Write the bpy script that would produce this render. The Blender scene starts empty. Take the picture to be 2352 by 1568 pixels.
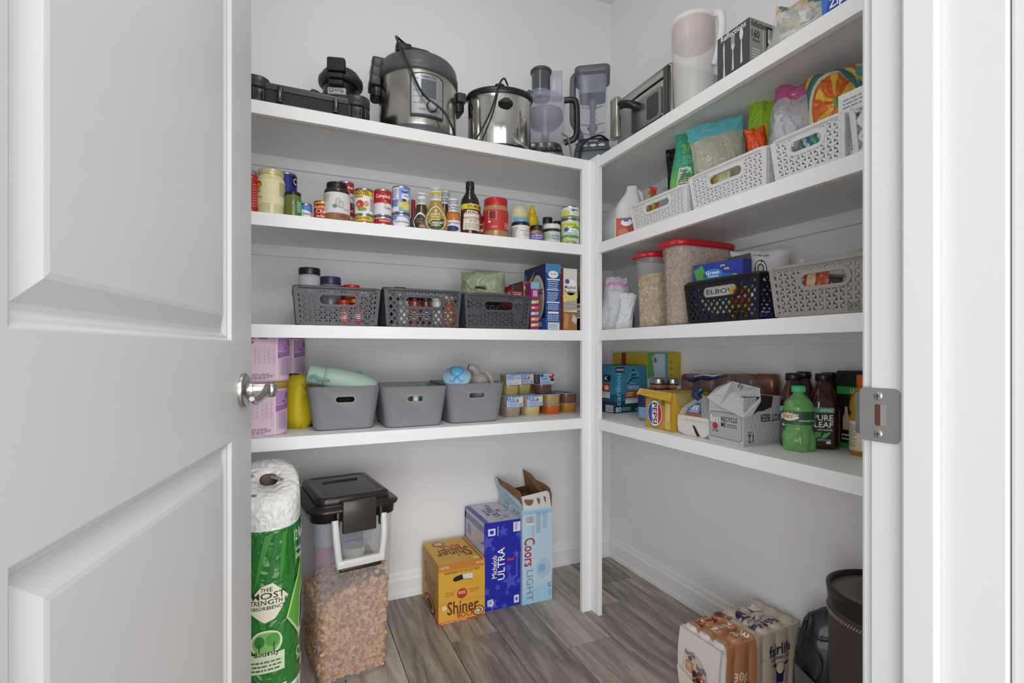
import bpy, math, random
from math import sin, cos, pi, sqrt, atan2, radians
from mathutils import Vector, Matrix, noise

# ---------------------------------------------------------------- camera, world, lights, exposure
SC = bpy.context.scene
COL = SC.collection
YAW = radians(24.0); S, C = sin(YAW), cos(YAW)
H, FPX, CX, HY = 1.04, 1150.0, 1176.0, 806.0      # eye height (m), focal length and horizon of the photo (px)
cam = bpy.data.cameras.new('camera'); camo = bpy.data.objects.new('camera', cam); COL.objects.link(camo)
camo.location = (0, 0, H); camo.rotation_euler = (pi/2, 0, -YAW)
cam.sensor_width = 36; cam.lens = FPX/2352*36; cam.shift_y = (HY-784)/2352; cam.clip_start = 0.01
SC.camera = camo
SC.view_settings.view_transform = 'Standard'; SC.view_settings.look = 'None'
SC.view_settings.gamma = 1.0; SC.view_settings.use_curve_mapping = False
SC.view_settings.exposure = 0.27
w = bpy.data.worlds.new('world'); SC.world = w; w.use_nodes = True
bg = w.node_tree.nodes['Background']; bg.inputs[0].default_value = (0.93, 0.96, 1.0, 1); bg.inputs[1].default_value = 0.075
def area(name, loc, rot, sx, sy, power, col=(1, 1, 1)):
    l = bpy.data.lights.new(name, 'AREA'); l.shape = 'RECTANGLE'; l.size = sx; l.size_y = sy; l.energy = power; l.color = col
    o = bpy.data.objects.new(name, l); o.location = loc; o.rotation_euler = rot; COL.objects.link(o); return o
lp = bpy.data.lights.new('pantry_ceiling_lamp', 'POINT'); lp.energy = 4.8; lp.shadow_soft_size = 0.16; lp.color = (1, 0.985, 0.965)
lo = bpy.data.objects.new('pantry_ceiling_lamp', lp); lo.location = (0.25, 1.0, 2.55); COL.objects.link(lo)
area('hall_fill_front', (0.15, -2.6, 1.1), (pi/2, 0, 0), 1.1, 1.8, 23, (0.98, 0.99, 1))  # added fill from behind the camera; no window is known there
area('hall_fill_left', (-1.2, -1.3, 1.0), (pi/2, 0, radians(-38)), 2.0, 1.9, 56, (0.98, 0.99, 1))  # added fill from the left, brightens the right-hand shelves
area('hall_fill_right', (1.9, -2.2, 1.3), (pi/2, 0, radians(35)), 2.2, 2.2, 46, (0.98, 0.99, 1))  # added fill from the right, brightens the door face
area('hall_fill_top', (0.2, -1.0, 2.5), (radians(20), 0, 0), 1.3, 1.3, 34, (1, 0.99, 0.97))  # added fill from above, brings out the door mouldings
area('hall_fill_low', (0.2, -2.0, 0.35), (radians(95), 0, 0), 2.6, 0.6, 13, (1, 0.99, 0.98))  # added low fill reaching in under the shelves

# ---------------------------------------------------------------- survey helpers (photo column/row -> place in the pantry)
def X_at(px, Y): k = (px-CX)/FPX; return Y*(k*C+S)/(C-k*S)
def Y_at(px, X): k = (px-CX)/FPX; return X*(C-k*S)/(k*C+S)
def dep(X, Y): return X*S+Y*C
def Z_at(py, X, Y): return H-(py-HY)*dep(X, Y)/FPX
def P(px, t): k = (px-CX)/FPX; return t*(k*C+S), t*(C-k*S)
def facing(x, y): return atan2(-x, y)

# ---------------------------------------------------------------- materials
def lin(h):
    h = h.lstrip('#'); r = []
    for i in (0, 2, 4):
        c = int(h[i:i+2], 16)/255; r.append(c/12.92 if c <= 0.04045 else ((c+0.055)/1.055)**2.4)
    return (*r, 1)
_M = {}
def mat(c, rough=0.5, metal=0.0, alpha=1.0, kind='plain', coat=0.0):
    key = (c, rough, metal, alpha, kind, coat)
    if key in _M: return _M[key]
    m = bpy.data.materials.new(f'{kind}_{c.strip("#")}'); m.use_nodes = True
    nt = m.node_tree; b = nt.nodes['Principled BSDF']; N = nt.nodes.new; L = nt.links.new
    b.inputs['Roughness'].default_value = rough; b.inputs['Metallic'].default_value = metal
    b.inputs['Base Color'].default_value = lin(c); b.inputs['Alpha'].default_value = alpha
    b.inputs['Coat Weight'].default_value = coat
    if kind == 'plain' and alpha == 1.0:
        tc = N('ShaderNodeTexCoord'); n = N('ShaderNodeTexNoise'); n.inputs['Scale'].default_value = 60
        n.inputs['Detail'].default_value = 3
        mx = N('ShaderNodeMix'); mx.data_type = 'RGBA'; mx.inputs[6].default_value = lin(c)
        d = lin(c); mx.inputs[7].default_value = (d[0]*.86, d[1]*.86, d[2]*.86, 1)
        L(tc.outputs['Object'], n.inputs['Vector']); L(n.outputs['Fac'], mx.inputs[0]); L(mx.outputs[2], b.inputs['Base Color'])
    if kind in ('paint', 'wall'):
        tc = N('ShaderNodeTexCoord'); n = N('ShaderNodeTexNoise'); n.inputs['Scale'].default_value = 180 if kind == 'wall' else 90
        mp = N('ShaderNodeMapping')
        if kind == 'paint': mp.inputs['Scale'].default_value = (0.25, 0.25, 2.2)
        bp = N('ShaderNodeBump'); bp.inputs['Strength'].default_value = 0.10 if kind == 'wall' else 0.06; bp.inputs['Distance'].default_value = 0.002
        L(tc.outputs['Object'], mp.inputs['Vector']); L(mp.outputs[0], n.inputs['Vector'])
        L(n.outputs['Fac'], bp.inputs['Height']); L(bp.outputs[0], b.inputs['Normal'])
    if kind == 'brushed':
        tc = N('ShaderNodeTexCoord'); mp = N('ShaderNodeMapping'); mp.inputs['Scale'].default_value = (4, 4, 260)
        n = N('ShaderNodeTexNoise'); n.inputs['Scale'].default_value = 3; bp = N('ShaderNodeBump')
        bp.inputs['Strength'].default_value = 0.05; bp.inputs['Distance'].default_value = 0.001
        L(tc.outputs['Object'], mp.inputs['Vector']); L(mp.outputs[0], n.inputs['Vector'])
        L(n.outputs['Fac'], bp.inputs['Height']); L(bp.outputs[0], b.inputs['Normal'])
    if kind == 'crinkle':
        tc = N('ShaderNodeTexCoord'); n = N('ShaderNodeTexVoronoi'); n.inputs['Scale'].default_value = 28
        n2 = N('ShaderNodeTexNoise'); n2.inputs['Scale'].default_value = 14; mxv = N('ShaderNodeMixRGB')
        L(tc.outputs['Object'], n2.inputs['Vector']); L(tc.outputs['Object'], mxv.inputs[1]); L(n2.outputs['Color'], mxv.inputs[2]); mxv.inputs[0].default_value = 0.25
        L(mxv.outputs[0], n.inputs['Vector']); bp = N('ShaderNodeBump'); bp.inputs['Strength'].default_value = 0.55; bp.inputs['Distance'].default_value = 0.01
        L(n.outputs['Distance'], bp.inputs['Height']); L(bp.outputs[0], b.inputs['Normal'])
    if kind == 'wood':
        b.inputs['Roughness'].default_value = 0.42
        oi = N('ShaderNodeObjectInfo'); tc = N('ShaderNodeTexCoord'); mp = N('ShaderNodeMapping'); mp.inputs['Scale'].default_value = (9, 0.9, 1)
        cb = N('ShaderNodeCombineXYZ'); ml = N('ShaderNodeMath'); ml.operation = 'MULTIPLY'; ml.inputs[1].default_value = 37
        L(oi.outputs['Random'], ml.inputs[0]); L(ml.outputs[0], cb.inputs[0]); L(ml.outputs[0], cb.inputs[1]); L(cb.outputs[0], mp.inputs['Location'])
        L(tc.outputs['Object'], mp.inputs['Vector'])
        n = N('ShaderNodeTexNoise'); n.inputs['Scale'].default_value = 2.6; n.inputs['Detail'].default_value = 9; n.inputs['Distortion'].default_value = 1.3
        n2 = N('ShaderNodeTexNoise'); n2.inputs['Scale'].default_value = 26; n2.inputs['Detail'].default_value = 4
        L(mp.outputs[0], n.inputs['Vector']); L(mp.outputs[0], n2.inputs['Vector'])
        a = N('ShaderNodeMath'); a.operation = 'MULTIPLY_ADD'; a.inputs[1].default_value = 0.3; L(n2.outputs['Fac'], a.inputs[0]); L(n.outputs['Fac'], a.inputs[2])
        a2 = N('ShaderNodeMath'); a2.operation = 'MULTIPLY_ADD'; a2.inputs[1].default_value = 0.26; L(oi.outputs['Random'], a2.inputs[0]); L(a.outputs[0], a2.inputs[2])
        r = N('ShaderNodeValToRGB'); e = r.color_ramp.elements
        e[0].position = 0.5; e[0].color = lin('#6e6459'); e[1].position = 1.0; e[1].color = lin('#bdb2a5')
        m1 = e.new(0.72); m1.color = lin('#92887c')
        L(a2.outputs[0], r.inputs[0]); L(r.outputs[0], b.inputs['Base Color'])
        bp = N('ShaderNodeBump'); bp.inputs['Strength'].default_value = 0.12; bp.inputs['Distance'].default_value = 0.002
        L(n2.outputs['Fac'], bp.inputs['Height']); L(bp.outputs[0], b.inputs['Normal'])
    if kind == 'grid':      # fine woven mesh
        n = N('ShaderNodeTexChecker'); n.inputs['Scale'].default_value = 420; tc = N('ShaderNodeTexCoord')
        n.inputs[1].default_value = lin(c); n.inputs[2].default_value = lin('#777777'); L(tc.outputs['Object'], n.inputs['Vector'])
        L(n.outputs['Color'], b.inputs['Base Color'])
    _M[key] = m; return m
def ink(c): return mat(c, 0.5, kind='print')
def gloss(c, r=0.25): return mat(c, r, coat=0.3)
def clear(c='#ffffff', a=0.18, r=0.08, kind='clear'): return mat(c, r, 0, a, kind)
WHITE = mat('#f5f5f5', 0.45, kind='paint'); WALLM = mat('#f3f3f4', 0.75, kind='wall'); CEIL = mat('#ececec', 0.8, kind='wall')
DOORP = mat('#cdcdce', 0.42, kind='paint'); STEEL = mat('#c9c7bf', 0.27, 1.0, kind='brushed'); NICKEL = mat('#c4c2be', 0.3, 1.0); TIN = mat('#b9bbbd', 0.3, 1.0)  # DOORP: white darkened in its colour to offset strong light at the door
BLK = mat('#161718', 0.32); BLKM = mat('#1d1e20', 0.55); GREY = mat('#4d5054', 0.42); DGREY = mat('#35373a', 0.45)

# ---------------------------------------------------------------- geometry collector
def rrect(w, d, r, n=4, cx=0, cy=0):
    r = min(r, w/2-1e-5, d/2-1e-5); out = []
    for (sx, sy, a0) in ((1, -1, -pi/2), (1, 1, 0), (-1, 1, pi/2), (-1, -1, pi)):
        for i in range(n+1):
            a = a0+i*pi/2/n; out.append((cx+sx*(w/2-r)+r*cos(a), cy+sy*(d/2-r)+r*sin(a)))
    return out
def circ(r, n=32, ry=None, cx=0, cy=0): return [(cx+r*cos(2*pi*i/n), cy+(ry or r)*sin(2*pi*i/n)) for i in range(n)]
def at_z(p, z): return [(x, y, z) for x, y in p]
class G:
    def __init__(s, m=None): s.v = []; s.f = []; s.mi = []; s.sm = []; s.mats = []; s.dm = m; s.T = Matrix()
    def slot(s, m):
        m = m or s.dm
        if m not in s.mats: s.mats.append(m)
        return s.mats.index(m)
    def add(s, vs, fs, m=None, sm=False):
        o = len(s.v); s.v += [s.T @ Vector(v) for v in vs]; k = s.slot(m)
        for f in fs: s.f.append([i+o for i in f]); s.mi.append(k); s.sm.append(sm)
        return s
    def box(s, x0, x1, y0, y1, z0, z1, m=None):
        return s.add([(x0, y0, z0), (x1, y0, z0), (x1, y1, z0), (x0, y1, z0), (x0, y0, z1), (x1, y0, z1), (x1, y1, z1), (x0, y1, z1)],
              [(0, 3, 2, 1), (4, 5, 6, 7), (0, 1, 5, 4), (1, 2, 6, 5), (2, 3, 7, 6), (3, 0, 4, 7)], m)
    def loft(s, secs, m=None, cap=(1, 1), sm=True, closed=True):
        n = len(secs[0]); vs = [p for q in secs for p in q]; fs = []
        for j in range(len(secs)-1):
            for i in range(n if closed else n-1):
                a = j*n+i; b = j*n+(i+1) % n; fs.append((a, b, b+n, a+n))
        s.add(vs, fs, m, sm)
        if cap[0]: s.add(secs[0], [tuple(range(n))[::-1]], m)
        if cap[1]: s.add(secs[-1], [tuple(range(n))], m)
        return s
    def rbox(s, w, d, z0, z1, r=0.01, b=0.003, m=None, cx=0, cy=0, w2=None, d2=None, n=4):
        w2 = w2 or w; d2 = d2 or d; R = lambda f, e: rrect(w+(w2-w)*f-2*e, d+(d2-d)*f-2*e, max(r-e, .0005), n, cx, cy)
        hh = z1-z0
        return s.loft([at_z(R(0, b), z0), at_z(R(b/hh, b*.3), z0+b*.3), at_z(R(b/hh, 0), z0+b), at_z(R(1-b/hh, 0), z1-b), at_z(R(1-b/hh*.3, b*.3), z1-b*.3), at_z(R(1, b), z1)], m)
    def lathe(s, prof, m=None, n=36, cap=(1, 1), sm=True, cx=0, cy=0):
        return s.loft([at_z(circ(max(r, 1e-4), n, None, cx, cy), z) for r, z in prof], m, cap, sm)
    def tube(s, pts, r, m=None, n=8, smooth=6, flat=1.0, cap=(1, 1)):
        P_ = [Vector(p) for p in pts]
        if smooth and len(P_) > 2:
            q = []; E = [2*P_[0]-P_[1]]+P_+[2*P_[-1]-P_[-2]]
            for i in range(1, len(E)-2):
                for j in range(smooth):
                    t = j/smooth; a, b, c, d = E[i-1], E[i], E[i+1], E[i+2]
                    q.append(0.5*((2*b)+(c-a)*t+(2*a-5*b+4*c-d)*t*t+(3*b-3*c+d-a)*t**3))
            q.append(P_[-1]); P_ = q
        secs = []; up = None
        for i, p in enumerate(P_):
            d = (P_[min(i+1, len(P_)-1)]-P_[max(i-1, 0)]).normalized()
            if up is None: up = Vector((0, 0, 1)) if abs(d.z) < .9 else Vector((1, 0, 0))
            x = d.cross(up).normalized(); y = x.cross(d).normalized(); up = y
            rr = r[min(int(i*len(r)/len(P_)), len(r)-1)] if isinstance(r, (list, tuple)) else r
            secs.append([tuple(p+x*rr*cos(2*pi*k/n)+y*rr*flat*sin(2*pi*k/n)) for k in range(n)])
        return s.loft(secs, m, cap)
    def ball(s, c, r, m=None, n=12, rz=None, ry=None):
        rz = rz or r; ry = ry or r
        return s.loft([[(c[0]+r*sin(pi*j/n)*cos(2*pi*i/n), c[1]+ry*sin(pi*j/n)*sin(2*pi*i/n), c[2]-rz*cos(pi*j/n)) for i in range(n)] for j in range(n+1)], m, (0, 0))
    def prism(s, poly, fn, t, m=None):      # extruded outline: fn(u,v,off)->point
        n = len(poly); a = [fn(u, v, 0) for u, v in poly]; b = [fn(u, v, t) for u, v in poly]
        return s.add(a+b, [tuple(range(n))[::-1], tuple(range(n, 2*n))]+[(i, (i+1) % n, n+(i+1) % n, n+i) for i in range(n)], m)
    def seg(s, p, q, wd, fn, t, m=None, o=0.0):  # flat rib from p to q in panel coordinates
        d = Vector((q[0]-p[0], q[1]-p[1])); L = d.length; nn = Vector((-d.y, d.x))/L*wd/2
        return s.prism([(p[0]-nn.x, p[1]-nn.y), (q[0]-nn.x, q[1]-nn.y), (q[0]+nn.x, q[1]+nn.y), (p[0]+nn.x, p[1]+nn.y)], lambda u, v, k: fn(u, v, k+o), t, m)
    def decal(s, D_, fn, step=0.00025):
        for polys, vsfs, m, l in D_.q:
            if vsfs: s.add([fn(u, v, l*step+0.0004) for u, v in vsfs[0]], vsfs[1], m)
            for p in polys or []: s.add([fn(u, v, l*step+0.0004) for u, v in p], [tuple(range(len(p)))], m)
        return s
_T = {}
def text_mesh(t):
    if t in _T: return _T[t]
    cu = bpy.data.curves.new('t', 'FONT'); cu.body = t; cu.resolution_u = 2; cu.offset = 0.012
    o = bpy.data.objects.new('t', cu); me = bpy.data.meshes.new_from_object(o)
    vs = [(v.co.x, v.co.y) for v in me.vertices]; fs = [tuple(p.vertices) for p in me.polygons]
    bpy.data.objects.remove(o); bpy.data.curves.remove(cu); bpy.data.meshes.remove(me)
    if vs:
        x0 = min(v[0] for v in vs); x1 = max(v[0] for v in vs); y0 = min(v[1] for v in vs); y1 = max(v[1] for v in vs)
        vs = [((x-x0)/(x1-x0 or 1), (y-y0)/(y1-y0 or 1)) for x, y in vs]
    _T[t] = (vs, fs); return _T[t]
class D:       # flat print laid out in 0..1 face coordinates
    def __init__(s): s.q = []
    def rect(s, u0, v0, u1, v1, c, l=1, n=1):
        s.q.append(([[(u0+(u1-u0)*i/n, v0), (u0+(u1-u0)*(i+1)/n, v0), (u0+(u1-u0)*(i+1)/n, v1), (u0+(u1-u0)*i/n, v1)] for i in range(n)], None, ink(c), l)); return s
    def ell(s, cu, cv, ru, rv, c, l=2, n=16):
        q = []
        for i in range(n):
            a, b = pi-pi*i/n, pi-pi*(i+1)/n
            q.append([(cu+ru*cos(a), cv-rv*sin(a)), (cu+ru*cos(b), cv-rv*sin(b)), (cu+ru*cos(b), cv+rv*sin(b)), (cu+ru*cos(a), cv+rv*sin(a))])
        s.q.append((q, None, ink(c), l)); return s
    def poly(s, pts, c, l=2, n=10):      # outline cut into narrow columns so that it can wrap round a curve
        us = sorted({round(p[0], 5) for p in pts}); a, b = us[0], us[-1]; us = sorted(set(us) | {a+(b-a)*i/n for i in range(1, n)}); q = []
        def span(u):
            r = []
            for (u0, v0), (u1, v1) in zip(pts, pts[1:]+pts[:1]):
                if min(u0, u1) <= u <= max(u0, u1) and u0 != u1: r.append(v0+(v1-v0)*(u-u0)/(u1-u0))
            return (min(r), max(r)) if r else None
        for x0, x1 in zip(us, us[1:]):
            if x1-x0 < 1e-4: continue
            A, B = span(x0+1e-5), span(x1-1e-5)
            if A and B: q.append([(x0, A[0]), (x1, B[0]), (x1, B[1]), (x0, A[1])])
        s.q.append((q, None, ink(c), l)); return s
    def text(s, t, u0, v0, u1, v1, c='#111111', l=3, rot=0, flip=False):
        vs, fs = text_mesh(t)
        if rot == 90: vs = [(1-y, x) for x, y in vs]
        elif rot == -90: vs = [(y, 1-x) for x, y in vs]
        elif rot == 180: vs = [(1-x, 1-y) for x, y in vs]
        if flip: vs = [(1-x, y) for x, y in vs]
        s.q.append((None, ([(u0+(u1-u0)*x, v0+(v1-v0)*y) for x, y in vs], fs), ink(c), l)); return s
    def rows(s, u0, v0, u1, v1, n, c='#555555', l=3, seed=1):
        r = random.Random(seed); h = (v1-v0)/n; qs = []
        for i in range(n):
            u = u0; e = u1-(u1-u0)*r.random()*.35; y = v1-(i+.75)*h
            while u < e:
                w_ = (u1-u0)*(.05+.13*r.random()); qs.append([(u, y), (min(u+w_, e), y), (min(u+w_, e), y+h*.42), (u, y+h*.42)]); u += w_+(u1-u0)*.03
        s.q.append((qs, None, ink(c), l)); return s
    def bars(s, u0, v0, u1, v1, l=3, n=14, seed=3):
        s.rect(u0, v0, u1, v1, '#f2f2f2', l-.5); r = random.Random(seed); q = []
        w_ = (u1-u0)/n
        for i in range(n):
            a = u0+w_*(i+.15); q.append([(a, v0+(v1-v0)*.12), (a+w_*(.25+.45*r.random()), v0+(v1-v0)*.12), (a+w_*(.25+.45*r.random()), v1-(v1-v0)*.08), (a, v1-(v1-v0)*.08)])
        s.q.append((q, None, ink('#1a1a1a'), l)); return s
    def star(s, cu, cv, r, c, l=2, asp=1, rot=0, n=5):
        p = [(cu+asp*(r if i % 2 == 0 else r*.42)*cos(rot+pi/2+i*pi/n), cv+(r if i % 2 == 0 else r*.42)*sin(rot+pi/2+i*pi/n)) for i in range(2*n)]
        s.q.append(([[p[i-1], p[i], p[(i+1) % (2*n)], (cu, cv)] for i in range(0, 2*n, 2)], None, ink(c), l)); return s

# ---------------------------------------------------------------- objects
def smooth_by_angle(me): pass
def part(name, g, parent=None, label=None, kind=None, bevel=0):
    me = bpy.data.meshes.new(name); me.from_pydata([tuple(v) for v in g.v], [], g.f)
    for m in g.mats: me.materials.append(m)
    me.polygons.foreach_set('material_index', g.mi); me.polygons.foreach_set('use_smooth', g.sm); me.update()
    o = bpy.data.objects.new(name, me); COL.objects.link(o)
    if parent is not None: o.parent = parent
    if label: o['label'] = label
    if kind: o['kind'] = kind
    if bevel:
        b = o.modifiers.new('bevel', 'BEVEL'); b.width = bevel; b.segments = 2; b.limit_method = 'ANGLE'; b.angle_limit = radians(40)
    return o
def thing(name, label, cat, loc=(0, 0, 0), rz=0, group=None):
    o = bpy.data.objects.new(name, None); COL.objects.link(o); o.empty_display_size = 0.02
    o.location = loc; o.rotation_euler = (0, 0, rz); o['label'] = label; o['category'] = cat
    if group: o['group'] = group
    return o
def tag(o, label, cat, group=None):
    o['label'] = label; o['category'] = cat
    if group: o['group'] = group
    return o
def struct(name, g, parent=None, bevel=0):
    o = part(name, g, parent, bevel=bevel)
    if parent is None: o['kind'] = 'structure'
    return o
def fixn(me):
    import bmesh
    b = bmesh.new(); b.from_mesh(me); bmesh.ops.remove_doubles(b, verts=b.verts, dist=1e-5); bmesh.ops.recalc_face_normals(b, faces=b.faces); b.to_mesh(me); b.free()
def subtract(o, g):        # cut an opening, leaving plain mesh
    c = part('cutter', g); fixn(c.data); fixn(o.data); m = o.modifiers.new('b', 'BOOLEAN'); m.operation = 'DIFFERENCE'; m.object = c; m.solver = 'EXACT'
    bpy.context.view_layer.update()
    dg = bpy.context.evaluated_depsgraph_get(); me = bpy.data.meshes.new_from_object(o.evaluated_get(dg))
    o.modifiers.remove(m); o.data = me; cm = c.data; bpy.data.objects.remove(c); bpy.data.meshes.remove(cm)
def copy_thing(t, loc, rz, label, group=None):
    c = t.copy(); COL.objects.link(c); c.location = loc; c.rotation_euler = (0, 0, rz); c['label'] = label
    if group: c['group'] = group
    for ch in list(t.children):
        d = ch.copy(); COL.objects.link(d); d.parent = c
        for g2 in ch.children: e = g2.copy(); COL.objects.link(e); e.parent = d
    return c
# face maps for a box w x d x h standing on z=0, front towards local -Y
def fr(w, d, h): return lambda u, v, o: (-w/2+u*w, -d/2-o, v*h)
def lf(w, d, h): return lambda u, v, o: (-w/2-o, d/2-u*d, v*h)
def rt(w, d, h): return lambda u, v, o: (w/2+o, -d/2+u*d, v*h)
def tp(w, d, h): return lambda u, v, o: (-w/2+u*w, -d/2+v*d, h+o)
def cyl(r, z0, z1, span=pi):      # wraps the front of a cylinder; r may be a function of height
    def fn(u, v, o):
        z = z0+(z1-z0)*v; rr = (r(z) if callable(r) else r)+o; a = (u-.5)*span; return (rr*sin(a), -rr*cos(a), z)
    return fn
def carton(name, label, cat, loc, rz, w, d, h, col, faces, group=None, mats=None, bev=0.0012):
    t = thing(name, label, cat, loc, rz, group)
    m = mat(col, 0.5)
    part('carton', G(m).box(-w/2, w/2, -d/2, d/2, 0, h), t, bevel=bev)
    g = G()
    for f, dd in faces: g.decal(dd, {'f': fr, 'l': lf, 'r': rt, 't': tp}[f](w, d, h))
    if g.f: part('printing', g, t)
    return t
# ================================================================ the room
YF, XF, YB, XR, ZC = 1.704, 1.108, 2.131, 1.497, 2.807      # shelf fronts, walls, ceiling
XL, YW0, YW1 = -0.78, 0.376, 0.251                              # left wall, door wall (pantry face, hall face)
JX = 0.642; HXJ = -0.262                                       # right and left jamb faces
SH = [1.803, 1.464, 1.122, 0.773]                             # shelf tops
struct('wall_back', G(WALLM).box(XL-.1, XR+.1, YB, YB+.1, 0, ZC))
struct('wall_right', G(WALLM).box(XR, XR+.1, YW1-.0, YB, 0, ZC))
struct('wall_left', G(WALLM).box(XL-.1, XL, YW1, YB, 0, ZC))
g = G(WALLM)
g.box(JX+.02, XR, YW1, YW0, 0, ZC); g.box(XL, HXJ-.02, YW1, YW0, 0, ZC); g.box(HXJ-.02, JX+.02, YW1, YW0, 2.07, ZC)
struct('wall_door_side', g)
struct('ceiling', G(CEIL).box(XL-.1, XR+.1, YW1-.02, YB+.1, ZC, ZC+.08))
# floor: planks run front to back
fl = struct('floor', G(mat('#2b2724', .8)).box(XL-.1, XR+.1, -.9, YB+.1, -.03, -.006))
PW = .182; rnd = random.Random(11); WOOD = mat('#8a827b', .42, kind='wood')
xs = []; x = XR-.06-PW*13
while x < XR: xs.append(x); x += PW
starts = [1.02, .35, 1.62, .78, 1.2, .15, .92, 1.42, .5, 1.1, .3, 1.72, .66, 1.3]
for i, x in enumerate(xs):
    cuts = sorted([starts[i % 14]-1.22*k for k in (-1, 0, 1, 2)]); ys = [-.9]+[c for c in cuts if -.8 < c < YB-.05]+[YB]
    for a, b in zip(ys, ys[1:]):
        x0, x1 = max(x+.0006, XL), min(x+PW-.0006, XR)
        if x1-x0 < .02: continue
        q = G(WOOD); q.add([(x0, a+.0006, -.006), (x1, a+.0006, -.006), (x1, b-.0006, -.006), (x0, b-.0006, -.006), (x0+.001, a+.0016, 0), (x1-.001, a+.0016, 0), (x1-.001, b-.0016, 0), (x0+.001, b-.0016, 0)],
                           [(4, 5, 6, 7), (0, 1, 5, 4), (1, 2, 6, 5), (2, 3, 7, 6), (3, 0, 4, 7)])
        part('plank', q, fl)
# baseboards
def board_profile(t, h): return [(0, 0), (-t, 0), (-t, .020), (-t*.82, .0225), (-t*.8, h-.030), (-t*.5, h-.022), (-t*.42, h-.008), (-t*.2, h), (0, h)]
pr = board_profile(.016, .104)
g = G(WHITE); g.loft([[(XL, YB+a, z) for a, z in pr], [(XR, YB+a, z) for a, z in pr]], sm=False); struct('baseboard_back', g)
g = G(WHITE); g.loft([[(XR+a, YB-.016, z) for a, z in pr], [(XR+a, YW0, z) for a, z in pr]], sm=False); struct('baseboard_right', g)
# shelves: a board, a front edge strip and a cleat on the wall
names = ['top', 'second', 'third', 'lowest']
for i, z in enumerate(SH):
    t = thing('wall_shelf', f'{names[i]} white painted shelf along the back wall', 'shelf', (0, 0, z), 0, 'built-in shelves')
    part('shelf_board', G(WHITE).box(XL, XR, YF+.019, YB, -.019, 0), t)
    part('front_edge', G(WHITE).box(XL, XF-.0435, YF, YF+.019, -.041, 0), t, bevel=.0015)
    part('cleat', G(WHITE).box(XL, XR, YB-.018, YB, -.060, -.019), t, bevel=.001)
    t = thing('wall_shelf', f'{names[i]} white painted shelf along the right wall', 'shelf', (0, 0, z), 0, 'built-in shelves')
    part('shelf_board', G(WHITE).box(XF+.019, XR, YW0, YF+.0185, -.019, 0), t)
    part('front_edge', G(WHITE).box(XF, XF+.019, YW0, YF-.0475, -.041, 0), t, bevel=.0015)
    part('cleat', G(WHITE).box(XR-.018, XR, YW0, YF+.0185, -.060, -.019), t, bevel=.001)
t = thing('corner_post', 'white L-shaped timber post at the inner corner of the shelves', 'post', (XF, YF, 0))
part('post_board', G(WHITE).box(-.043, -.0005, 0, .0185, 0, 1.803), t, bevel=.0015)
part('post_board', G(WHITE).box(0, .0185, -.047, .0185, 0, 1.812), t, bevel=.0015)
# ---- door frame on the right
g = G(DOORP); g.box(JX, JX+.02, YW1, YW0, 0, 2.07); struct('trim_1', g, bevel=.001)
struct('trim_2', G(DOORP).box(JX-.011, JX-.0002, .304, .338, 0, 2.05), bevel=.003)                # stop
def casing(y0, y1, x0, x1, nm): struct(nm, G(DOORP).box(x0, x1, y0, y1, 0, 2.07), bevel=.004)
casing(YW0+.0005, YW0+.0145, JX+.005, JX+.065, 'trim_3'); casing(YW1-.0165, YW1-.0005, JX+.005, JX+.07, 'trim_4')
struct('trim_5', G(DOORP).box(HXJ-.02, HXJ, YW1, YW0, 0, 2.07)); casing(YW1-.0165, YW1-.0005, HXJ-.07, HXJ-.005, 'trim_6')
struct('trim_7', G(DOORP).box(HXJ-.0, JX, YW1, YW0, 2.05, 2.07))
# strike plate
sp = thing('strike_plate', 'satin metal strike plate screwed to the right door jamb', 'hardware', (JX, .366, .964))
PL = mat('#a9a9a8', .38, .85)
g = G(PL)
def plate(y, z, o): return (-.0003-o, y, z)
out = [(a, b) for a, b in rrect(.044, .064, .006, 4, 0, 0)]; hole = [(a, b) for a, b in rrect(.014, .026, .003, 4, -.002, 0)]
n_ = len(out)
g.add([plate(a, b, .0016) for a, b in out]+[plate(a, b, .0016) for a, b in hole]+[plate(a, b, 0) for a, b in out]+[plate(a, b, -.0) for a, b in hole],
      [(i, (i+1) % n_, n_+(i+1) % n_, n_+i) for i in range(n_)]+[(i, (i+1) % n_, 2*n_+(i+1) % n_, 2*n_+i) for i in range(n_)]+[(n_+i, n_+(i+1) % n_, 3*n_+(i+1) % n_, 3*n_+i) for i in range(n_)])
part('plate', g, sp)
part('latch_pocket', G(mat('#b9b7b3', .35, .8)).box(-.0012, -.0006, -.0085, -.001, -.0125, .0125).box(-.0012, -.0006, -.001, .0045, -.0125, .0125, mat('#5a2f1c', .7)), sp)
part('lip', G(PL).loft([[(-.0003, .0215, -.026), (-.0003, .0215, .026), (-.0019, .0215, .026), (-.0019, .0215, -.026)], [(.002, .0285, -.024), (.002, .0285, .024), (.0004, .0285, .024), (.0004, .0285, -.024)], [(.008, .032, -.022), (.008, .032, .022), (.0066, .0325, .022), (.0066, .0325, -.022)]]), sp)
for s_ in (-1, 1):
    q = G(mat('#b8b8b6', .3, .9)); q.T = Matrix.Translation((-.0018, .001, s_*.0225)) @ Matrix.Rotation(-pi/2, 4, 'Y')
    q.lathe([(.0050, 0), (.0046, .0008), (.002, .0012)], n=20)
    q.box(-.0028, .0028, -.0004, .0004, .0011, .00145, BLK); q.box(-.0004, .0004, -.0028, .0028, .0011, .00145, BLK)
    part('screw', q, sp)
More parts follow.
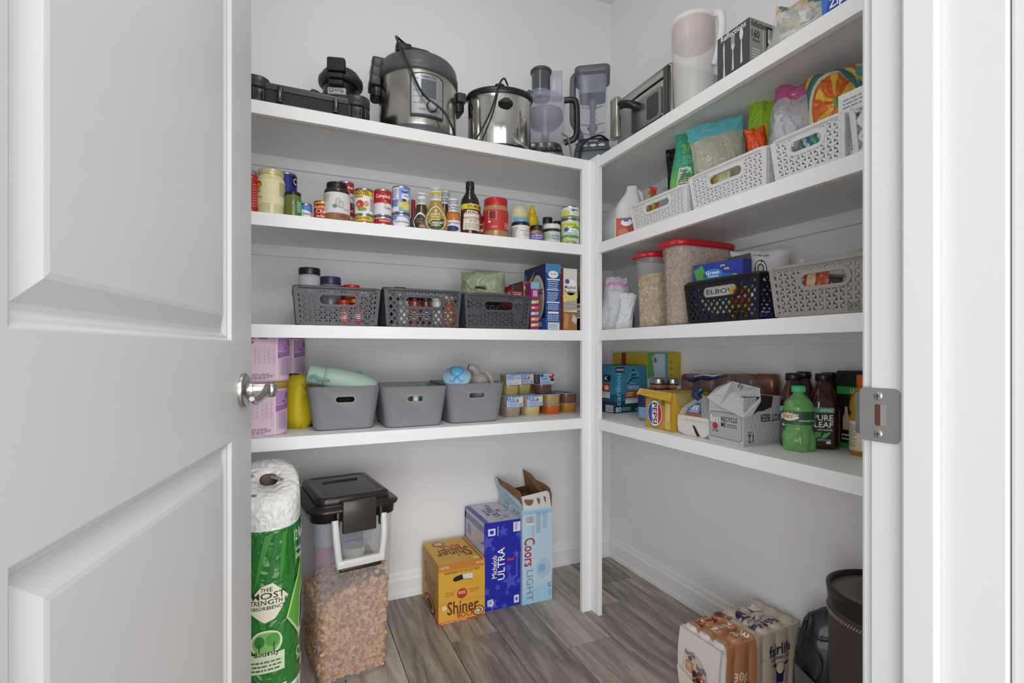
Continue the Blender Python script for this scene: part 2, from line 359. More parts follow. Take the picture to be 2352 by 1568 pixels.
# ---- the open door
tE = 1.04; kE = (577-CX)/FPX
Ex, Ey = P(577, tE); dth = radians(10.3); Dv = Vector((sin(dth), cos(dth), 0)); Nv = Vector((cos(dth), -sin(dth), 0))
DW, DH, DT = .812, 2.03, .035
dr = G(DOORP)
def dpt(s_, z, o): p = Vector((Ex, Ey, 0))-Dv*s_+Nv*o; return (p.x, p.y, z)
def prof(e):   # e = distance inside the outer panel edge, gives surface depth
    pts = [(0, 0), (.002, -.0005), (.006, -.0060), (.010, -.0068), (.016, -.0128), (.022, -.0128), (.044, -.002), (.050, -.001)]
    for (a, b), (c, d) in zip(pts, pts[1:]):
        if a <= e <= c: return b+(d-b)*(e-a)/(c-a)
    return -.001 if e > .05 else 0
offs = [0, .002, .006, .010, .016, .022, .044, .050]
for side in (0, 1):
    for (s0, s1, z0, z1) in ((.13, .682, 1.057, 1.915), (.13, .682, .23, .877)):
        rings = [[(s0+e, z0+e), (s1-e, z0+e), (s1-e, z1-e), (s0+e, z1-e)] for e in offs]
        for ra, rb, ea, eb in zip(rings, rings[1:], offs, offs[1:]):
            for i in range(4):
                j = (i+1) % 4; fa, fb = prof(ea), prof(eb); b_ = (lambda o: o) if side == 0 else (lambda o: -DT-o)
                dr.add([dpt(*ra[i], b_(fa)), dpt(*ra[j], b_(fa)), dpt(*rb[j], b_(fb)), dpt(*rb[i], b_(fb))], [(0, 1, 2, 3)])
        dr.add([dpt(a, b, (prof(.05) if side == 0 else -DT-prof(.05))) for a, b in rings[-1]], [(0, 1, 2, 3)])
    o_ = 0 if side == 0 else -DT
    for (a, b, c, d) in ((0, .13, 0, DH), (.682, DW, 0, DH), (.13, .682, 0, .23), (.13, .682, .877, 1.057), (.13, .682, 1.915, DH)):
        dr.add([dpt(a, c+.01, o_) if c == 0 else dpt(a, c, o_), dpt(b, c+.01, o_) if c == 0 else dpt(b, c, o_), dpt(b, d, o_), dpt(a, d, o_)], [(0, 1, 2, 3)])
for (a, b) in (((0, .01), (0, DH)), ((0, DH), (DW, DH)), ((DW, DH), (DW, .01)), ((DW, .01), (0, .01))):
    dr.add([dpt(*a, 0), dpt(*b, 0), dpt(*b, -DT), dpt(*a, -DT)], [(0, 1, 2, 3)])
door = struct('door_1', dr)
for side, nm in ((1, 'door_lever'), (-1, 'door_lever')):
    kb = G(NICKEL); q0 = Vector((Ex, Ey, .9635))-Dv*.067+(Nv*0 if side == 1 else Nv*-DT); A_ = Nv*side
    kb.T = Matrix.Translation(q0) @ Vector((0, 0, 1)).rotation_difference(A_).to_matrix().to_4x4()
    kb.lathe([(.0335, 0), (.0335, .004), (.0325, .0075), (.029, .0095), (.020, .0105), (.0165, .012), (.0155, .022)], n=48)
    kb.lathe([(.0155, .0221), (.0148, .0228), (.0148, .0532), (.0135, .0585), (.0105, .0615), (.003, .0625)], n=40)
    kb.T = Matrix()
    def L_(a, s_, z): v = q0+A_*a-Dv*s_; return (v.x, v.y, v.z+z)
    # flattened wave-shaped lever blade towards the hinges
    pts = [(.048, -.004, .004, .011), (.048, .012, .001, .0125), (.0455, .030, -.006, .0105), (.042, .050, -.0125, .0085), (.041, .070, -.0135, .0085), (.042, .090, -.011, .009), (.044, .105, -.008, .0075), (.0445, .110, -.0075, .004)]
    secs = []
    for a, s_, z, hh in pts: secs.append([L_(a+.0075*cos(2*pi*k/12)*(1 if s_ < .02 else .62), s_, z+hh*sin(2*pi*k/12)) for k in range(12)])
    kb.loft(secs); part(nm, kb, door)
q = G(mat('#3a3a3a', .5)); q.T = Matrix()
part('key_hole', q.box(0, .0001, 0, .0001, 0, .0001), None) if False else None
# ceiling light fixture
cl = thing('ceiling_light', 'round white flush ceiling light above the pantry', 'light', (.25, 1.0, ZC))
part('fixture_ring', G(WHITE).lathe([(.19, -.001), (.19, -.03), (.17, -.045)], n=48), cl)
em = bpy.data.materials.new('lamp_diffuser'); em.use_nodes = True; em.node_tree.nodes['Principled BSDF'].inputs['Emission Color'].default_value = (1, .98, .95, 1); em.node_tree.nodes['Principled BSDF'].inputs['Emission Strength'].default_value = 3
part('diffuser', G(em).lathe([(.168, -.046), (.15, -.062), (.08, -.075), (.01, -.08)], n=48), cl)
# ================================================================ placing helpers
def LJ(p0, p1, yt, yf, zs):      # round thing on the back run: photo columns, top row, distance of its front from the shelf edge line
    k = (p0+p1)/2; r = .04
    for _ in range(8): Y = yf+r; X = X_at(k, Y); t = dep(X, Y); r = (p1-p0)/2*t/FPX*.985
    zt = Z_at(yt, X, Y-r) if yt < HY else Z_at(yt, X, Y+r)
    return X, Y, r, zt-zs
def RJ(p0, p1, yt, xf, zs):
    k = (p0+p1)/2; r = .04
    for _ in range(8): X = xf+r; Y = Y_at(k, X); t = dep(X, Y); r = (p1-p0)/2*t/FPX*.985
    zt = Z_at(yt, X-r*.7, Y-r*.7) if yt < HY else Z_at(yt, X+r*.7, Y+r*.7)
    return X, Y, r, zt-zs
Z1, Z2, Z3, Z4 = SH
# ================================================================ top shelf
# long low appliance
x0, x1 = X_at(578, 1.745)-.035, X_at(852, 1.745); xm = (x0+x1)/2; W_ = x1-x0
t = thing('vacuum_sealer', 'long low black appliance lying flat with raised round end caps and clips', 'appliance', (xm, 1.786, Z1))
g = G(BLK); g.rbox(W_-.02, .12, .006, .048, .02, .006); part('base', g, t)
g = G(mat('#3a3b3e', .6)); n = 90
g.add([(-W_/2+.075+(W_-.14)*i/n, -.0605-(.0018 if i % 2 else 0), z) for i in range(n+1) for z in (.012, .046)], [(2*i, 2*i+2, 2*i+3, 2*i+1) for i in range(n)]); part('textured_strip', g, t)
g = G(mat('#3c3e42', .38)); g.rbox(W_-.03, .118, .049, .073, .03, .007); part('lid', g, t)
for s_ in (-1, 1):
    g = G(mat('#33353a', .35)); g.rbox(.085, .135, .05, .086, .035, .006, cx=s_*(W_/2-.045)); g.rbox(.085, .13, .004, .049, .035, .005, BLK, cx=s_*(W_/2-.045))
    for k in range(5): g.box(s_*(W_/2-.045)-.03+k*.013, s_*(W_/2-.045)-.028+k*.013, -.072, -.066, .008, .044, mat('#56585c', .3))
    part('end_cap', g, t)
    g = G(BLK); g.rbox(.016, .012, .01, .058, .003, .002, cx=s_*(W_/2-.115), cy=-.067); g.tube([(s_*(W_/2-.115), -.075, .02), (s_*(W_/2-.115), -.08, .03), (s_*(W_/2-.115), -.074, .045)], .0022, STEEL, 6, 3); part('clip', g, t)
# sandwich maker
X, Y = P(783, 1.835); t = thing('sandwich_maker', 'small round black sandwich maker with stacked rings and front handles', 'appliance', (X, Y, Z1), facing(X, Y)-.18); t.location.z += .02; t.scale = (1.06, 1.06, 1.08)
g = G(BLK); g.lathe([(.058, -.0184), (.060, -.016), (.060, .001)])
g.lathe([(.060, .0), (.062, .012), (.064, .06), (.067, .085), (.064, .098), (.058, .108), (.057, .118)], cap=(1, 0))
g.lathe([(.057, .117), (.060, .122), (.061, .140), (.057, .145)], cap=(0, 0)); g.lathe([(.055, .145), (.056, .152), (.057, .166), (.055, .168)], cap=(0, 1))
part('body', g, t)
g = G(DGREY); g.lathe([(.060, .168), (.072, .171), (.074, .180), (.073, .190), (.064, .196), (.062, .206), (.056, .213), (.02, .215)], cap=(1, 1)); part('lid', g, t)
g = G(BLK); g.lathe([(.066, .100), (.075, .103), (.075, .110), (.058, .113)], cap=(0, 0)); part('ring', g, t)
for z, ww in ((.178, .058), (.155, .05), (.133, .048)):
    g = G(BLKM); g.rbox(ww, .03, z, z+(.043 if z > .17 else .017), .008, .004, cy=-.078)
    if z > .17:
        for k in range(9): g.box(-.024+k*.0055, -.0215+k*.0055, -.0945, -.092, z+.006, z+.034, mat('#303236', .3))
    part('handle', g, t)
g = G(mat('#b9bcbd', .3)); g.rbox(.060, .016, .108, .131, .007, .003, cy=-.070); g.decal(D().ell(.2, .5, .11, .3, '#0f7a5a').ell(.82, .5, .1, .27, '#8c1f1f').text('POWER  ON', .36, .38, .66, .62, '#444444').ell(.2, .55, .05, .14, '#d8efe5', 3).ell(.82, .55, .05, .13, '#f1d0d0', 3), lambda u, v, o: (-.028+.056*u, -.0782-o, .1095+.020*v)); part('indicator_panel', g, t)
g = G(BLK); g.tube([(-.06, -.02, .128), (-.085, -.03, .136), (-.088, -.03, .122), (-.075, -.02, .116)], .006, n=6); part('hinge', g, t)
# pressure cooker
X, Y, r, h = LJ(868, 1052, 108, 1.716, Z1); R0 = r
t = thing('pressure_cooker', 'large round stainless electric pressure cooker with black lid and control panel', 'cooker', (X, Y, Z1), facing(X, Y)+.22)
part('base', G(mat('#54575b', .4)).lathe([(r*.90, 0), (r*.965, .006), (r*.975, .024), (r*.955, .03)], n=56), t)
part('body', G(mat('#bdbbb0', .22, 1.0, kind='brushed')).lathe([(r*.95, .028), (r*.965, .034), (r*.965, .222), (r*.95, .226)], n=72), t)
g = G(mat('#54565a', .38))
g.lathe([(r*.95, .222), (r*1.0, .226), (r*1.005, .246), (r*.985, .254), (r*.975, .272), (r*.95, .280), (r*.90, .290), (r*.74, .303), (r*.42, .312), (r*.02, .314)], n=72); part('lid', g, t)
g = G(DGREY); g.rbox(.21, .10, .300, .366, .03, .012, w2=.095, d2=.05); part('lid_handle', g, t)
g = G(BLK); g.rbox(.055, .04, .292, .326, .008, .005, cx=-.07, cy=-.078); part('steam_valve', g, t)
for s_ in (-1, 1):
    g = G(mat('#3d4044', .4)); g.rbox(.036, .085, .188, .222, .008, .004, cx=s_*(r+.012)); g.rbox(.030, .07, .150, .188, .012, .006, BLK, cx=s_*(r+.006), w2=.034)
    if s_ < 0: g.rbox(.05, .05, .262, .298, .01, .005, cx=s_*(r-.004)); g.rbox(.045, .06, .226, .262, .01, .004, cx=s_*(r+.004))
    for k in range(4): g.box(s_*(r+.0225)-.001, s_*(r+.0225)+.001, -.028+k*.016, -.020+k*.016, .155, .182, BLKM)
    part('side_handle', g, t)
# control panel slab
def slab(g, r_, a0, a1, z0, z1, th, m, n=14, arch=0.0):
    rows = []
    for i in range(n+1):
        f = i/n; a = a0+(a1-a0)*f; zt = z1-arch*(2*f-1)**4; zb = z0+arch*.6*(2*f-1)**4*0-0
        rows.append([(r_*sin(a), -r_*cos(a), zb), ((r_+th)*sin(a), -(r_+th)*cos(a), zb+.001), ((r_+th)*sin(a), -(r_+th)*cos(a), zt-.001), (r_*sin(a), -r_*cos(a), zt)])
    return g.loft(rows, m, (1, 1), sm=False)
rb = r*.965
g = G(mat('#3b3d42', .4)); slab(g, rb-.004, -.40, .40, .052, .206, .013, None, arch=.012); part('control_panel', g, t)
g = G(mat('#b4b6b8', .35, .6)); slab(g, rb+.009, -.365, .365, .060, .201, .0012, None, arch=.012)
cp = D().rect(.30, .42, .78, .86, '#5b6168', 1, 6).text('Instant Pot', .30, .89, .80, .97, '#5a5c60', 2)
for k in range(5): cp.text(['Bake', 'Steam', 'Slow', 'Keep', 'Start'][k], .05, .85-k*.15, .22, .89-k*.15, '#8a8c90', 2).text(['Rice', 'Soup', 'Saute', 'Sous', 'Egg'][k], .84, .85-k*.15, .97, .89-k*.15, '#8a8c90', 2)
cp.ell(.30, .30, .07, .05, '#8f9194', 2).ell(.82, .30, .06, .045, '#8f9194', 2).text('Cancel', .22, .1, .42, .15, '#6d6f73', 2).text('Start', .72, .1, .9, .15, '#6d6f73', 2)
g.decal(cp, cyl(rb+.0102, .060, .201, .73)); part('panel_face', g, t)
g = G(mat('#cfd0d1', .25, .9)); g.T = Matrix.Translation((0.014, -(rb+.0105), .088)) @ Matrix.Rotation(pi/2, 4, 'X'); g.lathe([(.019, 0), (.019, .004)], BLK, 28); g.lathe([(.016, .004), (.0155, .016), (.013, .018)], n=28); part('dial', g, t)
g = G(BLK); g.tube([(-.02, -.03, .340), (-.075, -.06, .352), (-.098, -.09, .342), (-.085, -.14, .27), (-.06, -r-.012, .20), (-.02, -r-.02, .12), (.05, -r-.022, .075), (.085, -r-.012, .03), (.098, -r+.0, .004)], .0042, n=8); part('power_cord', g, t)
# slow cooker
X, Y, r, h = LJ(1070, 1225, 240, 1.676, Z1)
t = thing('slow_cooker', 'oval mirror-steel slow cooker with black rim and side handle', 'cooker', (X, Y, Z1), facing(X, Y)+.05)
ov = lambda a, z: at_z(circ(r*a, 56, r*a*.70), z)
part('base', G(BLK).loft([ov(.86, .0), ov(.9, .008), ov(.91, .014)]), t)
part('body', G(mat('#d2d1cc', .12, 1.0)).loft([ov(.90, .014), ov(.935, .02), ov(.955, .19), ov(.965, .198), ov(.95, .202)]), t)
part('rim', G(BLK).loft([ov(.95, .202), ov(1.0, .208), ov(1.005, .220), ov(.97, .226), ov(.90, .224)]), t)
part('lid', G(clear('#9aa0a2', .5, .08)).loft([ov(.9, .224), ov(.7, .238), ov(.3, .25), ov(.02, .252)]), t)
part('lid_knob', G(BLK).lathe([(.014, .25), (.012, .258), (.022, .266), (.02, .272), (.004, .274)], n=24), t)
g = G(BLK); g.T = Matrix.Translation((.018, -r*.68, .158)) @ Matrix.Rotation(pi/2, 4, 'X'); g.loft([at_z(circ(.028, 24, .018), 0), at_z(circ(.028, 24, .018), .006), at_z(circ(.020, 24, .012), .010), at_z(circ(.012, 24, .008), .024), at_z(circ(.016, 24, .009), .032)]); part('side_handle', g, t)
g = G(BLK); g.tube([(.03, -r*.2, .262), (.012, -r*.62, .258), (-.01, -r*.78, .215), (-.035, -r*.80, .13), (-.075, -r*.72, .05), (-.11, -r*.58, .004)], .0035, n=8); part('power_cord', g, t)
# food processor
X, Y = P(1252, 2.115); t = thing('food_processor', 'clear-bowl food processor with black handle and steel base', 'appliance', (X, Y, Z1), facing(X, Y)-.05)
LAV = clear('#c9c9e2', .28, .07); SMK = clear('#5d6166', .80, .15)
g = G(mat('#9c9a93', .3, 1)); g.rbox(.175, .19, .006, .046, .05, .006); part('steel_base', g, t)
g = G(DGREY); g.rbox(.165, .18, .046, .095, .05, .006, w2=.14, d2=.15)
dd = D()
for k in range(3): dd.rect(.06+k*.30, .42, .30+k*.30, .92, '#7b7d82', 1).rect(.075+k*.30, .46, .285+k*.30, .88, '#4b4d52', 2)
dd.ell(.18, .68, .07, .15, '#dcdcdc', 3).text('S', .42, .52, .54, .82, '#e6e6e6', 3).text('S', .73, .56, .82, .78, '#e6e6e6', 3)
g.decal(dd, lambda u, v, o: (-.07+.12*u, -.089+.009*v-o, .046+.049*v)); part('motor_housing', g, t)
g = G(BLK)
for k in range(4): g.rbox(.020, .012, .050, .062, .003, .002, cx=.0+k*.022, cy=-.091)
part('buttons', g, t)
part('bowl', G(LAV).lathe([(.060, .098), (.068, .102), (.084, .12), (.088, .27), (.090, .275)], n=48, cap=(1, 0)), t)
part('blade_spindle', G(mat('#86888e', .4)).lathe([(.03, .102), (.028, .11), (.017, .118), (.016, .20), (.012, .262)], n=24), t)
part('slicing_disc', G(clear('#777a80', .55, .2)).lathe([(.02, .262), (.078, .250), (.080, .215), (.06, .19), (.02, .185)], n=32), t)
g = G(LAV).lathe([(.090, .276), (.091, .300), (.085, .306), (.04, .308)], n=48, cap=(0, 1)); g.lathe([(.050, .308), (.050, .335)], n=32, cx=-.02, cap=(0, 0)); part('lid', g, t)
g = G(mat('#63666a', .45)); g.loft([[((.094+e)*cos(a), (.094+e)*sin(a), z) for e, z in ((0, .28), (.003, .285), (.003, .318), (0, .322), (-.03, .318), (-.03, .28))] for a in [pi*1.0+k*.1 for k in range(9)]], sm=False); part('locking_segment', g, t)
part('chute', G(SMK).lathe([(.041, .31), (.042, .42)], n=32, cx=-.018, cap=(0, 0)), t)
part('pusher', G(mat('#4b4d50', .4)).lathe([(.037, .335), (.038, .418), (.047, .421), (.048, .43), (.043, .435), (.02, .436)], n=32, cx=-.018), t)
part('feed_tube', G(clear('#b7b9cc', .42, .1)).rbox(.05, .055, .308, .418, .008, .002, cx=.052, cy=.0), t)
g = G(BLK); g.tube([(.085, -.01, .295), (.12, -.015, .292), (.138, -.018, .27), (.140, -.018, .16), (.128, -.017, .125), (.085, -.01, .112)], .0105, n=10, flat=1.3); part('handle', g, t)
g = G(mat('#74767a', .4)); g.tube([(.075, -.085, .12), (.10, -.09, .10), (.112, -.095, .05), (.118, -.105, .003)], .004, n=8); part('power_cord', g, t)
t.scale = (.95, .95, .97)
# blender
X, Y = P(1361, 2.20); t = thing('blender', 'tall blender with square clear jar on grey base', 'appliance', (X, Y, Z1), facing(X, Y)-.02)
GM = mat('#6d7378', .4)
g = G(GM); g.rbox(.172, .17, 0, .095, .025, .005, w2=.158, d2=.15); g.rbox(.155, .15, .095, .118, .02, .006, w2=.15, d2=.12); part('base', g, t)
g = G(mat('#565b60', .35)); g.T = Matrix.Translation((0, -.070, .108)) @ Matrix.Rotation(radians(-28), 4, 'X')
g.rbox(.142, .010, -.022, .022, .004, .002)
g.decal(D().ell(.28, .48, .09, .20, '#c3c6c9').ell(.53, .48, .11, .22, '#d6d8da').ell(.80, .48, .11, .22, '#d6d8da').text('BLEND', .20, .8, .36, .92, '#c9cbce').text('START', .70, .8, .88, .92, '#c9cbce'), lambda u, v, o: (-.065+.13*u, -.0055-o, -.019+.038*v)); part('control_panel', g, t)
g = G(DGREY); g.rbox(.135, .125, .118, .150, .02, .005, w2=.118, d2=.115); g.decal(D().text('Ninja', .3, .3, .7, .8, '#d8dadc'), lambda u, v, o: (-.06+.12*u, -.063+.005*v-o, .12+.028*v)); part('jar_collar', g, t)
sq = lambda w_, z: at_z(rrect(w_, w_, .022, 5), z)
CB = clear('#c5c8e2', .17, .06)
part('jar', G(CB).loft([sq(.098, .152), sq(.104, .175), sq(.112, .20), sq(.140, .425)], cap=(1, 0)), t)
g = G(mat('#66696e', .4)); g.loft([sq(.142, .425), sq(.150, .43), sq(.152, .448), sq(.146, .455)]); part('lid', g, t)
part('lid_well', G(clear('#80868c', .85, .3)).loft([sq(.112, .345), sq(.120, .42)], cap=(1, 0)), t)
g = G(mat('#7d8087', .4)); g.lathe([(.022, .155), (.020, .165), (.011, .175), (.012, .20), (.024, .215), (.012, .235), (.011, .30), (.018, .312), (.018, .335), (.012, .343)], n=20)
for z in (.185, .225, .30):
    for s_ in (-1, 1): g.add([(0, -.008, z), (s_*.05, -.006, z+.01), (s_*.055, .004, z+.012), (0, .008, z)], [(0, 1, 2, 3), (3, 2, 1, 0)], STEEL)
part('blade_stack', g, t)
g = G(GM); g.tube([(-.068, -.01, .452), (-.082, -.015, .435), (-.085, -.017, .41), (-.086, -.018, .26), (-.078, -.018, .225), (-.056, -.016, .19), (-.050, -.014, .16), (-.052, -.012, .135)], .0125, n=10, flat=1.1); part('handle', g, t)
mk = D()
for k in range(8): mk.rect(.42, .12+k*.105, .56, .125+k*.105, '#777a80'); mk.text(str(64-8*(7-k)), .60, .105+k*.105, .68, .145+k*.105, '#777a80')
g = G(); g.decal(mk, lambda u, v, o: (-.05+.1*u, -.057-.013*v-o, .20+.21*v)); part('volume_marks', g, t)
g = G(BLK); g.tube([(.07, -.05, .135), (.03, -.075, .150), (-.03, -.092, .12), (-.052, -.096, .07), (-.045, -.098, .025), (-.012, -.105, .006), (.01, -.106, .004)], .0042, n=8); part('power_cord', g, t)
g = G(mat('#5b5c58', .5)); g.rbox(.034, .022, .003, .022, .005, .003, cx=.026, cy=-.106)
for s_ in (-1, 1): g.box(.003+.012*s_+.006, .0045+.012*s_+.006, -.125, -.112, .012, .016, STEEL)
part('plug', g, t)
# air fryer
ya, yb_ = Y_at(1413, XF+.042), Y_at(1537, XF+.042); fw = ya-yb_; fd = .30; ah = .205
t = thing('air_fryer', 'boxy steel air fryer with drawer handle and viewing window', 'appliance', (XF+.052+fd/2, (ya+yb_)/2, Z1), -pi/2)
g = G(mat('#a5a5a0', .3, .9)); g.rbox(fw, fd, .004, ah, .022, .010); part('body', g, t)
g = G(mat('#b5b4ad', .25, 1, kind='brushed')); g.T = Matrix.Translation((0, -fd/2+.002, .112)) @ Matrix.Rotation(pi/2, 4, 'X')
part('front_panel', g.loft([at_z(rrect(fw-.012, .174, .02, 5, 0, -.012), 0), at_z(rrect(fw-.018, .168, .018, 5, 0, -.012), .007)], cap=(0, 1)), t)
g = G(mat('#3c3e3d', .3)); g.T = Matrix.Translation((0, -fd/2, .0)); g.box(fw/2-.030, fw/2-.008, -.009, .002, .018, .190); g.box(-fw/2+.01, fw/2-.01, -.0086, .002, .158, .161, BLK); g.box(-.02, fw/2-.03, -.010, .002, .159, .161, BLK); part('edge_trim', g, t)
g = G(mat('#8e908f', .2, .8)); g.T = Matrix.Translation((.03, -fd/2-.0062, .086)) @ Matrix.Rotation(pi/2, 4, 'X')
g.loft([at_z(rrect(.16, .105, .012, 5), 0), at_z(rrect(.16, .105, .012, 5), .003)]); g.loft([at_z(rrect(.06, .08, .010, 5, .035, .0), .0031), at_z(rrect(.06, .08, .010, 5, .035, .0), .004)], mat('#2a2c2e', .15)); part('window', g, t)
g = G(mat('#a7a79d', .3, .9)); g.rbox(.046, .026, .022, .170, .011, .004, cx=-.085, cy=-fd/2-.055); part('drawer_handle', g, t)
g = G(BLK); g.tube([(-.085, -fd/2-.05, .145), (-.05, -fd/2-.046, .138), (-.02, -fd/2-.03, .125), (-.008, -fd/2-.004, .115)], .014, n=10); part('handle_bracket', g, t)
# pitcher
X, Y, r, h = RJ(1543, 1642, 42, XF+.004, Z1)
t = thing('pitcher', 'tall frosted plastic pitcher with rosy lid inside rim', 'pitcher', (X, Y, Z1), facing(X, Y))
FR = clear('#e9e8e3', .54, .35)
hh = .285
part('body', G(FR).lathe([(r*.80, 0), (r*.84, .004), (r*.97, hh*.72), (r*1.0, hh*.96), (r*1.03, hh)], n=48, cap=(1, 0)), t)
part('lid', G(mat('#c4848a', .45)).lathe([(r*.90, hh*.74), (r*.93, hh*.8), (r*.955, hh*.965), (r*.92, hh*.97)], n=48), t)
g = G(clear('#f1f1f0', .75, .3)); g.tube([(r*.9, -r*.35, hh*1.0), (r*1.15, -r*.4, hh*.985), (r*1.22, -r*.42, hh*.85), (r*1.12, -r*.42, hh*.65), (r*.98, -r*.38, hh*.50), (r*.86, -r*.36, hh*.44)], .009, n=8, flat=1.4); part('handle', g, t)
# cutlery box
bx, by = XF+.022, .969
w_, d_, h_ = .12, .11, .134
def knife(D_, cx, col, s=1):
    D_.poly([(cx-.03, .10), (cx+.035, .12), (cx+.02, .42), (cx-.015, .42)], col).poly([(cx-.018, .42), (cx+.022, .42), (cx+.022, .74), (cx+.0, .86), (cx-.03, .72)], col)
def fork(D_, cx, col):
    D_.poly([(cx-.03, .14), (cx+.035, .16), (cx+.015, .56), (cx-.012, .56)], col).poly([(cx-.05, .62), (cx-.012, .56), (cx+.015, .56), (cx+.055, .62), (cx+.055, .68), (cx-.05, .68)], col)
    for k in range(4): D_.rect(cx-.05+k*.029, .68, cx-.05+k*.029+.016, .88, col, 2)
def spoon(D_, cx, col): D_.poly([(cx-.03, .18), (cx+.035, .20), (cx+.014, .66), (cx-.012, .66)], col).ell(cx, .78, .055, .12, col)
dl = D().rect(0, 0, 1, 1, '#47484b', 0); knife(dl, .22, '#d8d8cf'); fork(dl, .50, '#cfcfc6'); spoon(dl, .76, '#dcdcd4'); dl.text('Reflections', .12, .87, .9, .99, '#f4f4f4')
df = D().rect(0, 0, 1, 1, '#9c9c96', 0).text('Reflections', .05, .84, .55, .97, '#2b2b2b').text('160', .06, .62, .30, .78, '#1c1c1c').text('Pieces', .09, .54, .30, .60, '#1c1c1c').rect(.52, .45, .72, .93, '#101010', 1); knife(df, .42, '#c9c8b4'); fork(df, .62, '#e8e8e8'); df.rows(.08, .2, .34, .42, 4, '#eeeeee')
carton('cutlery_box', 'dark grey box printed with knife, fork and spoon', 'box', (bx+w_/2, by+d_/2, Z1), 0, w_, d_, h_, '#5a5a5a', [('l', dl), ('f', df)])
# soft bags -----------------------------------------------------
def pillow(w_, h_, T_, seed=1, nx=18, ny=18, crinkle=.006, topw=1.0, botw=1.0, mf=None, seal=0.0, lean=0.0, m=None, p=1.6, g=None):
    g = g or G(m); r_ = random.Random(seed); off = Vector((r_.random()*50, r_.random()*50, r_.random()*50))
    def pt(i, j, s_):
        u, v = i/nx, j/ny; e = (1-abs(2*u-1)**2.2)
        vv = min(1, v/(1-seal)) if seal else v
        tz = (max(0, 1-abs(2*vv-1)**p))**.6 if v <= 1-seal else 0
        th = T_/2*e**.55*tz; wd = w_*(botw+(topw-botw)*v)*(1-.05*sin(pi*v))
        nz = noise.noise(Vector((u*4, v*4, s_*3))+off)*crinkle*(1 if s_ else 1); n2 = noise.noise(Vector((u*9, v*9, s_*7))+off)*crinkle*.6
        x = (u-.5)*wd+nz*.6; y = s_*(th+(nz+n2)*(e*tz)**.5)+lean*v*h_ + noise.noise(Vector((u*3, v*5, 9))+off)*crinkle*.8*v
        z = v*h_+noise.noise(Vector((u*3.5, 2, 1))+off)*crinkle*1.6*v
        return (x, y, z)
    for s_ in (-1, 1):
        vs = [pt(i, j, s_) for j in range(ny+1) for i in range(nx+1)]; cells = {}
        for j in range(ny):
            for i in range(nx):
                a = j*(nx+1)+i; f = (a, a+1, a+nx+2, a+nx+1); mm = mf((i+.5)/nx, (j+.5)/ny, s_) if mf else m
                cells.setdefault(id(mm), (mm, []))[1].append(f if s_ < 0 else f[::-1])
        for mm, fs in cells.values():
            use = sorted({i for f in fs for i in f}); mp = {a: b for b, a in enumerate(use)}
            g.add([vs[i] for i in use], [tuple(mp[i] for i in f) for f in fs], mm, True)
    def face(u, v, o): x, y, z = pt(u*nx, v*ny, -1); return (x, y-o-.0008, z)
    g.face = face
    return g
def bag(name, label, cat, p0, p1, yt, yb2, plane, rz=None, T_=.06, run='R', zbase=None, parts='bag', **kw):
    k = (p0+p1)/2
    if run == 'R': X = plane; Y = Y_at(k, X)
    else: Y = plane; X = X_at(k, Y)
    t_ = dep(X, Y); z0 = Z_at(yb2, X, Y) if zbase is None else zbase; z1 = Z_at(yt, X, Y)
    o = thing(name, label, cat, (X, Y, z0), facing(X, Y) if rz is None else rz)
    return o, (p1-p0)*t_/FPX, z1-z0
CR = lambda c, a=1.0, r_=.22: mat(c, r_, 0, a, 'crinkle')
CLB = clear('#f3f5f7', .30, .12, 'crinkle')
t, w_, h_ = bag('bread_bag', 'tan patterned snack bag standing upright near the ceiling side end', 'bag', 1792, 1892, -60, 62, XF+.185, T_=.07, zbase=None)
t['label'] = 'tan snack bag with blue print and barcode above the clear plastic bag'
t.location.z = Z1+.002
def mf(u, v, s_): return CR('#c9a06a') if v < .45 else (CR('#cbb28c') if (u+v*1.5) % .5 > .18 else CR('#3f7d86'))
g = pillow(w_*1.05, .20, .07, 5, mf=mf, crinkle=.008); g.decal(D().bars(.45, .62, .85, .78).rect(.1, .5, .4, .56, '#e8dcc0', 1, 4).rows(.1, .58, .4, .8, 4, '#7a5a30'), g.face, .0006); part('wrapper', g, t)
t, w_, h_ = bag('plastic_bag', 'limp clear plastic bag of white cutlery lying near the top shelf end', 'bag', 1765, 1900, 10, 150, XF+.07, T_=.09)
t.location.z = Z1+.001
g = pillow(w_*.95, .105, .075, 9, m=clear('#eef0ec', .32, .12, 'crinkle'), crinkle=.014, topw=.75); part('film', g, t)
g = G(mat('#f0f0ea', .4))
for k in range(6): g.tube([(-.05+k*.015, -.01, .01+.003*k), (-.01+k*.012, -.015+.004*k, .035), (.03+k*.008, -.01, .055+.006*k)], .0035, n=6)
g.tube([(.055, -.03, .012), (.068, -.03, .045)], .003, BLK, 6); part('plastic_cutlery', g, t)
w_, d_, h_ = Y_at(1887, XF+.018)-Y_at(1970, XF+.018)+.06, .06, .075
yc = Y_at(1887, XF+.018)-w_/2
dz = D().rect(0, 0, .64, 1, '#2f6fd0', 0).rect(.64, 0, .68, 1, '#7fc2e0', 1).rect(.68, 0, 1, 1, '#1f6f8a', 0).poly([(.06, .08), (.60, .14), (.60, .60), (.10, .55)], '#2448a8', 1).text('Ziploc', .12, .14, .58, .52, '#ffffff', 3).rows(.72, .2, .95, .8, 4, '#a8d4e0')
carton('sandwich_bag_box', 'bright blue box of zipper storage bags at the top shelf edge', 'box', (XF+.02+d_/2, yc, Z1), -pi/2, w_, d_, h_, '#2a62b8', [('f', dz)])
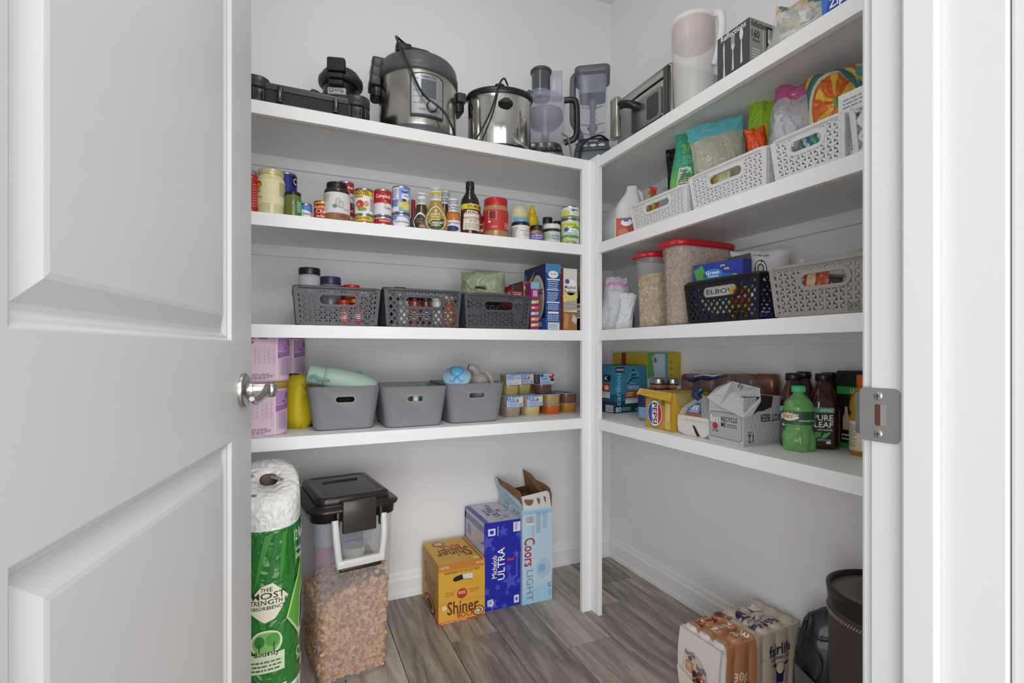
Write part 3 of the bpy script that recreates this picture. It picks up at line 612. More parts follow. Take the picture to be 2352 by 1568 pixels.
# ================================================================ second shelf, back run: jars, cans, bottles
def vessel(name, label, cat, pos, ps, decs=(), rz=None, group=None, dn='paper_label', n=40):
    x, y, z = pos; t = thing(name, label, cat, (x, y, z), facing(x, y) if rz is None else rz, group)
    for pn, m, prof in ps: part(pn, G(m).lathe(prof, n=n), t)
    if decs:
        g = G()
        for dd, r, z0, z1, sp in decs: g.decal(dd, cyl(r, z0, z1, sp))
        part(dn, g, t)
    return t
def wrap(c, n=24): return D().rect(0, 0, 1, 1, c, 0, n)
def can(name, label, pos, r, h, dd, lidc='#b9bbbd', rz=None, group=None):
    tin = mat(lidc, .3, 1)
    return vessel(name, label, 'can', pos, [('can_wall', tin, [(r*.93, 0), (r, .002), (r, .005), (r*.975, .007), (r*.975, h-.007), (r, h-.005), (r, h-.002), (r*.95, h), (r*.93, h-.003), (r*.01, h-.003)])], [(dd, r*.98, .006, h-.006, 2*pi*.94)], rz, group)
# u runs 0..1 round nearly the whole can, the side facing us is about .28-.72
def jarprof(r, h, nk=.8): return [(r*.92, 0), (r, .004), (r, h*.78), (r*.95, h*.84), (r*nk, h*.89), (r*nk, h*.92)]
def lid(r, z, h): return [(r*.99, z), (r, z+.001), (r, z+h-.002), (r*.96, z+h), (r*.01, z+h-.0005)]
ONS = Z2
def onshelf(p0, p1, yt, d, z=Z2): X, Y, r, h = LJ(p0, p1, yt, YF+d, z); return (X, Y, z), r, h
# red sauce jars at the door
pos, r, h = onshelf(556, 592, 386, .035); h = min(h, .2)
for i, (pp, dz, lb) in enumerate(((pos, 0, 'red tomato sauce jar with grey lid, second from the door edge'), ((pos[0]-.055, pos[1]+.05, Z2), -.012, 'red tomato sauce jar with black lid, right at the door edge'))):
    hh = h+dz
    vessel('sauce_jar', lb, 'jar', pp, [('jar_body', gloss('#b3210f'), jarprof(r*1.25, hh, .6)), ('lid', mat(['#8a8a86', '#2b2b2b'][i], .4), lid(r*.82, hh*.88, hh*.11))], [(D().rect(0, 0, 1, 1, '#a81a10', 0, 20).rows(.55, .1, .75, .9, 9, '#e08070'), r*1.26, hh*.08, hh*.74, 2*pi*.8)])
# alfredo
pos, r, h = onshelf(593, 652, 385, .012)
dd = D().rect(0, 0, 1, 1, '#e9e2b4', 0, 24).ell(.30, .78, .06, .16, '#b23a22').ell(.305, .74, .045, .1, '#d89a3c', 3).text("O'S", .24, .44, .34, .56, '#5b4b32').rect(.22, .22, .37, .30, '#c79a35', 2, 4).text('ALFREDO', .24, .235, .36, .285, '#e9e2b4').text('Nutrition Facts', .62, .88, .76, .93, '#4a4436').rows(.62, .35, .77, .86, 12, '#8a8262')
vessel('sauce_jar', 'tall cream alfredo sauce jar with pale gold lid', 'jar', pos, [('jar_body', gloss('#e3dba6'), [(r*.9, 0), (r*.98, .005), (r*.98, h*.2), (r, h*.22), (r, h*.70), (r*.985, h*.80), (r*.9, h*.86), (r*.88, h*.9)]), ('lid', mat('#d9cf93', .3, .3), lid(r*.93, h*.88, h*.115))], [(dd, r*1.005, h*.23, h*.76, 2*pi*.8)])
# blue cans stacked behind
pos, r, h = onshelf(634, 681, 393, .14)
z_ = Z2
for i, (hh, lb) in enumerate(((.085, 'blue canned good under the dark blue can, behind the green jar'), (h-.087, 'dark blue can with white letter panel stacked behind the cream jar'))):
    dd = wrap(['#3f6fb0', '#1b2a86'][i]); dd.rect(.60, .5, .70, .95, '#0e0e16', 1, 3).text('C', .615, .6, .685, .88, '#f5f5f5') if i else dd.rows(.4, .2, .6, .8, 4, '#dfe8f5')
    can('food_can', lb, (pos[0], pos[1], z_), r, hh, dd); z_ += hh+.001
# green relish jar
pos, r, h = onshelf(655, 691, 438, .014)
dd = D().rect(.58, .1, .80, .93, '#2f8f4d', 1, 5).rows(.60, .2, .78, .8, 6, '#d9f0dc').rect(.2, .1, .3, .9, '#3f8f4d', 1, 3)
vessel('relish_jar', 'green relish jar with black lid beside the cream jar', 'jar', pos, [('jar_body', gloss('#6f7433'), jarprof(r, h, .88)), ('lid', BLK, lid(r*.97, h*.86, h*.13))], [(dd, r*1.004, h*.05, h*.76, 2*pi*.8)])
pos, r, h = onshelf(688, 716, 466, .05)
can('food_can', 'white and light blue can of beans behind the shelf edge', pos, r, h, wrap('#e8ecf2').poly([(.3, .75), (.75, .45), (.75, 1), (.3, 1)], '#4f86c8').text('beans', .44, .28, .66, .45, '#3a3a46'))
pos, r, h = onshelf(716, 746, 460, .04); r *= 1.22
can('food_can', 'red chili can with yellow lettering half behind the fig jar', (pos[0]+.012, pos[1], pos[2]), r, h, wrap('#b3161a').rect(0, .92, 1, 1, '#d8b53a', 1, 20).text('Hormel', .30, .62, .62, .85, '#f1e6a2').text('Chili', .36, .34, .62, .58, '#f1e6a2').text('No Beans', .38, .1, .6, .25, '#f4f0d0'), '#c9a83c')
# fig jam jar
pos, r, h = onshelf(745, 803, 414, .010)
dd = D().rect(0, .24, 1, 1, '#dcdcdb', 0, 24).rect(0, 0, 1, .24, '#9a6a44', 0, 24).ell(.52, .62, .045, .17, '#8f8b86').ell(.52, .62, .037, .15, '#d9d6d0', 3).ell(.565, .55, .04, .13, '#8f8b86', 4).ell(.565, .55, .033, .11, '#cfc9c2', 5).ell(.47, .48, .035, .07, '#86827d', 4).text('FIG JAM', .60, .36, .68, .42, '#777777').rows(.28, .68, .40, .95, 7, '#a9a7a4').rows(.50, .04, .66, .2, 4, '#5c3a22')
for k in range(5): dd.rect(.494+k*.012, .5, .497+k*.012, .74, '#8f8b86', 4)
vessel('jam_jar', 'large fig jam jar with white illustrated label and black lid', 'jar', pos, [('jar_body', gloss('#33201c'), [(r*.92, 0), (r, .004), (r, h*.74), (r*.93, h*.82), (r*.76, h*.87), (r*.76, h*.9)]), ('lid', BLK, lid(r*.80, h*.875, h*.12))], [(dd, r*1.005, h*.03, h*.71, 2*pi*.8)])
# tall red tomato cans behind
def campbell(tall=True): 
    d_ = D().rect(0, .5, 1, 1, '#b8141d', 0, 24).rect(0, 0, 1, .5, '#e3e2e2', 0, 24).text('Campbell', .36, .64, .66, .84, '#f6f2ee').ell(.55, .5, .028, .09, '#c3a65b', 3).ell(.55, .5, .018, .06, '#8d7434', 4).text('Tomato', .52, .22, .68, .34, '#b8141d').rect(0, .47, 1, .5, '#cf4a4f', 1, 24)
    return d_
pos, r, h = onshelf(776, 813, 415, .085)
z_ = Z2
for i, lb in enumerate(('lower red soup can behind the fig jar', 'upper red soup can behind the fig jar')):
    hh = h/2-.0005; can('soup_can', lb, (pos[0], pos[1], z_), r, hh, campbell(), group='red soup cans'); z_ += hh+.001
pos, r, h = onshelf(787, 817, 432, .14)
can('soup_can', 'single red soup can at the very back behind the fig jar', (pos[0], pos[1], Z2), r, .10, campbell(), group='red soup cans')
# two-high stacks at the edge
def stack(p0, p1, yt, ymid, d, items):
    pos, r, h = onshelf(p0, p1, yt, d); x, y, _ = pos; zm = Z_at(ymid, x, y-r)
    low = max(zm-Z2, .03)
    for (nm, lb, dd), z0, hh in zip(items, (Z2, zm+.001), (low, Z2+h-zm-.001)): can(nm, lb, (x, y, z0), r, hh, dd)
rotel = lambda: wrap('#eceae2').rect(0, .74, 1, .96, '#d9c23e', 1, 24).text('RO-TEL', .33, .77, .60, .94, '#1d1d1d').rect(.30, .66, .48, .73, '#c8a83a', 1, 4).text('Original', .32, .67, .46, .72, '#7a1d14').ell(.42, .38, .08, .17, '#c8392c').ell(.40, .36, .035, .07, '#e88a6e', 3).ell(.54, .40, .05, .12, '#d99a84', 3).ell(.46, .17, .09, .09, '#8c9a52', 3).rect(.61, .1, .74, .7, '#d8d8d4', 2, 3).rows(.62, .12, .73, .66, 8, '#555555', 4).rect(0, .96, 1, 1, '#b5222a', 1, 24)
low_rotel = wrap('#d9c23e').text('RO-TEL', .34, .45, .62, .85, '#1d1d1d').rect(0, 0, 1, .12, '#b5222a', 1, 24)
stack(815, 857, 431, 494, .012, (('food_can', 'yellow-banded tomato can under its twin at the shelf edge', low_rotel), ('food_can', 'yellow and white tomato can with red picture, stacked on top', rotel())))
hunts = wrap('#b3151c').rect(0, .86, 1, 1, '#d9d0c8', 1, 24).text("Hunt's", .44, .35, .66, .72, '#f4f4f0')
stack(859, 899, 433, 496, .012, (('food_can', 'short red tomato can beneath the red and white soup can', hunts), ('soup_can', 'red and white tomato soup can between yellow and blue cans', campbell())))
corn = wrap('#8fa6dc').rect(.25, 0, .46, 1, '#e3e6ee', 1, 6).rows(.27, .55, .45, .95, 7, '#5a668a').rect(.27, .2, .45, .5, '#6d8ad0', 2, 5).text('Great', .52, .86, .62, .95, '#ffffff', 5).ell(.57, .86, .07, .11, '#3f63b8', 4).ell(.60, .62, .09, .16, '#e9ecf2', 2).text('whole', .54, .62, .66, .70, '#555c70', 5).ell(.56, .47, .045, .06, '#6d2a3c', 5).ell(.60, .25, .09, .2, '#d8cf5a', 3).ell(.48, .28, .05, .12, '#cfd08a', 3).ell(.62, .2, .05, .12, '#e6dd6a', 4)
tomo = wrap('#8fa6dc').ell(.5, .35, .18, .5, '#e6e8ef', 2).ell(.37, .72, .06, .2, '#4a6fc4', 4).text('Great', .34, .68, .42, .8, '#ffffff', 5).text('whole tomatoes', .38, .25, .66, .5, '#59607a', 4)
stack(900, 942, 426, 490, .010, (('food_can', 'lower pale blue can of whole tomatoes', tomo), ('food_can', 'upper pale blue can of whole corn with yellow kernels', corn)))
# bottles
def dressing(name, lb, p0, p1, c0, c1, yt, yc, d, body, capc, dd, capd=None, waist=None, group=None):
    pos, r, h = onshelf(p0, p1, yt, d); x, y, z = pos; rc = r*(c1-c0)/(p1-p0); zc = Z_at(yc, x, y-rc)-z
    prof = waist(r, rc, h, zc) if waist else [(r*.82, 0), (r*.93, .004), (r, h*.12), (r*.97, h*.26), (r*.72, h*.46), (rc*1.02, zc-.004), (rc*.9, zc)]
    def rf(q):
        for (a, b), (c, e) in zip(prof, prof[1:]):
            if b <= q <= e: return (a+(c-a)*(q-b)/max(e-b, 1e-6))*1.006
        return prof[0][0]
    ds = [(dd, rf, h*.04, zc*.92, pi)] if dd else []
    if capd: ds.append((capd, rc*1.012, zc+.002, h-.002, pi))
    return vessel(name, lb, 'bottle', pos, [('bottle_body', gloss(body), prof), ('cap', gloss(capc, .35), [(rc*.98, zc), (rc, zc+.002), (rc, h-.003), (rc*.95, h), (rc*.02, h)])], ds, group=group)
kcap = lambda y=None: (D().ell(.5, .84, .26, .13, '#7d807d').ell(.5, .84, .2, .09, '#f2f2f0', 3).text('KENS', .36, .79, .64, .89, '#4d504d', 4) if y else D().text("KEN'S", .25, .72, .75, .88, '#55504d')).rows(.25, .1, .75, .45, 4, '#77736f')
dressing('sauce_bottle', 'dark red capped bottle behind the dressing bottles', 936, 962, 951, 961, 456, 498, .12, '#7a1616', '#a8202c', None)
dressing('dressing_bottle', 'dark balsamic salad dressing bottle with white cap, left of the caesar', 944, 992, 963, 987, 438, 469, .045, '#4a3a1c', '#e8e8e6', D().ell(.45, .36, .22, .38, '#e9e7e0').text("KEN'S", .34, .52, .54, .6, '#5a3c38').rows(.32, .28, .56, .5, 3, '#99807a').rect(.42, .1, .62, .2, '#7c1c28', 3, 4).text('BALSAMIC', .44, .12, .60, .18, '#eeeeee', 4), kcap(), group='salad dressings')
cd = D().ell(.5, .38, .27, .47, '#e6e6cf').ell(.5, .38, .235, .43, '#77894a', 3).ell(.5, .14, .20, .17, '#234a38', 4).text("KEN'S", .36, .49, .62, .57, '#f3f3e8', 5).text('Steak House', .38, .40, .60, .47, '#f3f3e8', 5).rect(.37, .30, .60, .345, '#d9cc55', 5, 5).ell(.66, .32, .05, .045, '#33423a', 5).star(.5, .66, .045, '#f0f0e0', 5, 1.0).text('Caesar', .33, .17, .68, .28, '#f5f5f0', 6).text('DRESSING', .38, .09, .62, .13, '#e8e8dd', 6)
dressing('dressing_bottle', 'creamy caesar dressing bottle with green teardrop label', 971, 1031, 987, 1014, 423, 460, .008, '#b8923c', '#ebebe8', cd, kcap(1).rect(.05, .44, .95, .62, '#e3cf35', 2, 6).text('LITE', .3, .47, .7, .59, '#8a8030', 4), group='salad dressings')
wst = lambda r, rc, h, zc: [(r*.9, 0), (r, .005), (r*.98, h*.42), (r*.95, h*.5), (rc*1.25, h*.6), (rc*1.0, zc-.003), (rc*.95, zc)]
rc_ = lambda: D().rows(.15, .55, .85, .9, 3, '#4a4d55').text('the Sauce', .15, .33, .85, .48, '#383c48').text('is the Boss', .2, .14, .8, .28, '#383c48')
dressing('sauce_bottle', 'barbecue sauce bottle with white wrapped neck at the back, tallest of the pair', 1000, 1042, 1015, 1040, 434, 468, .10, '#4a1a12', '#dfe0e2', None, rc_(), wst, 'white-necked sauce bottles')
dressing('sauce_bottle', 'orange barbecue sauce bottle with white wrapped neck in front', 1024, 1058, 1027, 1051, 453, 487, .020, '#c07a28', '#e2e3e5', D().rect(0, 0, 1, .62, '#dfe1e6', 1, 8).text("BABY RAY'S", .1, .40, .9, .52, '#2e3a5c').ell(.45, .16, .3, .16, '#22346e', 3), rc_(), wst, 'white-necked sauce bottles')
hz = D().rect(0, .80, 1, .99, '#dcc63c', 1, 10).text('20% MORE', .40, .84, .96, .95, '#5a3a1a').poly([(.22, .06), (.98, .02), (.96, .60), (.80, .74), (.40, .76), (.26, .60)], '#e2dfcb').text('HEINZ', .36, .62, .88, .73, '#4a2a20').text('WORCESTERSHIRE', .26, .43, .96, .52, '#8a3a2a').text('SAUCE', .46, .33, .76, .41, '#8a3a2a').rows(.32, .08, .9, .29, 4, '#7a6a5a')
ws = lambda r, rc, h, zc: [(r*.94, 0), (r, .004), (r, h*.58), (r*.94, h*.66), (rc*1.05, h*.79), (rc, zc-.003), (rc*.95, zc)]
pos, r, h = onshelf(1058, 1101, 412, .008)
b_ = vessel('sauce_bottle', 'tall dark steak-sauce style bottle with black neck and cream label', 'bottle', pos, [('bottle_body', gloss('#54211a', .15), [(r*.94, 0), (r, .004), (r, h*.56)]), ('bottle_shoulder', gloss('#131313', .12), [(r, h*.56), (r*1.0, h*.60), (r*.93, h*.67), (r*.50, h*.79), (r*.44, h*.86)]), ('cap', gloss('#101010', .3), [(r*.47, h*.855), (r*.48, h*.86), (r*.46, h*.985), (r*.42, h), (.001, h)])], [(hz, r*1.005, h*.05, h*.56, pi*.93)])
b_['label'] = 'tall black-necked bottle with yellow band and cream label, beside the red jar'
dressing('sauce_bottle', 'small red-labelled bottle hidden behind the black-necked bottle', 1086, 1112, 1098, 1108, 471, 485, .07, '#8f1d18', '#a81c20', D().rect(0, .5, 1, .9, '#d8d6d0', 1, 6).text('HEI', .5, .2, .9, .34, '#e8e8e8'), waist=ws)
pos, r, h = onshelf(1109, 1168, 452, .010)
pb = D().rect(0, .0, 1, 1, '#bd332e', 0, 16).bars(.32, .52, .52, .93).rect(0, .05, .15, .5, '#dcc56a', 1, 3).ell(.34, .42, .04, .05, '#e8d8d0').text('SKIPPY', .82, .1, .98, .4, '#f3e3df').ell(.98, .6, .07, .12, '#f0e9e6').rows(.4, .12, .55, .22, 2, '#eebcb4').rows(.74, .08, .80, .42, 4, '#f0d0ca')
vessel('peanut_butter_jar', 'peanut butter jar with red lid and red label', 'jar', pos, [('jar_body', gloss('#b18a55'), [(r*.93, 0), (r, .005), (r, h*.72), (r*.94, h*.8), (r*.9, h*.81)]), ('lid', mat('#c4202a', .35), lid(r*.93, h*.80, h*.2))], [(pb, r*1.006, h*.16, h*.68, pi)])
pos, r, h = onshelf(1171, 1214, 468, .075)
vessel('mayonnaise_jar', 'cream squeeze jar with blue label behind the white-label jar', 'jar', pos, [('jar_body', gloss('#d9d6b6'), [(r*.95, 0), (r, .004), (r, h*.8), (r*.8, h*.93), (r*.4, h)])], [(D().rect(.3, .2, .98, .62, '#74b4dc', 1, 8).rect(.5, .66, .95, .76, '#e6d64a', 1, 5).text("Best", .55, .3, .9, .5, '#f4f4f4'), r*1.01, h*.2, h*.95, pi)])
pos, r, h = onshelf(1206, 1238, 488, .10); hz_ = Z_at(467, pos[0], pos[1]-r)-Z2
vessel('mustard_bottle', 'yellow squeeze mustard bottle with pointed yellow cap', 'bottle', pos, [('bottle_body', gloss('#d2b21d'), [(r*.93, 0), (r, .005), (r, h*.7), (r*.8, h*.92), (r*.5, h)]), ('cap', gloss('#e2bd17', .4), [(r*.5, h+.0005), (r*.48, h+.01), (r*.26, hz_*.96), (r*.2, hz_)])], [(D().rect(.05, .1, .9, .5, '#c07a50', 1, 8), r*1.01, 0.01, h*.75, pi)])
for (p0, p1, yt, d, bc, lc, lb, dd, lr) in (
    (1174, 1217, 508, .008, '#e6e4e4', '#17181a', 'short white-labelled jar with black lid left of the purple jam', D().rect(0, 0, 1, .98, '#dedddd', 0, 14).rows(.08, .08, .42, .92, 9, '#777777').rect(.5, .62, 1, .65, '#8c2a34', 2, 6).text('JALAP', .74, .74, .98, .84, '#444444').rows(.6, .2, .9, .5, 3, '#aaaaaa'), 1.0),
    (1217, 1248, 516, .012, '#3a2c28', '#1b1b1d', 'small purple-labelled fruit jam jar with black lid', D().rect(0, .0, 1, .78, '#6f66b0', 0, 12).ell(.35, .74, .16, .14, '#c98a4a').ell(.65, .72, .14, .12, '#a85a3a').ell(.5, .82, .1, .08, '#6f9a4a', 3).text('Fresh Orchard', .08, .36, .92, .5, '#eeeaf6').text('Peach Jam', .2, .14, .8, .28, '#e6e0f2'), 1.0),
    (1248, 1287, 513, .008, '#cdd6cc', '#e6e6e4', 'jar with white lid and pale floral label', D().rect(0, .0, 1, .78, '#c6d4cf', 0, 12).ell(.3, .5, .16, .2, '#aebf8d').ell(.55, .62, .2, .12, '#b8cfe0').ell(.45, .3, .2, .1, '#9fb5a8', 3).text('BLUEBERRY', .5, .4, .92, .5, '#3f4a5c').rows(.5, .15, .9, .35, 2, '#56606a').rect(0, .78, 1, 1, '#26292c', 0, 12), 1.02)):
    pos, r, h = onshelf(p0, p1, yt, d)
    vessel('preserve_jar', lb, 'jar', pos, [('jar_body', gloss(bc), jarprof(r, h, .9)), ('lid', gloss(lc, .3), lid(r*.99*lr, h*.78, h*.22))], [(dd, r*1.006, h*.03, h*.74, pi)])
for (p0, p1, yt, d, lb) in ((1246, 1269, 498, .085, 'small spice jar with black lid behind the white-lidded jar'), (1270, 1290, 507, .10, 'spice jar with black lid next to the pale green cans')):
    pos, r, h = onshelf(p0, p1, yt, d)
    vessel('spice_jar', lb, 'jar', pos, [('jar_body', gloss('#77786a'), jarprof(r*.97, h, .85)), ('lid', BLK, lid(r, h*.80, h*.2))])
chk = wrap('#cfe0bf').rect(0, .72, 1, .9, '#d5d84a', 1, 24).text('3 PACK', .44, .77, .62, .86, '#8a6a2a').ell(.43, .6, .05, .1, '#3f63b8', 4).ell(.56, .50, .13, .14, '#f2f4ee', 2).text('Chunk', .52, .5, .64, .57, '#3f4a3a', 5).text('Chicken Breast', .44, .40, .66, .47, '#3f4a3a', 5).ell(.62, .66, .09, .1, '#5fae5a', 1).ell(.5, .26, .2, .1, '#4f9e55', 1).ell(.42, .14, .1, .12, '#cfc98a', 3).ell(.58, .10, .12, .1, '#e3c9b6', 3).ell(.52, .04, .1, .06, '#8fae4a', 4)
chk2 = wrap('#dfe4d2').ell(.42, .45, .08, .28, '#d6cc5e').ell(.62, .62, .08, .2, '#8fb85c', 1).ell(.56, .70, .04, .12, '#4a6fc4', 4).ell(.6, .4, .1, .2, '#f2f4ee', 3).rows(.54, .3, .68, .5, 2, '#55604a', 4).rect(0, .0, 1, .2, '#7ea65a', 1, 24)
stack(1288, 1331, 472, 503, .008, (('food_can', 'pale green can of chicken with yellow band, bottom of its stack', chk), ('food_can', 'pale cream and green can on top of the chicken can', chk2)))

# ================================================================ baskets
def basket(name, label, loc, rz, w_, d_, h_, m, pattern, taper=.92, pitch=.021, hv=.66, hw=.22, group=None, logo=False):
    t = thing(name, label, 'basket', loc, rz, group); wb, db = w_*taper, d_*taper; rr = .022; th = .0028
    # rim and floor
    g = G(m); R = lambda e, z: at_z(rrect(w_+2*e, d_+2*e, rr+e, 5), z)
    g.loft([R(0, h_-.009), R(.005, h_-.010), R(.006, h_-.002), R(.003, h_), R(-.003, h_), R(-.004, h_-.009), R(0, h_-.009)], cap=(0, 0)); part('rim', g, t)
    g = G(m); g.loft([at_z(rrect(wb, db, rr, 5), 0), at_z(rrect(wb, db, rr, 5), .006)]); part('base', g, t)
    fx = lambda v: 1-(1-v)*(1-taper)
    faces = {'f': (w_, lambda x, z, o: (x*fx(z/h_), -d_/2*fx(z/h_)-o, z)), 'b': (w_, lambda x, z, o: (-x*fx(z/h_), d_/2*fx(z/h_)+o, z)),
             'l': (d_, lambda x, z, o: (-w_/2*fx(z/h_)-o, -x*fx(z/h_), z)), 'r': (d_, lambda x, z, o: (w_/2*fx(z/h_)+o, x*fx(z/h_), z))}
    for key, (L, fn) in faces.items():
        g = G(m); hx = L/2-.006; z0, z1 = .004, h_-.006; holes = key in 'fb' ; ovw, ovh = w_*hw, h_*.115; cz = h_*hv
        inside = lambda x, z, e=0: holes and (max(abs(x)-(ovw-ovh), 0)**2+(z-cz)**2)**.5 < ovh+e
        if pattern == 'Y':
            pt_ = pitch*1.46; q = pt_*.26; ny = int((z1-z0)/q)+2; nx = int(L/pt_)+2
            for j in range(ny):
                for i in range(-nx, nx+1):
                    cx_ = i*pt_+(j % 2)*pt_/2; cz_ = z0+j*q+pt_*.1
                    for a, l_, wd_, o_, th_ in ((-90, .40, .185, .0012, .0022), (30, .34, .185, .0014, .0022), (150, .34, .185, .0014, .0022), (30, .60, .11, 0, .0012), (150, .60, .11, .0001, .0012)):
                        l_ *= pt_; p = (cx_, cz_); e = (cx_+l_*cos(radians(a)), cz_+l_*sin(radians(a))); mx, mz = (p[0]+e[0])/2, (p[1]+e[1])/2
                        if abs(mx) > hx or mz < z0 or mz > z1 or inside(mx, mz, .004) or abs(p[0]) > hx+.004: continue
                        g.seg(p, (min(max(e[0], -hx), hx), min(max(e[1], z0), z1)), pt_*wd_, fn, th_, o=o_)
        else:
            p_ = pitch; ny = int((z1-z0)/(p_*.5))+1; nx = int(L/p_)+2
            for j in range(ny):
                for i in range(-nx, nx+1):
                    cx_ = i*p_+(j % 2)*p_/2; cz_ = z0+j*p_*.5*1.12
                    for s_ in (-1, 1):
                        e = (cx_+s_*p_/2, cz_+p_*.56); mx, mz = (cx_+e[0])/2, (cz_+e[1])/2
                        if abs(mx) > hx or mz > z1 or inside(mx, mz, .003): continue
                        g.seg((cx_, cz_), e, p_*.24, fn, th, o=.0004*(s_ > 0))
        for a, b in (((-hx-.004, z0), (-hx-.004, z1)), ((hx+.004, z0), (hx+.004, z1))): g.seg(a, b, .012, fn, th)
        g.seg((-hx, z0+.003), (hx, z0+.003), .010, fn, th); g.seg((-hx, z1-.002), (hx, z1-.002), .012, fn, th)
        part('woven_panel', g, t)
        if holes:
            n_ = 36; o1 = []; o2 = []
            for i in range(n_):
                a = 2*pi*i/n_; sx = (ovw-ovh)*(1 if cos(a) > 0 else -1); o1.append((sx+ovh*cos(a), cz+ovh*sin(a))); o2.append((sx+(ovh+.009)*cos(a), cz+(ovh+.009)*sin(a)))
            g = G(m); g.loft([[fn(*p, -.001) for p in o1], [fn(*p, .0055) for p in o1], [fn(*p, .0055) for p in o2], [fn(*p, -.001) for p in o2]], cap=(0, 0), sm=False); part('handle_ring', g, t)
            if logo and key == 'f': g = G(m); g.seg((hx-.062, .018), (hx-.002, .018), .026, fn, .0036); part('name_plate', g, t)
    return t
BD = mat('#4b4d52', .42); BDD = mat('#3a3b3f', .4)
def lbask(lb, p0, p1, yt, pat, m, **kw):
    xa, xb = X_at(p0, YF+.012), X_at(p1, YF+.012); x = (xa+xb)/2; w_ = xb-xa; h_ = Z_at(yt, x, YF+.012)-Z3
    d_ = .27; return basket('storage_basket', lb, (x, YF+.014+d_/2, Z3), 0, w_-.012, d_, h_, m, pat, group='storage baskets', **kw), x, w_, h_, d_
lbask('dark grey woven-look basket nearest the door, holding red-lidded spices', 671, 876, 658, 'Y', BD, logo=True, pitch=.0225)
lbask('dark grey lattice basket in the middle of the back run', 880, 1062, 664, 'X', BD, pitch=.0235, hw=.25)
lbask('dark grey woven-look basket next to the tall blue box', 1065, 1223, 675, 'Y', BD, logo=True, pitch=.0225)
def put(px, Y, z=None): X = X_at(px, Y); return X, Y
ZI = Z3+.007
def inj(name, lb, cat, px, wpx, ytop, Y, body, lidc, lh=.25, ls=1.0, lbl=None, z=ZI, sq=False, group=None):
    X = X_at(px, Y); t_ = dep(X, Y); r = wpx/2*t_/FPX; top = Z_at(ytop, X, Y-r); h = top-z
    if lh > .7: lh_ = h*lh
    lh_ = lh if lh < .1 else h*lh
    t = thing(name, lb, cat, (X, Y, z), facing(X, Y), group)
    part('jar_body', G(body).lathe([(r*.9, 0), (r, .004), (r, h-lh_-.006), (r*.88, h-lh_)], n=32), t)
    part('lid', G(mat(lidc, .35)).lathe(lid(r*ls, h-lh_, lh_), n=32), t)
    if lbl: g = G(); g.decal(D().rect(0, 0, 1, 1, lbl, 0, 10).rows(.2, .2, .8, .8, 4, '#eeeeee'), cyl(r*1.008, h*.1, h*.6, pi)); part('paper_label', g, t)
    return t
inj('salt_jar', 'clear plastic salt jar with glossy black lid rising above the basket', 'jar', 711, 48, 613, 1.80, clear('#c8cad2', .55, .2), '#121213', .022, .98)
inj('spice_jar', 'spice jar with navy blue flip lid beside the salt jar', 'jar', 759, 46, 634, 1.80, gloss('#70737c'), '#23244c', .024, 1.0)
inj('spice_jar', 'spice jar with small red lid behind the first basket rim', 'jar', 781, 32, 655, 1.87, gloss('#7a3020'), '#c0161c', .014)
inj('spice_jar', 'spice jar with wider red lid in the first basket', 'jar', 808, 36, 653, 1.80, gloss('#8c3a20'), '#d01a20', .014, lbl='#c22a1c')
inj('spice_jar', 'red and green labelled jar seen through the first basket handle', 'jar', 790, 30, 688, 1.745, gloss('#b02a1c'), '#a82a20', .010, lbl='#c8332a')
inj('spice_jar', 'orange-topped packet jar at the right of the first basket handle', 'jar', 822, 30, 686, 1.745, gloss('#8a1f1a'), '#d8902c', .012, lbl='#a4201c')
inj('spice_jar', 'black-lidded jar at the left of the lattice basket', 'jar', 890, 26, 659, 1.83, gloss('#3a3a3a'), '#151516', .012)
inj('spice_jar', 'wide black-lidded jar in the lattice basket', 'jar', 917, 34, 659, 1.80, gloss('#8a8c90'), '#151516', .012)
for px, c, l in ((925, '#d9d9d6', '#1b1b1c'), (952, '#9c2a22', '#1b1b1c'), (978, '#5a2a24', '#222226'), (1004, '#c8c8c4', '#e8e8e8'), (1030, '#d8641e', '#e4e4e2')):
    inj('spice_jar', {925: 'white jar with black lid', 952: 'dark red jar with black lid', 978: 'brown jar with black lid', 1004: 'white jar with white lid', 1030: 'orange jar with white lid'}[px]+' behind the lattice of the middle basket', 'jar', px, 24, 680, 1.755, gloss(c), l, .014, lbl=c if px != 1030 else '#e87a1e')
inj('spice_jar', 'orange jar low at the right corner of the lattice basket', 'jar', 1048, 12, 705, 1.75, gloss('#d8641e'), '#e08a30', .012)
# green plastic bag and boxes behind/inside the third basket
X = X_at(1110, 1.86); t = thing('produce_bag', 'pale green crumpled plastic bag with dark lettering on the third basket', 'bag', (X, 1.86, Z3+.115), facing(X, 1.86))
wd = 106*dep(X, 1.86)/FPX; hb = Z_at(622, X, 1.86)-Z3-.115
g = pillow(wd, hb, .10, 21, m=mat('#a9b597', .35, 0, .88, 'crinkle'), crinkle=.012, topw=.95, p=2.6); g.decal(D().poly([(.32, .44), (.55, .38), (.55, .33), (.33, .39)], '#20241e').text('FUTURE', .33, .36, .55, .46, '#1c201c').rows(.4, .12, .8, .3, 3, '#cdd2a8').text('Organic', .72, .14, .9, .24, '#3a4a3a'), g.face, .0006); part('film', g, t)
def lbox(name, lb, p0, p1, yt, Yf, d_, zb, col, faces, cat='box', inset=0, rz=0):
    xa, xb = X_at(p0, Yf), X_at(p1, Yf); h_ = Z_at(yt, (xa+xb)/2, Yf)-zb
    return carton(name, lb, cat, ((xa+xb)/2, Yf+d_/2, zb), rz, xb-xa, d_, h_, col, faces)
def copybox(): pass
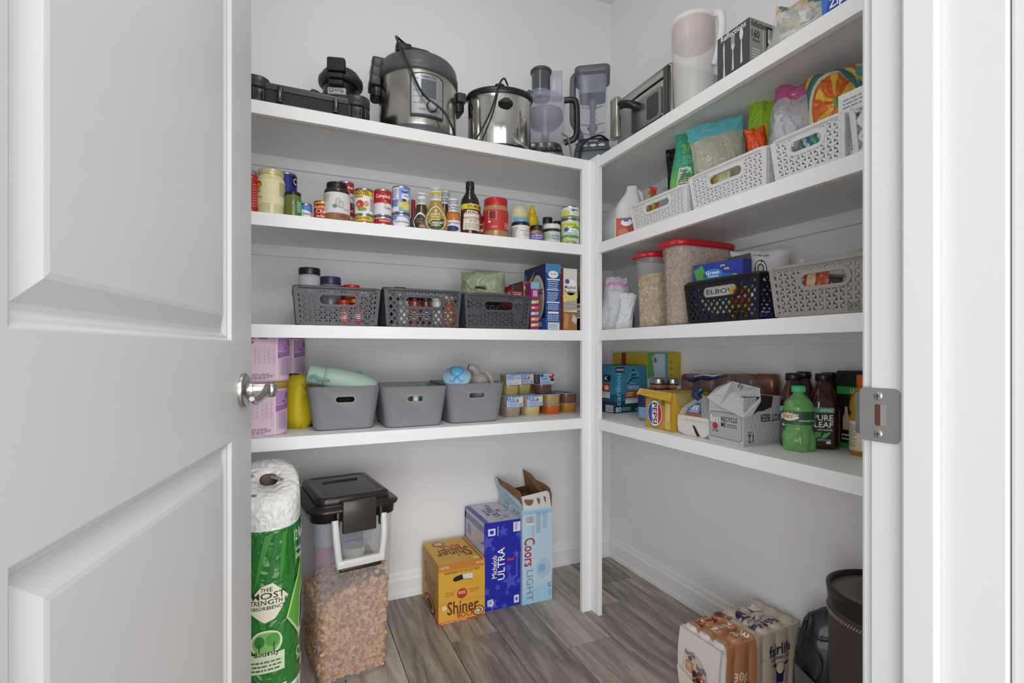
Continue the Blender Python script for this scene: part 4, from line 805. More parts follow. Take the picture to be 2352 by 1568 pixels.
lbox('food_box', 'small red and white packet box rising from the third basket', 1178, 1199, 655, 1.775, .14, ZI, '#e6e4e2', [('f', D().rect(0, .84, 1, 1, '#3a2a2a', 1).rect(0, .66, 1, .83, '#c02a20', 1).text('ROMERI', .1, .7, .9, .8, '#f5f0ee').ell(.55, .5, .35, .08, '#5a3a7a').rect(0, 0, 1, .4, '#c9c4c0', 1)), ('l', D().rect(0, .5, 1, 1, '#8a2418', 0).rect(0, .7, 1, .9, '#b8322a', 1).text('SOUP MIX', .2, .74, .9, .86, '#eeeeee').rect(0, 0, 1, .5, '#3a2826', 0))])
lbox('food_box', 'slim brown box with white oval logo beside the red packet', 1201, 1219, 646, 1.775, .14, ZI, '#8a5538', [('f', D().rect(0, 0, 1, 1, '#93593a', 0).ell(.55, .86, .38, .07, '#efe9e4').rows(.1, .3, .9, .74, 9, '#e0cfc4')), ('l', D().rect(0, 0, 1, 1, '#4a2418', 0))])
gel = D().rect(0, 0, 1, 1, '#8c2468', 0).rect(0, .86, 1, 1, '#79b4cc', 1).rect(.25, .70, .8, .83, '#c79ab8', 1)
for k, c in enumerate(('#c9b05a', '#cf9a4a', '#7fc4c0', '#c8585a', '#a8c45a')): gel.poly([(0, .06+k*.12), (.9, .08+k*.12), (1, .14+k*.12), (0, .13+k*.12)], c, 2).ell(.3, .105+k*.12, .2, .018, '#e8d0e0', 3)
lbox('gelatin_box', 'tall narrow magenta box with coloured flavour stripes', 1219, 1238, 648, YF+.02, .17, Z3, '#8c2468', [('f', gel)])
blf = D().rect(0, 0, 1, 1, '#1d4886', 0).rect(0, .86, 1, 1, '#4a8fbd', 1)
for k in range(6): blf.rect(0, .87+k*.022, 1, .876+k*.022, '#2f6f9d', 2)
blf.ell(.5, .84, .33, .055, '#ece9ea', 3).text('Toasted Wheat', .3, .835, .72, .86, '#4a4a66', 4).rect(.1, .755, .92, .775, '#dfe6f2', 3).rows(.15, .62, .85, .75, 4, '#d5e0ee').rect(.1, .60, .85, .615, '#dfe6f2', 3).rows(.12, .44, .85, .58, 6, '#d5e0ee').rect(.08, .41, .9, .43, '#e4ecf6', 3).rows(.15, .30, .88, .40, 4, '#d5e0ee').rect(.15, .25, .85, .28, '#f0f0f0', 3).rows(.12, .14, .9, .24, 4, '#d5e0ee').rect(.15, .01, .9, .115, '#dfe6ee', 3).rows(.2, .02, .85, .1, 4, '#3a4a6a', 4).rect(0, .60, 1, .604, '#7fa5cf', 2).rect(0, .33, 1, .334, '#7fa5cf', 2).rect(0, .13, 1, .134, '#7fa5cf', 2)
bll = D().rect(0, 0, 1, 1, '#171c50', 0).rect(0, .0, 1, .18, '#2a6ab8', 1).ell(.62, .5, .34, .36, '#d8d2c4').ell(.62, .44, .28, .24, '#b9ad92', 3).ell(.42, .66, .12, .06, '#3a5fae', 4).text('eat', .5, .55, .9, .64, '#3b3b52', 5).poly([(.12, .5), (.2, .78), (.5, .93), (.3, .7)], '#c9a552').poly([(0, .3), (.2, .45), (.12, .9), (0, .92)], '#3a7a92', 1).text('5', .72, .06, .84, .13, '#ffffff').rows(.1, .02, .5, .14, 2, '#bcd4ee')
lbox('cereal_box', 'tall blue cereal box with nutrition text on its narrow side', 1253, 1288, 606, YF+.03, .19, Z3, '#1d3c78', [('f', blf), ('l', bll)])
mp = D().rect(0, 0, 1, 1, '#d9d4ce', 0).rect(0, .0, 1, .30, '#9c6a3c', 1).poly([(0, .30), (1, .34), (1, .52), (0, .46)], '#a8a29a', 1).rect(0, .36, 1, .37, '#8d8780', 2).rect(0, .42, 1, .43, '#8d8780', 2).ell(.5, .55, .55, .07, '#d8c96a', 2).ell(.55, .70, .45, .13, '#efece8', 2).ell(.28, .79, .17, .04, '#3f5fb0', 3).text('Mashed', .1, .67, .92, .73, '#5a5a5a', 4).text('Potatoes', .08, .60, .92, .66, '#5a5a5a', 4).poly([(.02, .04), (.3, .02), (.4, .25), (.1, .28)], '#b58a58', 2).poly([(.6, .16), (.95, .1), (1, .2), (.7, .27)], '#b9bcc4', 3)
lbox('potato_box', 'orange-edged box of mashed potatoes with wood picture', 1294, 1325, 617, YF+.025, .17, Z3, '#c8501c', [('f', mp), ('l', D().rect(0, 0, 1, 1, '#b5441a', 0))])
X, Y = X_at(1331, YF+.07), YF+.07
vessel('soy_sauce_bottle', 'dark bottle with tan cap squeezed beside the corner post', 'bottle', (X+.012, Y, Z3), [('bottle_body', gloss('#1c1412'), [(.028, 0), (.030, .004), (.030, .115), (.014, .15), (.013, .165)]), ('cap', mat('#b98a4a', .4), lid(.0155, .165, .02))], [(D().rect(0, .1, 1, 1, '#d6d4cc', 0, 8).rect(0, .75, 1, .9, '#8a6a3a', 1, 8).rows(.2, .2, .8, .6, 3, '#444444'), .0304, .045, .112, pi)])
# ================================================================ lowest shelf, back run
def atbase(px, py, z):      # point on a horizontal plane seen at a photo position
    t = (H-z)*FPX/(py-HY); return P(px, t)
# formula tubs
tub = D().rect(0, 0, 1, 1, '#dcc0d2', 0, 20).rect(.60, .66, 1, .98, '#b48ac0', 1, 8).poly([(.60, .50), (.60, .64), (1, .72), (1, .66)], '#9a6aa8', 2).text('A', .78, .72, .84, .80, '#7a4a8c').text('a', .86, .78, .92, .86, '#7a4a8c').text('g', .72, .80, .78, .92, '#7a4a8c').ell(.70, .73, .03, .035, '#8f6aa8', 3).rect(.585, 0, .60, 1, '#ecd8e4', 2).rect(.62, .12, .76, .50, '#dcc0d2', 1)
tub.rows(.63, .10, .76, .50, 18, '#8a7ab0', 3, 4).rows(.84, .08, .97, .32, 7, '#5a4a70', 3, 7).rows(.32, .02, .56, .16, 4, '#6a5a74', 3, 9).rect(.28, .94, .5, .99, '#9a6aa8', 2, 3)
for k in range(5):
    tub.rect(.30, .38+k*.09, .56, .382+k*.09, '#8a6a90', 3, 3)
    if k < 4: tub.poly([(.49, .40+k*.09), (.495, .40+k*.09), (.525, .44+k*.09), (.52, .44+k*.09)], '#4a3a50', 4, 2).poly([(.40, .40+k*.09), (.405, .40+k*.09), (.435, .44+k*.09), (.43, .44+k*.09)], '#6a5a74', 4, 2)
for k in range(3): tub.rect(.38+k*.09, .38, .382+k*.09, .74, '#8a6a90', 3)
tub.ell(1.0, .72, .03, .12, '#3a5a7c', 3).text('b', .33, .84, .37, .92, '#1c1c24')
rT = .079
def tubthing(lb, x, y, z, h, lidc, rz, flip=False):
    t = thing('formula_tub', lb, 'tub', (x, y, z), rz, 'formula tubs')
    part('tub_body', G(mat('#d6b8cc', .4)).loft([at_z(rrect(2*rT*a, 2*rT*a, rT*.72, 8), zz) for a, zz in ((.96, 0), (.99, .004), (1, .02), (1, h-.026), (.985, h-.02))]), t)
    g = G(mat(lidc, .35)); g.loft([at_z(rrect(2*rT*a, 2*rT*a, rT*.72, 8), zz) for a, zz in ((1.0, h-.0195), (1.025, h-.018), (1.03, h-.004), (1.01, h), (.96, h), (.95, h-.003))]); part('lid', g, t)
    g = G()
    rr = rrect(2*rT, 2*rT, rT*.72, 12); pts = [Vector((a, b, 0)) for a, b in rr]; n = len(pts); ang = [atan2(p.x, -p.y) for p in pts]
    def fn(u, v, o):
        a = (u-.5)*pi*1.15; d = Vector((sin(a), -cos(a), 0)); r0 = rT
        # ray to rounded-square outline
        lo, hi = 0, rT*1.5
        for _ in range(18):
            m_ = (lo+hi)/2; q = d*m_; ax, ay = abs(q.x), abs(q.y); c_ = rT-rT*.72; ins = (ax <= rT and ay <= rT) and not (ax > c_ and ay > c_ and (ax-c_)**2+(ay-c_)**2 > (rT*.72)**2)
            lo, hi = (m_, hi) if ins else (lo, m_)
        return tuple(d*(lo+o)+Vector((0, 0, .006+(h-.03)*v)))
    g.decal(tub, fn); part('paper_label', g, t); return t
xt, yt_ = X_at(598, YF+.10), YF+.105
hT = .169
tubthing('lower pink formula tub with gold lid beside the open door', xt-.006, yt_, Z4, hT, '#b8913a', .30)
tubthing('upper pink formula tub with gold lid stacked by the open door', xt, yt_+.003, Z4+hT+.001, .166, '#b8913a', .30)
xt2 = xt+.055
tubthing('lower formula tub at the back behind the yellow bag', xt2, yt_+.212, Z4, hT, '#6b2f58', .2)
tubthing('upper purple-lidded formula tub at the back', xt2, yt_+.210, Z4+hT+.001, .162, '#6b2f58', .2)
# yellow bag
x, y = atbase(683, 981, Z4); y = max(y, YF+.045)
t = thing('lunch_bag', 'crumpled yellow and black fabric bag squeezed between tubs and bin', 'bag', (x-.006, y+.02, Z4+.001), facing(x, y)+.62)
YB_ = mat('#d6c21e', .6); g = G(YB_)
out = [(-.040, 0), (.028, 0), (.047, .035), (.050, .07), (.040, .115), (.030, .155), (.010, .182), (-.018, .180), (-.036, .150), (-.043, .10), (-.044, .05)]
def ring(s_, y_, jit=0): return [(a*s_+.009*noise.noise(Vector((a*30, b*30, y_*40))), y_, max(b*(s_*.5+.5)+(.0 if b == 0 else .006*noise.noise(Vector((a*25, b*25, 5+y_*30)))), 0)) for a, b in out]
g.loft([ring(.35, -.058), ring(.72, -.056), ring(.93, -.045), ring(1.02, -.02), ring(1.03, 0)], cap=(1, 0)); part('front_shell', g, t)
g = G(BLKM); g.loft([ring(1.05, 0), ring(1.07, .004), ring(1.07, .016), ring(1.04, .022)], cap=(0, 0)); part('zip_band', g, t)
g = G(BLKM); g.loft([ring(1.03, .022), ring(1.0, .04), ring(.8, .06), ring(.4, .064)], cap=(0, 1)); part('back_shell', g, t)
g = G(mat('#a89412', .6)); g.tube([(-.02, -.0585, .155), (.01, -.060, .12), (.022, -.058, .13), (.03, -.05, .15)], .0012, n=5); g.tube([(-.012, -.0585, .10), (.012, -.0605, .118)], .0012, n=5); part('seams', g, t)
# grey bins
BIN = mat('#8a8b90', .45)
def bin_(lb, p0, p1, b0, b1, yt, yb, dpt_=.27):
    xb0, yb0 = atbase((b0+b1)/2, yb, Z4); yfb = max(yb0, YF+.028)
    wb = X_at(b1, yfb)-X_at(b0, yfb); x = (X_at(b1, yfb)+X_at(b0, yfb))/2; yft = yfb-.018
    wt = X_at(p1, yft)-X_at(p0, yft); h = Z_at(yt, x, yft)-Z4
    t = thing('storage_bin', lb, 'bin', (x, yfb-.018+dpt_/2, Z4), 0, 'grey plastic bins')
    db = dpt_-.036; L_ = lambda f, e: rrect(wb+(wt-wb)*f+2*e, db+(dpt_-db)*f+2*e, .028+.006*f, 6)
    g = G(BIN); g.loft([at_z(L_(0, -.008), 0), at_z(L_(.01, -.001), .003), at_z(L_(.06, 0), h*.06), at_z(L_(1, 0), h-.003), at_z(L_(1, .002), h), at_z(L_(1, -.001), h), at_z(L_(1, -.0035), h-.003), at_z(L_(.06, -.003), h*.06), at_z(L_(.02, -.006), .004)])
    o = part('bin_body', g, t)
    fy = lambda z: -(db+(dpt_-db)*z/h)/2
    cz = h*.70; hw_, hh_ = .030, .0095
    c = G(BIN); sl = [(a, b) for a, b in rrect(2*hw_, 2*hh_, hh_, 6)]
    c.loft([[(a, -dpt_/2-.02, cz+b) for a, b in sl], [(a, -dpt_/2+.035, cz+b) for a, b in sl]], sm=False); o.parent = None; subtract(o, c); o.parent = t
    for p_ in o.data.polygons: p_.use_smooth = True
    o.data.set_sharp_from_angle(angle=radians(32))
    g = G(mat('#9b9ca0', .4)); sl2 = rrect(2*hw_+.007, 2*hh_+.007, hh_+.0035, 6); sec = lambda pl, e: [(a, fy(cz+b)-e, cz+b) for a, b in pl]
    g.loft([sec(sl, .0005), sec(sl, .0018), sec(sl2, .0018), sec(sl2, .0002)], cap=(0, 0), sm=False); part('handle_rim', g, t)
    return t, x, wt, h, yft
b1 = bin_('grey plastic bin holding a pale green bottle, beside the yellow bag', 704, 876, 722, 859, 887, 987)
b2 = bin_('grey plastic bin in the middle of the row of three', 868, 1024, 888, 1016, 887, 980)
b3 = bin_('grey plastic bin beside the baby food, with a blue-lidded cup in it', 1022, 1160, 1036, 1147, 880, 970)
# sage bottle lying across bin 1
x, y = X_at(790, 1.82), 1.83; zb = Z4+b1[3]+.010
SG = mat('#a3bfae', .45)
t = thing('water_bottle', 'pale sage green water bottle lying across the first grey bin', 'bottle', (X_at(706, 1.80), 1.80, zb+.034), 0)
g = G(SG); g.T = Matrix.Rotation(radians(13), 4, 'Y') @ Matrix.Rotation(pi/2, 4, 'Y')
g.lathe([(.030, .052), (.034, .058), (.037, .075), (.0385, .10), (.038, .15), (.034, .19), (.030, .205), (.027, .222), (.019, .229)], n=36); part('bottle_body', g, t)
g = G(mat('#9fbfb0', .5)); g.T = Matrix.Rotation(radians(13), 4, 'Y') @ Matrix.Rotation(pi/2, 4, 'Y'); g.lathe([(.028, 0), (.032, .006), (.033, .028), (.0315, .031), (.0325, .033), (.032, .051)], n=36); part('cap', g, t)
g = G(mat('#7aa39c', .5)); g.tube([(.005, -.034, -.012), (.02, -.040, -.006), (.035, -.040, -.016), (.055, -.038, -.020), (.07, -.03, -.024)], .005, n=6); part('carry_loop', g, t)
t = thing('food_pouch_box', 'light blue packet corner behind the pale green bottle', 'box', (X_at(813, 1.93), 1.93, Z4+.02), .2); g = G(mat('#7f9fbe', .5)); g.rbox(.05, .03, 0, Z_at(853, X_at(813, 1.93), 1.93)-Z4-.02, .004, .002); part('packet', g, t)
# dark green frond inside bin1, greens in bin 2
def blades(name, lb, cx, cy, z, w_, n, cols, seed, zh=.03):
    r_ = random.Random(seed); g = G(mat(cols[0], .5))
    for i in range(n):
        a = cx+(r_.random()-.5)*w_; b = cy+(r_.random()-.5)*.08; c = mat(cols[i % len(cols)], .5); dx = (r_.random()-.5)*.06; dz = r_.random()*zh
        g.add([(a, b, z), (a+.006, b, z), (a+dx+.005, b-.01, z+dz*.6), (a+dx*1.4, b-.006, z+dz), (a+dx, b-.01, z+dz*.6)], [(0, 1, 2, 3, 4), (4, 3, 2, 1, 0)], c)
    o = part(name, g, kind='stuff'); tag(o, lb, 'packaging'); return o
x2, w2_, h2 = b2[1], b2[2], b2[3]
t = thing('snack_packets', 'green and clear snack packets inside the middle grey bin', 'packets', (x2, b2[4]+.12, Z4+.012), 0)
for k, (dx, dy, c) in enumerate(((-.03, -.02, '#9fb06a'), (.0, .02, '#b7bda5'), (.035, .0, '#3f9a3a'))):
    g = pillow(.07, .115+.006*k, .03, 40+k, mf=None, m=mat(c, .3, 0, 1, 'crinkle'), crinkle=.008); o = part('packet', g, t); o.location = (dx, dy, 0)
t = thing('rolled_paper', 'crumpled white papers showing through the middle bin handle', 'paper', (x2+.005, b2[4]+.03, Z4+.010), 0)
g = G(mat('#e2e2dd', .6)); g.lathe([(.010, 0), (.011, .04), (.010, .125)], n=12); g.T = Matrix.Translation((.024, .01, 0)) @ Matrix.Rotation(.12, 4, 'Y'); g.lathe([(.009, 0), (.010, .12)], n=12, cap=(1, 1)); part('paper_roll', g, t)
t = thing('ribbed_cup', 'dark green ribbed cup seen through the first bin handle', 'cup', (b1[1]+.01, b1[4]+.075, Z4+.01), .1); g = G(mat('#1f3a2c', .4))
g.lathe([(.030, 0), (.040, .10), (.038, .10), (.030, .006)], n=40)
for k in range(20): a = 2*pi*k/20; g.tube([(.031*cos(a), .031*sin(a), .004), (.041*cos(a), .041*sin(a), .098)], .0016, n=4, smooth=0)
part('cup_body', g, t)
# blue lidded cup in bin 3
x3, h3 = b3[1], b3[3]
xx = X_at(1049, 1.80)
t = thing('baby_cup', 'round cup with translucent light blue lid on top of the third bin', 'cup', (xx, 1.80, Z4+.054), facing(xx, 1.8)); t.scale = (1.12, 1.12, 1.12)
g = G(mat('#72abd6', .3)); g.lathe([(.030, 0), (.034, .004), (.040, .07), (.041, .095)], n=36); part('cup_body', g, t)
g = G(mat('#9fc4dd', .2, 0, .92)); g.T = Matrix.Translation((0, -.004, .104)) @ Matrix.Rotation(radians(42), 4, 'X')
g.lathe([(.045, -.010), (.048, -.006), (.048, .003), (.044, .008), (.022, .016), (.020, .020), (.005, .022)], n=40); part('lid', g, t)
g = G(mat('#55b3d8', .25)); g.T = Matrix.Translation((0, -.004, .104)) @ Matrix.Rotation(radians(42), 4, 'X'); g.lathe([(.019, .0215), (.021, .025), (.016, .030), (.004, .031)], n=24); g.T = g.T @ Matrix.Translation((0, -.024, .012)); g.ball((0, 0, .004), .010, rz=.006); part('spout_button', g, t)
t = thing('toy_ball', 'small yellow-green and red ball peeking from the third bin', 'toy', (X_at(1022, 1.86), 1.86, Z4+.095), 0); part('ball', G(mat('#b7bd2c', .4)).ball((0, 0, .03), .022), t); part('stripe', G(mat('#c2452c', .4)).tube([(-.018, -.010, .035), (-.008, -.016, .046), (.004, -.014, .050)], .004, n=6), t)
xx = X_at(1103, 1.84)
TP = mat('#a79d96', .5)
t = thing('sippy_cup', 'taupe toddler cup lid with spout and side handle in the third bin', 'cup', (xx, 1.845, Z4+.068), facing(xx, 1.84)); t.scale = (1.1, 1.1, 1.1)
g = G(TP); g.lathe([(.036, 0), (.040, .07), (.041, .074), (.038, .085), (.026, .100), (.012, .105)], n=36); part('cup_body', g, t)
g = G(TP); g.tube([(-.010, -.005, .100), (-.020, -.012, .117), (-.040, -.018, .125)], [.016, .015, .013], n=14); g.tube([(-.030, -.016, .122), (-.0405, -.018, .1255)], .0095, mat('#7c655c', .5), 12, 0); part('spout', g, t)
g = G(TP); g.tube([(.022, -.024, .105), (.036, -.030, .088), (.042, -.030, .070), (.038, -.030, .052)], .006, n=8, flat=1.6); part('handle', g, t)
# baby food packs: two stacked cups held by a printed sleeve
def bpack(lb, x, y, z, rz, c_lo, c_up, sleeve, s=.074, hl=.040, hu=.044, words=True, shift=0.0):
    t = thing('baby_food_pack', lb, 'baby food', (x, y, z), rz, 'baby food packs')
    sec = lambda w_, zz: at_z(rrect(w_, w_, w_*.28, 5), zz)
    g = G(gloss(c_lo, .2)); g.loft([sec(s*.84, 0), sec(s*.88, .003), sec(s*.95, hl*.9), sec(s*.95, hl-.002)]); part('cup', g, t)
    g = G(clear('#cfd5de', .85, .2)); g.loft([sec(s*1.04, hl-.0015), sec(s*1.04, hl)]); part('film_lid', g, t)
    g = G(gloss(c_up, .2)); g.loft([sec(s*.84, hl+.0004), sec(s*.88, hl+.004), sec(s*.95, hl+hu*.9), sec(s*.95, hl+hu-.002)]); part('cup', g, t)
    g = G(mat('#b9c4dc', .3)); g.loft([sec(s*1.05, hl+hu-.0015), sec(s*1.05, hl+hu)]); g.decal(D().rect(.1, .1, .9, .9, '#8fa4cc', 1).ell(.5, .5, .3, .3, '#5a6cb0').rows(.2, .2, .8, .8, 3, '#39408a'), lambda u, v, o: (-s*.5+s*u, -s*.5+s*v, hl+hu+o)); part('film_lid', g, t)
    if sleeve:
        g = G(mat('#a8c4e4', .45)); w2 = s*1.03
        g.box(-w2/2, w2/2, -w2/2-.0015, -w2/2, hl+.002, hl+hu+.001); g.box(-w2/2, w2/2, -w2/2, w2/2, hl+hu+.0003, hl+hu+.0013)
        dd = D()
        if sleeve == 1: dd.ell(.1, .82, .11, .17, '#2f56b8').text('1', .06, .74, .13, .92, '#e8eefa', 4).text('G', .30, .66, .42, .86, '#3a5a94').text('Gerber', .18, .46, .56, .64, '#3a5a94').ell(.80, .62, .16, .24, '#e6d9a8').ell(.66, .58, .06, .16, '#c9402c', 3).ell(.84, .60, .08, .12, '#f0e8c8', 4).ell(.84, .60, .03, .05, '#5a4a3a', 5).rows(.16, .08, .62, .38, 3, '#c77a86').rows(.74, .1, .96, .3, 2, '#4a6ab0').rect(.26, .93, .84, .97, '#333a4a', 3)
        elif sleeve == 2: dd.bars(.56, .46, .9, .88).rows(.06, .5, .5, .9, 4, '#6a86b8').rect(.06, .04, .94, .40, '#e6e4ea', 2).rows(.08, .06, .9, .36, 3, '#8a6a7a', 4).rect(.26, .93, .84, .97, '#333a4a', 3)
        else: dd.ell(.12, .84, .12, .17, '#2f56b8').text('G', .30, .66, .42, .86, '#2f4a8c').text('Gerber', .10, .44, .52, .62, '#2f4a8c').poly([(.55, .8), (.75, .98), (1, .96), (.9, .5), (.7, .55)], '#c0352c').ell(.84, .40, .14, .14, '#3a2c34', 4).ell(.72, .86, .08, .08, '#e6d9c8', 4).rows(.08, .1, .7, .3, 2, '#4a6ab0')
        dd2 = D(); dd2.rect(0, 0, 1, 1, '#a8c4e4', 0)
        g.decal(dd2, lambda u, v, o: (-w2/2+w2*u, -w2/2-.0016-o, hl+.002+(hu-.001)*v)).decal(dd, lambda u, v, o: (-w2/2+w2*u, -w2/2-.0017-o, hl+.002+(hu-.001)*v)); part('sleeve', g, t)
    return t
rzb = .10
def bp(px, py, *a, **k): x, y = atbase(px, py, Z4); y += .040; return X_at(px, y), y
base = []
for px, py, lo, up, sl, lb in ((1172, 959, '#a39182', '#b5a28c', 1, 'baby food pack with taupe lower cup, right beside the grey bin'), (1217, 956, '#d3bd84', '#cdb98c', 1, 'baby food pack with cream lower cup and printed sleeve'),
                               (1264, 952, '#cf6a28', '#b8a06a', 0, 'baby food pair with orange lower cup and no sleeve'), (1302, 948, '#c0882e', '#7d574a', 0, 'baby food pair with mustard lower cup at the right end')):
    x, y = bp(px, py); base.append((x, y)); bpack(lb, x, y, Z4, rzb, lo, up, sl)
for i, (x, y) in enumerate(base[:4]):
    bpack(['baby food pack in the back row behind the taupe cup', 'baby food pack in the back row behind the cream cup', 'baby food pair in the back row behind the orange cup', 'baby food pair in the back row behind the mustard cup'][i], x-.004, y+.082, Z4, rzb, ['#b09a5c', '#c7b07a', '#b55a28', '#b5803a'][i], ['#b8a06a', '#b8a06a', '#8a6a4a', '#7d574a'][i], 0)
zt = Z4+.0855
for px, dy, lo, up, sl, lb in ((1170, .035, '#b39f62', '#a58a44', 2, 'upper baby food pack showing barcode sleeve, leftmost on top'), (1199, .085, '#b5a468', '#a8975c', 1, 'upper baby food pack half hidden behind the barcode pack'), (1246, .040, '#6d4a44', '#5f4440', 3, 'upper baby food pack with brown cup and red fruit print'), (1208, .168, '#c0882e', '#c78a30', 1, 'upper baby food pack at the back with golden cup')):
    y = base[1][1]+dy; x = X_at(px, y); bpack(lb, x, y, zt, rzb, lo, up, sl, s=.070)

# ================================================================ floor: boxes, bins and packs
def fbox(name, lb, FL, FR, yt, d_, col, faces, h_=None, X0=None, X1=None):
    x0, y0 = atbase(*FL, 0); x1, y1 = atbase(*FR, 0); w_ = math.hypot(x1-x0, y1-y0); rz = atan2(y1-y0, x1-x0)
    h_ = h_ or Z_at(yt, x0, y0); rz = 0; x0, x1, y0, y1 = X0 or x0, X1 or x1, (y0+y1)/2, (y0+y1)/2; w_ = x1-x0; cx_ = (x0+x1)/2-sin(rz)*d_/2; cy_ = (y0+y1)/2+cos(rz)*d_/2
    return (cx_, cy_, rz, w_, d_, h_)
cx_, cy_, rz, w_, d_, h_ = fbox('', '', (1007, 1437), (1113, 1413), 1300, .245, '', [], X1=.704)
YC = '#dca63c'
f1 = D().rect(0, 0, 1, 1, YC, 0).rect(0, .90, 1, 1, '#c77a2c', 1).text('12 BOTTLES', .03, .93, .22, .97, '#f3e6c8').text('4.4% ALC', .80, .93, .98, .97, '#f3e6c8').rect(.0, .885, 1, .892, '#8a5a20', 2).text('INDEPENDENT TO THE LAST DROP', .12, .83, .88, .87, '#5a3416').ell(.5, .47, .11, .085, '#b5321c').text('SPOETZL', .42, .46, .58, .51, '#f3e2c0').text('EVERY DROP', .14, .50, .34, .525, '#8a6030').text('OF SHINER', .15, .46, .33, .485, '#8a6030').text('IS BREWED IN', .66, .50, .88, .525, '#8a6030').text('SHINER, TX', .68, .46, .86, .485, '#8a6030').rect(0, .345, 1, .349, '#b5862c', 2)
f1.text('Shiner', .18, .14, .86, .36, '#5a3216', 4).text('BOCK', .40, .06, .78, .15, '#b5281c', 4).ell(.86, .12, .13, .09, '#8a5224', 3).ell(.86, .12, .10, .065, '#e3cf9c', 4).ell(.86, .12, .07, .045, '#8a5224', 5).ell(.85, .12, .045, .03, '#e3cf9c', 6).rect(0, 0, 1, .035, '#b5522a', 2).text("NOTHING'S FINER THAN A SHINER", .05, .008, .6, .028, '#f3e6c8').ell(.12, .27, .05, .04, '#ead9a0', 3)
l1 = D().rect(0, 0, 1, 1, '#d19a38', 0).text('Shiner', .15, .38, .85, .78, '#8a6a4a', 2, 0).text('BOCK', .35, .26, .8, .38, '#b57a5a', 2).ell(.5, .13, .34, .13, '#6a3416').ell(.5, .13, .26, .10, '#d9a860', 3).ell(.5, .13, .18, .07, '#6a3416', 4).rect(0, 0, 1, .03, '#b5522a', 2)
t1 = D().rect(0, 0, 1, 1, '#dfab45', 0).text('Shiner', .12, .22, .86, .60, '#6a4a2a', 3, 180).text('BOCK', .28, .52, .72, .74, '#b5403a', 4, 180).ell(.3, .84, .14, .10, '#8a5a34', 3).ell(.3, .84, .1, .07, '#dcc08a', 4).rect(.92, 0, .96, 1, '#a8682c', 2).ell(.85, .08, .07, .05, '#ead9a0', 3)
t = carton('beer_box', 'yellow and orange bottle box with cut-out handle, leftmost of three', 'box', (cx_, cy_, 0), rz, w_, d_, h_, '#d6a038', [('f', f1), ('l', l1), ('t', t1)])
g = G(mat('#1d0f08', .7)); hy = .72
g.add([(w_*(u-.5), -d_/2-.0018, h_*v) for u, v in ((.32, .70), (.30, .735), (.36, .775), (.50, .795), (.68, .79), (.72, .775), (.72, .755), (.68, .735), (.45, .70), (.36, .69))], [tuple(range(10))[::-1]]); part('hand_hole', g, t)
g = G(mat('#d9dcda', .5)); g.loft([[(w_*(.50-.5), -d_/2-.002, h_*.795), (w_*(.72-.5), -d_/2-.002, h_*.79), (w_*(.71-.5), -d_/2-.014, h_*.73), (w_*(.50-.5), -d_/2-.014, h_*.745)], [(w_*(.50-.5), -d_/2-.003, h_*.797), (w_*(.72-.5), -d_/2-.003, h_*.792), (w_*(.71-.5), -d_/2-.015, h_*.73), (w_*(.50-.5), -d_/2-.015, h_*.745)]], sm=False); part('handle_flap', g, t)
cx_, cy_, rz, w_, d_, h_ = fbox('', '', (1113.4, 1405.8), (1195, 1386), 1203, .238, '', [], X0=.711, X1=.8685)
f2 = D().rect(0, 0, 1, 1, '#2226a8', 0)
for a, b, r, q in ((.08, .78, .10, .2), (.52, .88, .075, .1), (.24, .70, .04, .4), (.66, .45, .055, .3), (.72, .30, .12, .2), (.88, .60, .05, 0), (.36, .25, .045, .3), (.62, .17, .035, .2), (.22, .06, .09, .5), (.05, .22, .06, .1), (.95, .28, .05, .2), (.55, .02, .05, 0), (.97, .82, .06, .4)): f2.star(a, b, r, '#4a54c8', 2, 2.1, q)
f2.text('Michelob', .20, .36, .34, .62, '#f2f2fa', 4, 90).text('ULTRA', .36, .33, .56, .70, '#f6f6fc', 4, 90).poly([(.63, .535), (.82, .535), (.82, .57), (.76, .5525), (.63, .57)], '#d8382c', 4).rect(.10, .85, .30, .93, '#e6e6f4', 3).rect(.15, .87, .25, .91, '#2226a8', 4).poly([(.80, .86), (1, .86), (.96, .91), (1, .97), (.80, .97)], '#e8e8f0', 3).rows(.84, .88, .93, .96, 8, '#33337a', 5).rect(.82, .03, .96, .12, '#e6e6f4', 3).star(.89, .075, .03, '#33337a', 4, 1.8).poly([(.08, .06), (.22, .04), (.26, .08), (.22, .13), (.08, .12)], '#d9d9ee', 3).text('USA', .10, .07, .2, .11, '#2226a8', 4, 90).rows(.88, .34, .94, .62, 14, '#8a90e0', 3).rect(.36, .84, .38, .95, '#c8c8ea', 3)
l2 = D().rect(0, 0, 1, 1, '#cfccd6', 0).rect(0, .88, 1, .96, '#8890c0', 1).rect(0, 0, .06, 1, '#6f79b4', 1).text('24', .42, .40, .62, .62, '#3a3a5c', 3, 90).text('95', .72, .50, .86, .60, '#4a4a6a', 3, 90).rect(.14, .72, .32, .84, '#8f98cc', 2).text('OZ', .3, .5, .38, .58, '#6a6a8a', 3, 90)
t2 = D().rect(0, 0, 1, 1, '#cfccd4', 0).rect(0, 0, .14, 1, '#5a66b0', 1).text('ULTRA', .42, .25, .62, .80, '#4a4a8c', 3, 90).text('Michelob', .28, .35, .38, .7, '#6a6a9c', 3, 90).rect(.66, .50, .76, .62, '#d05a5a', 3).star(.72, .2, .10, '#9aa0d0', 2).star(.9, .5, .07, '#9aa0d0', 2).star(.55, .12, .06, '#9aa0d0', 2).rect(.5, .84, .66, .94, '#8a90c0', 2)
t = carton('beer_box', 'deep blue beer box with stars, standing in the middle', 'box', (cx_, cy_, 0), rz, w_, d_, h_, '#3a3f9c', [('f', f2), ('l', l2), ('t', t2)])
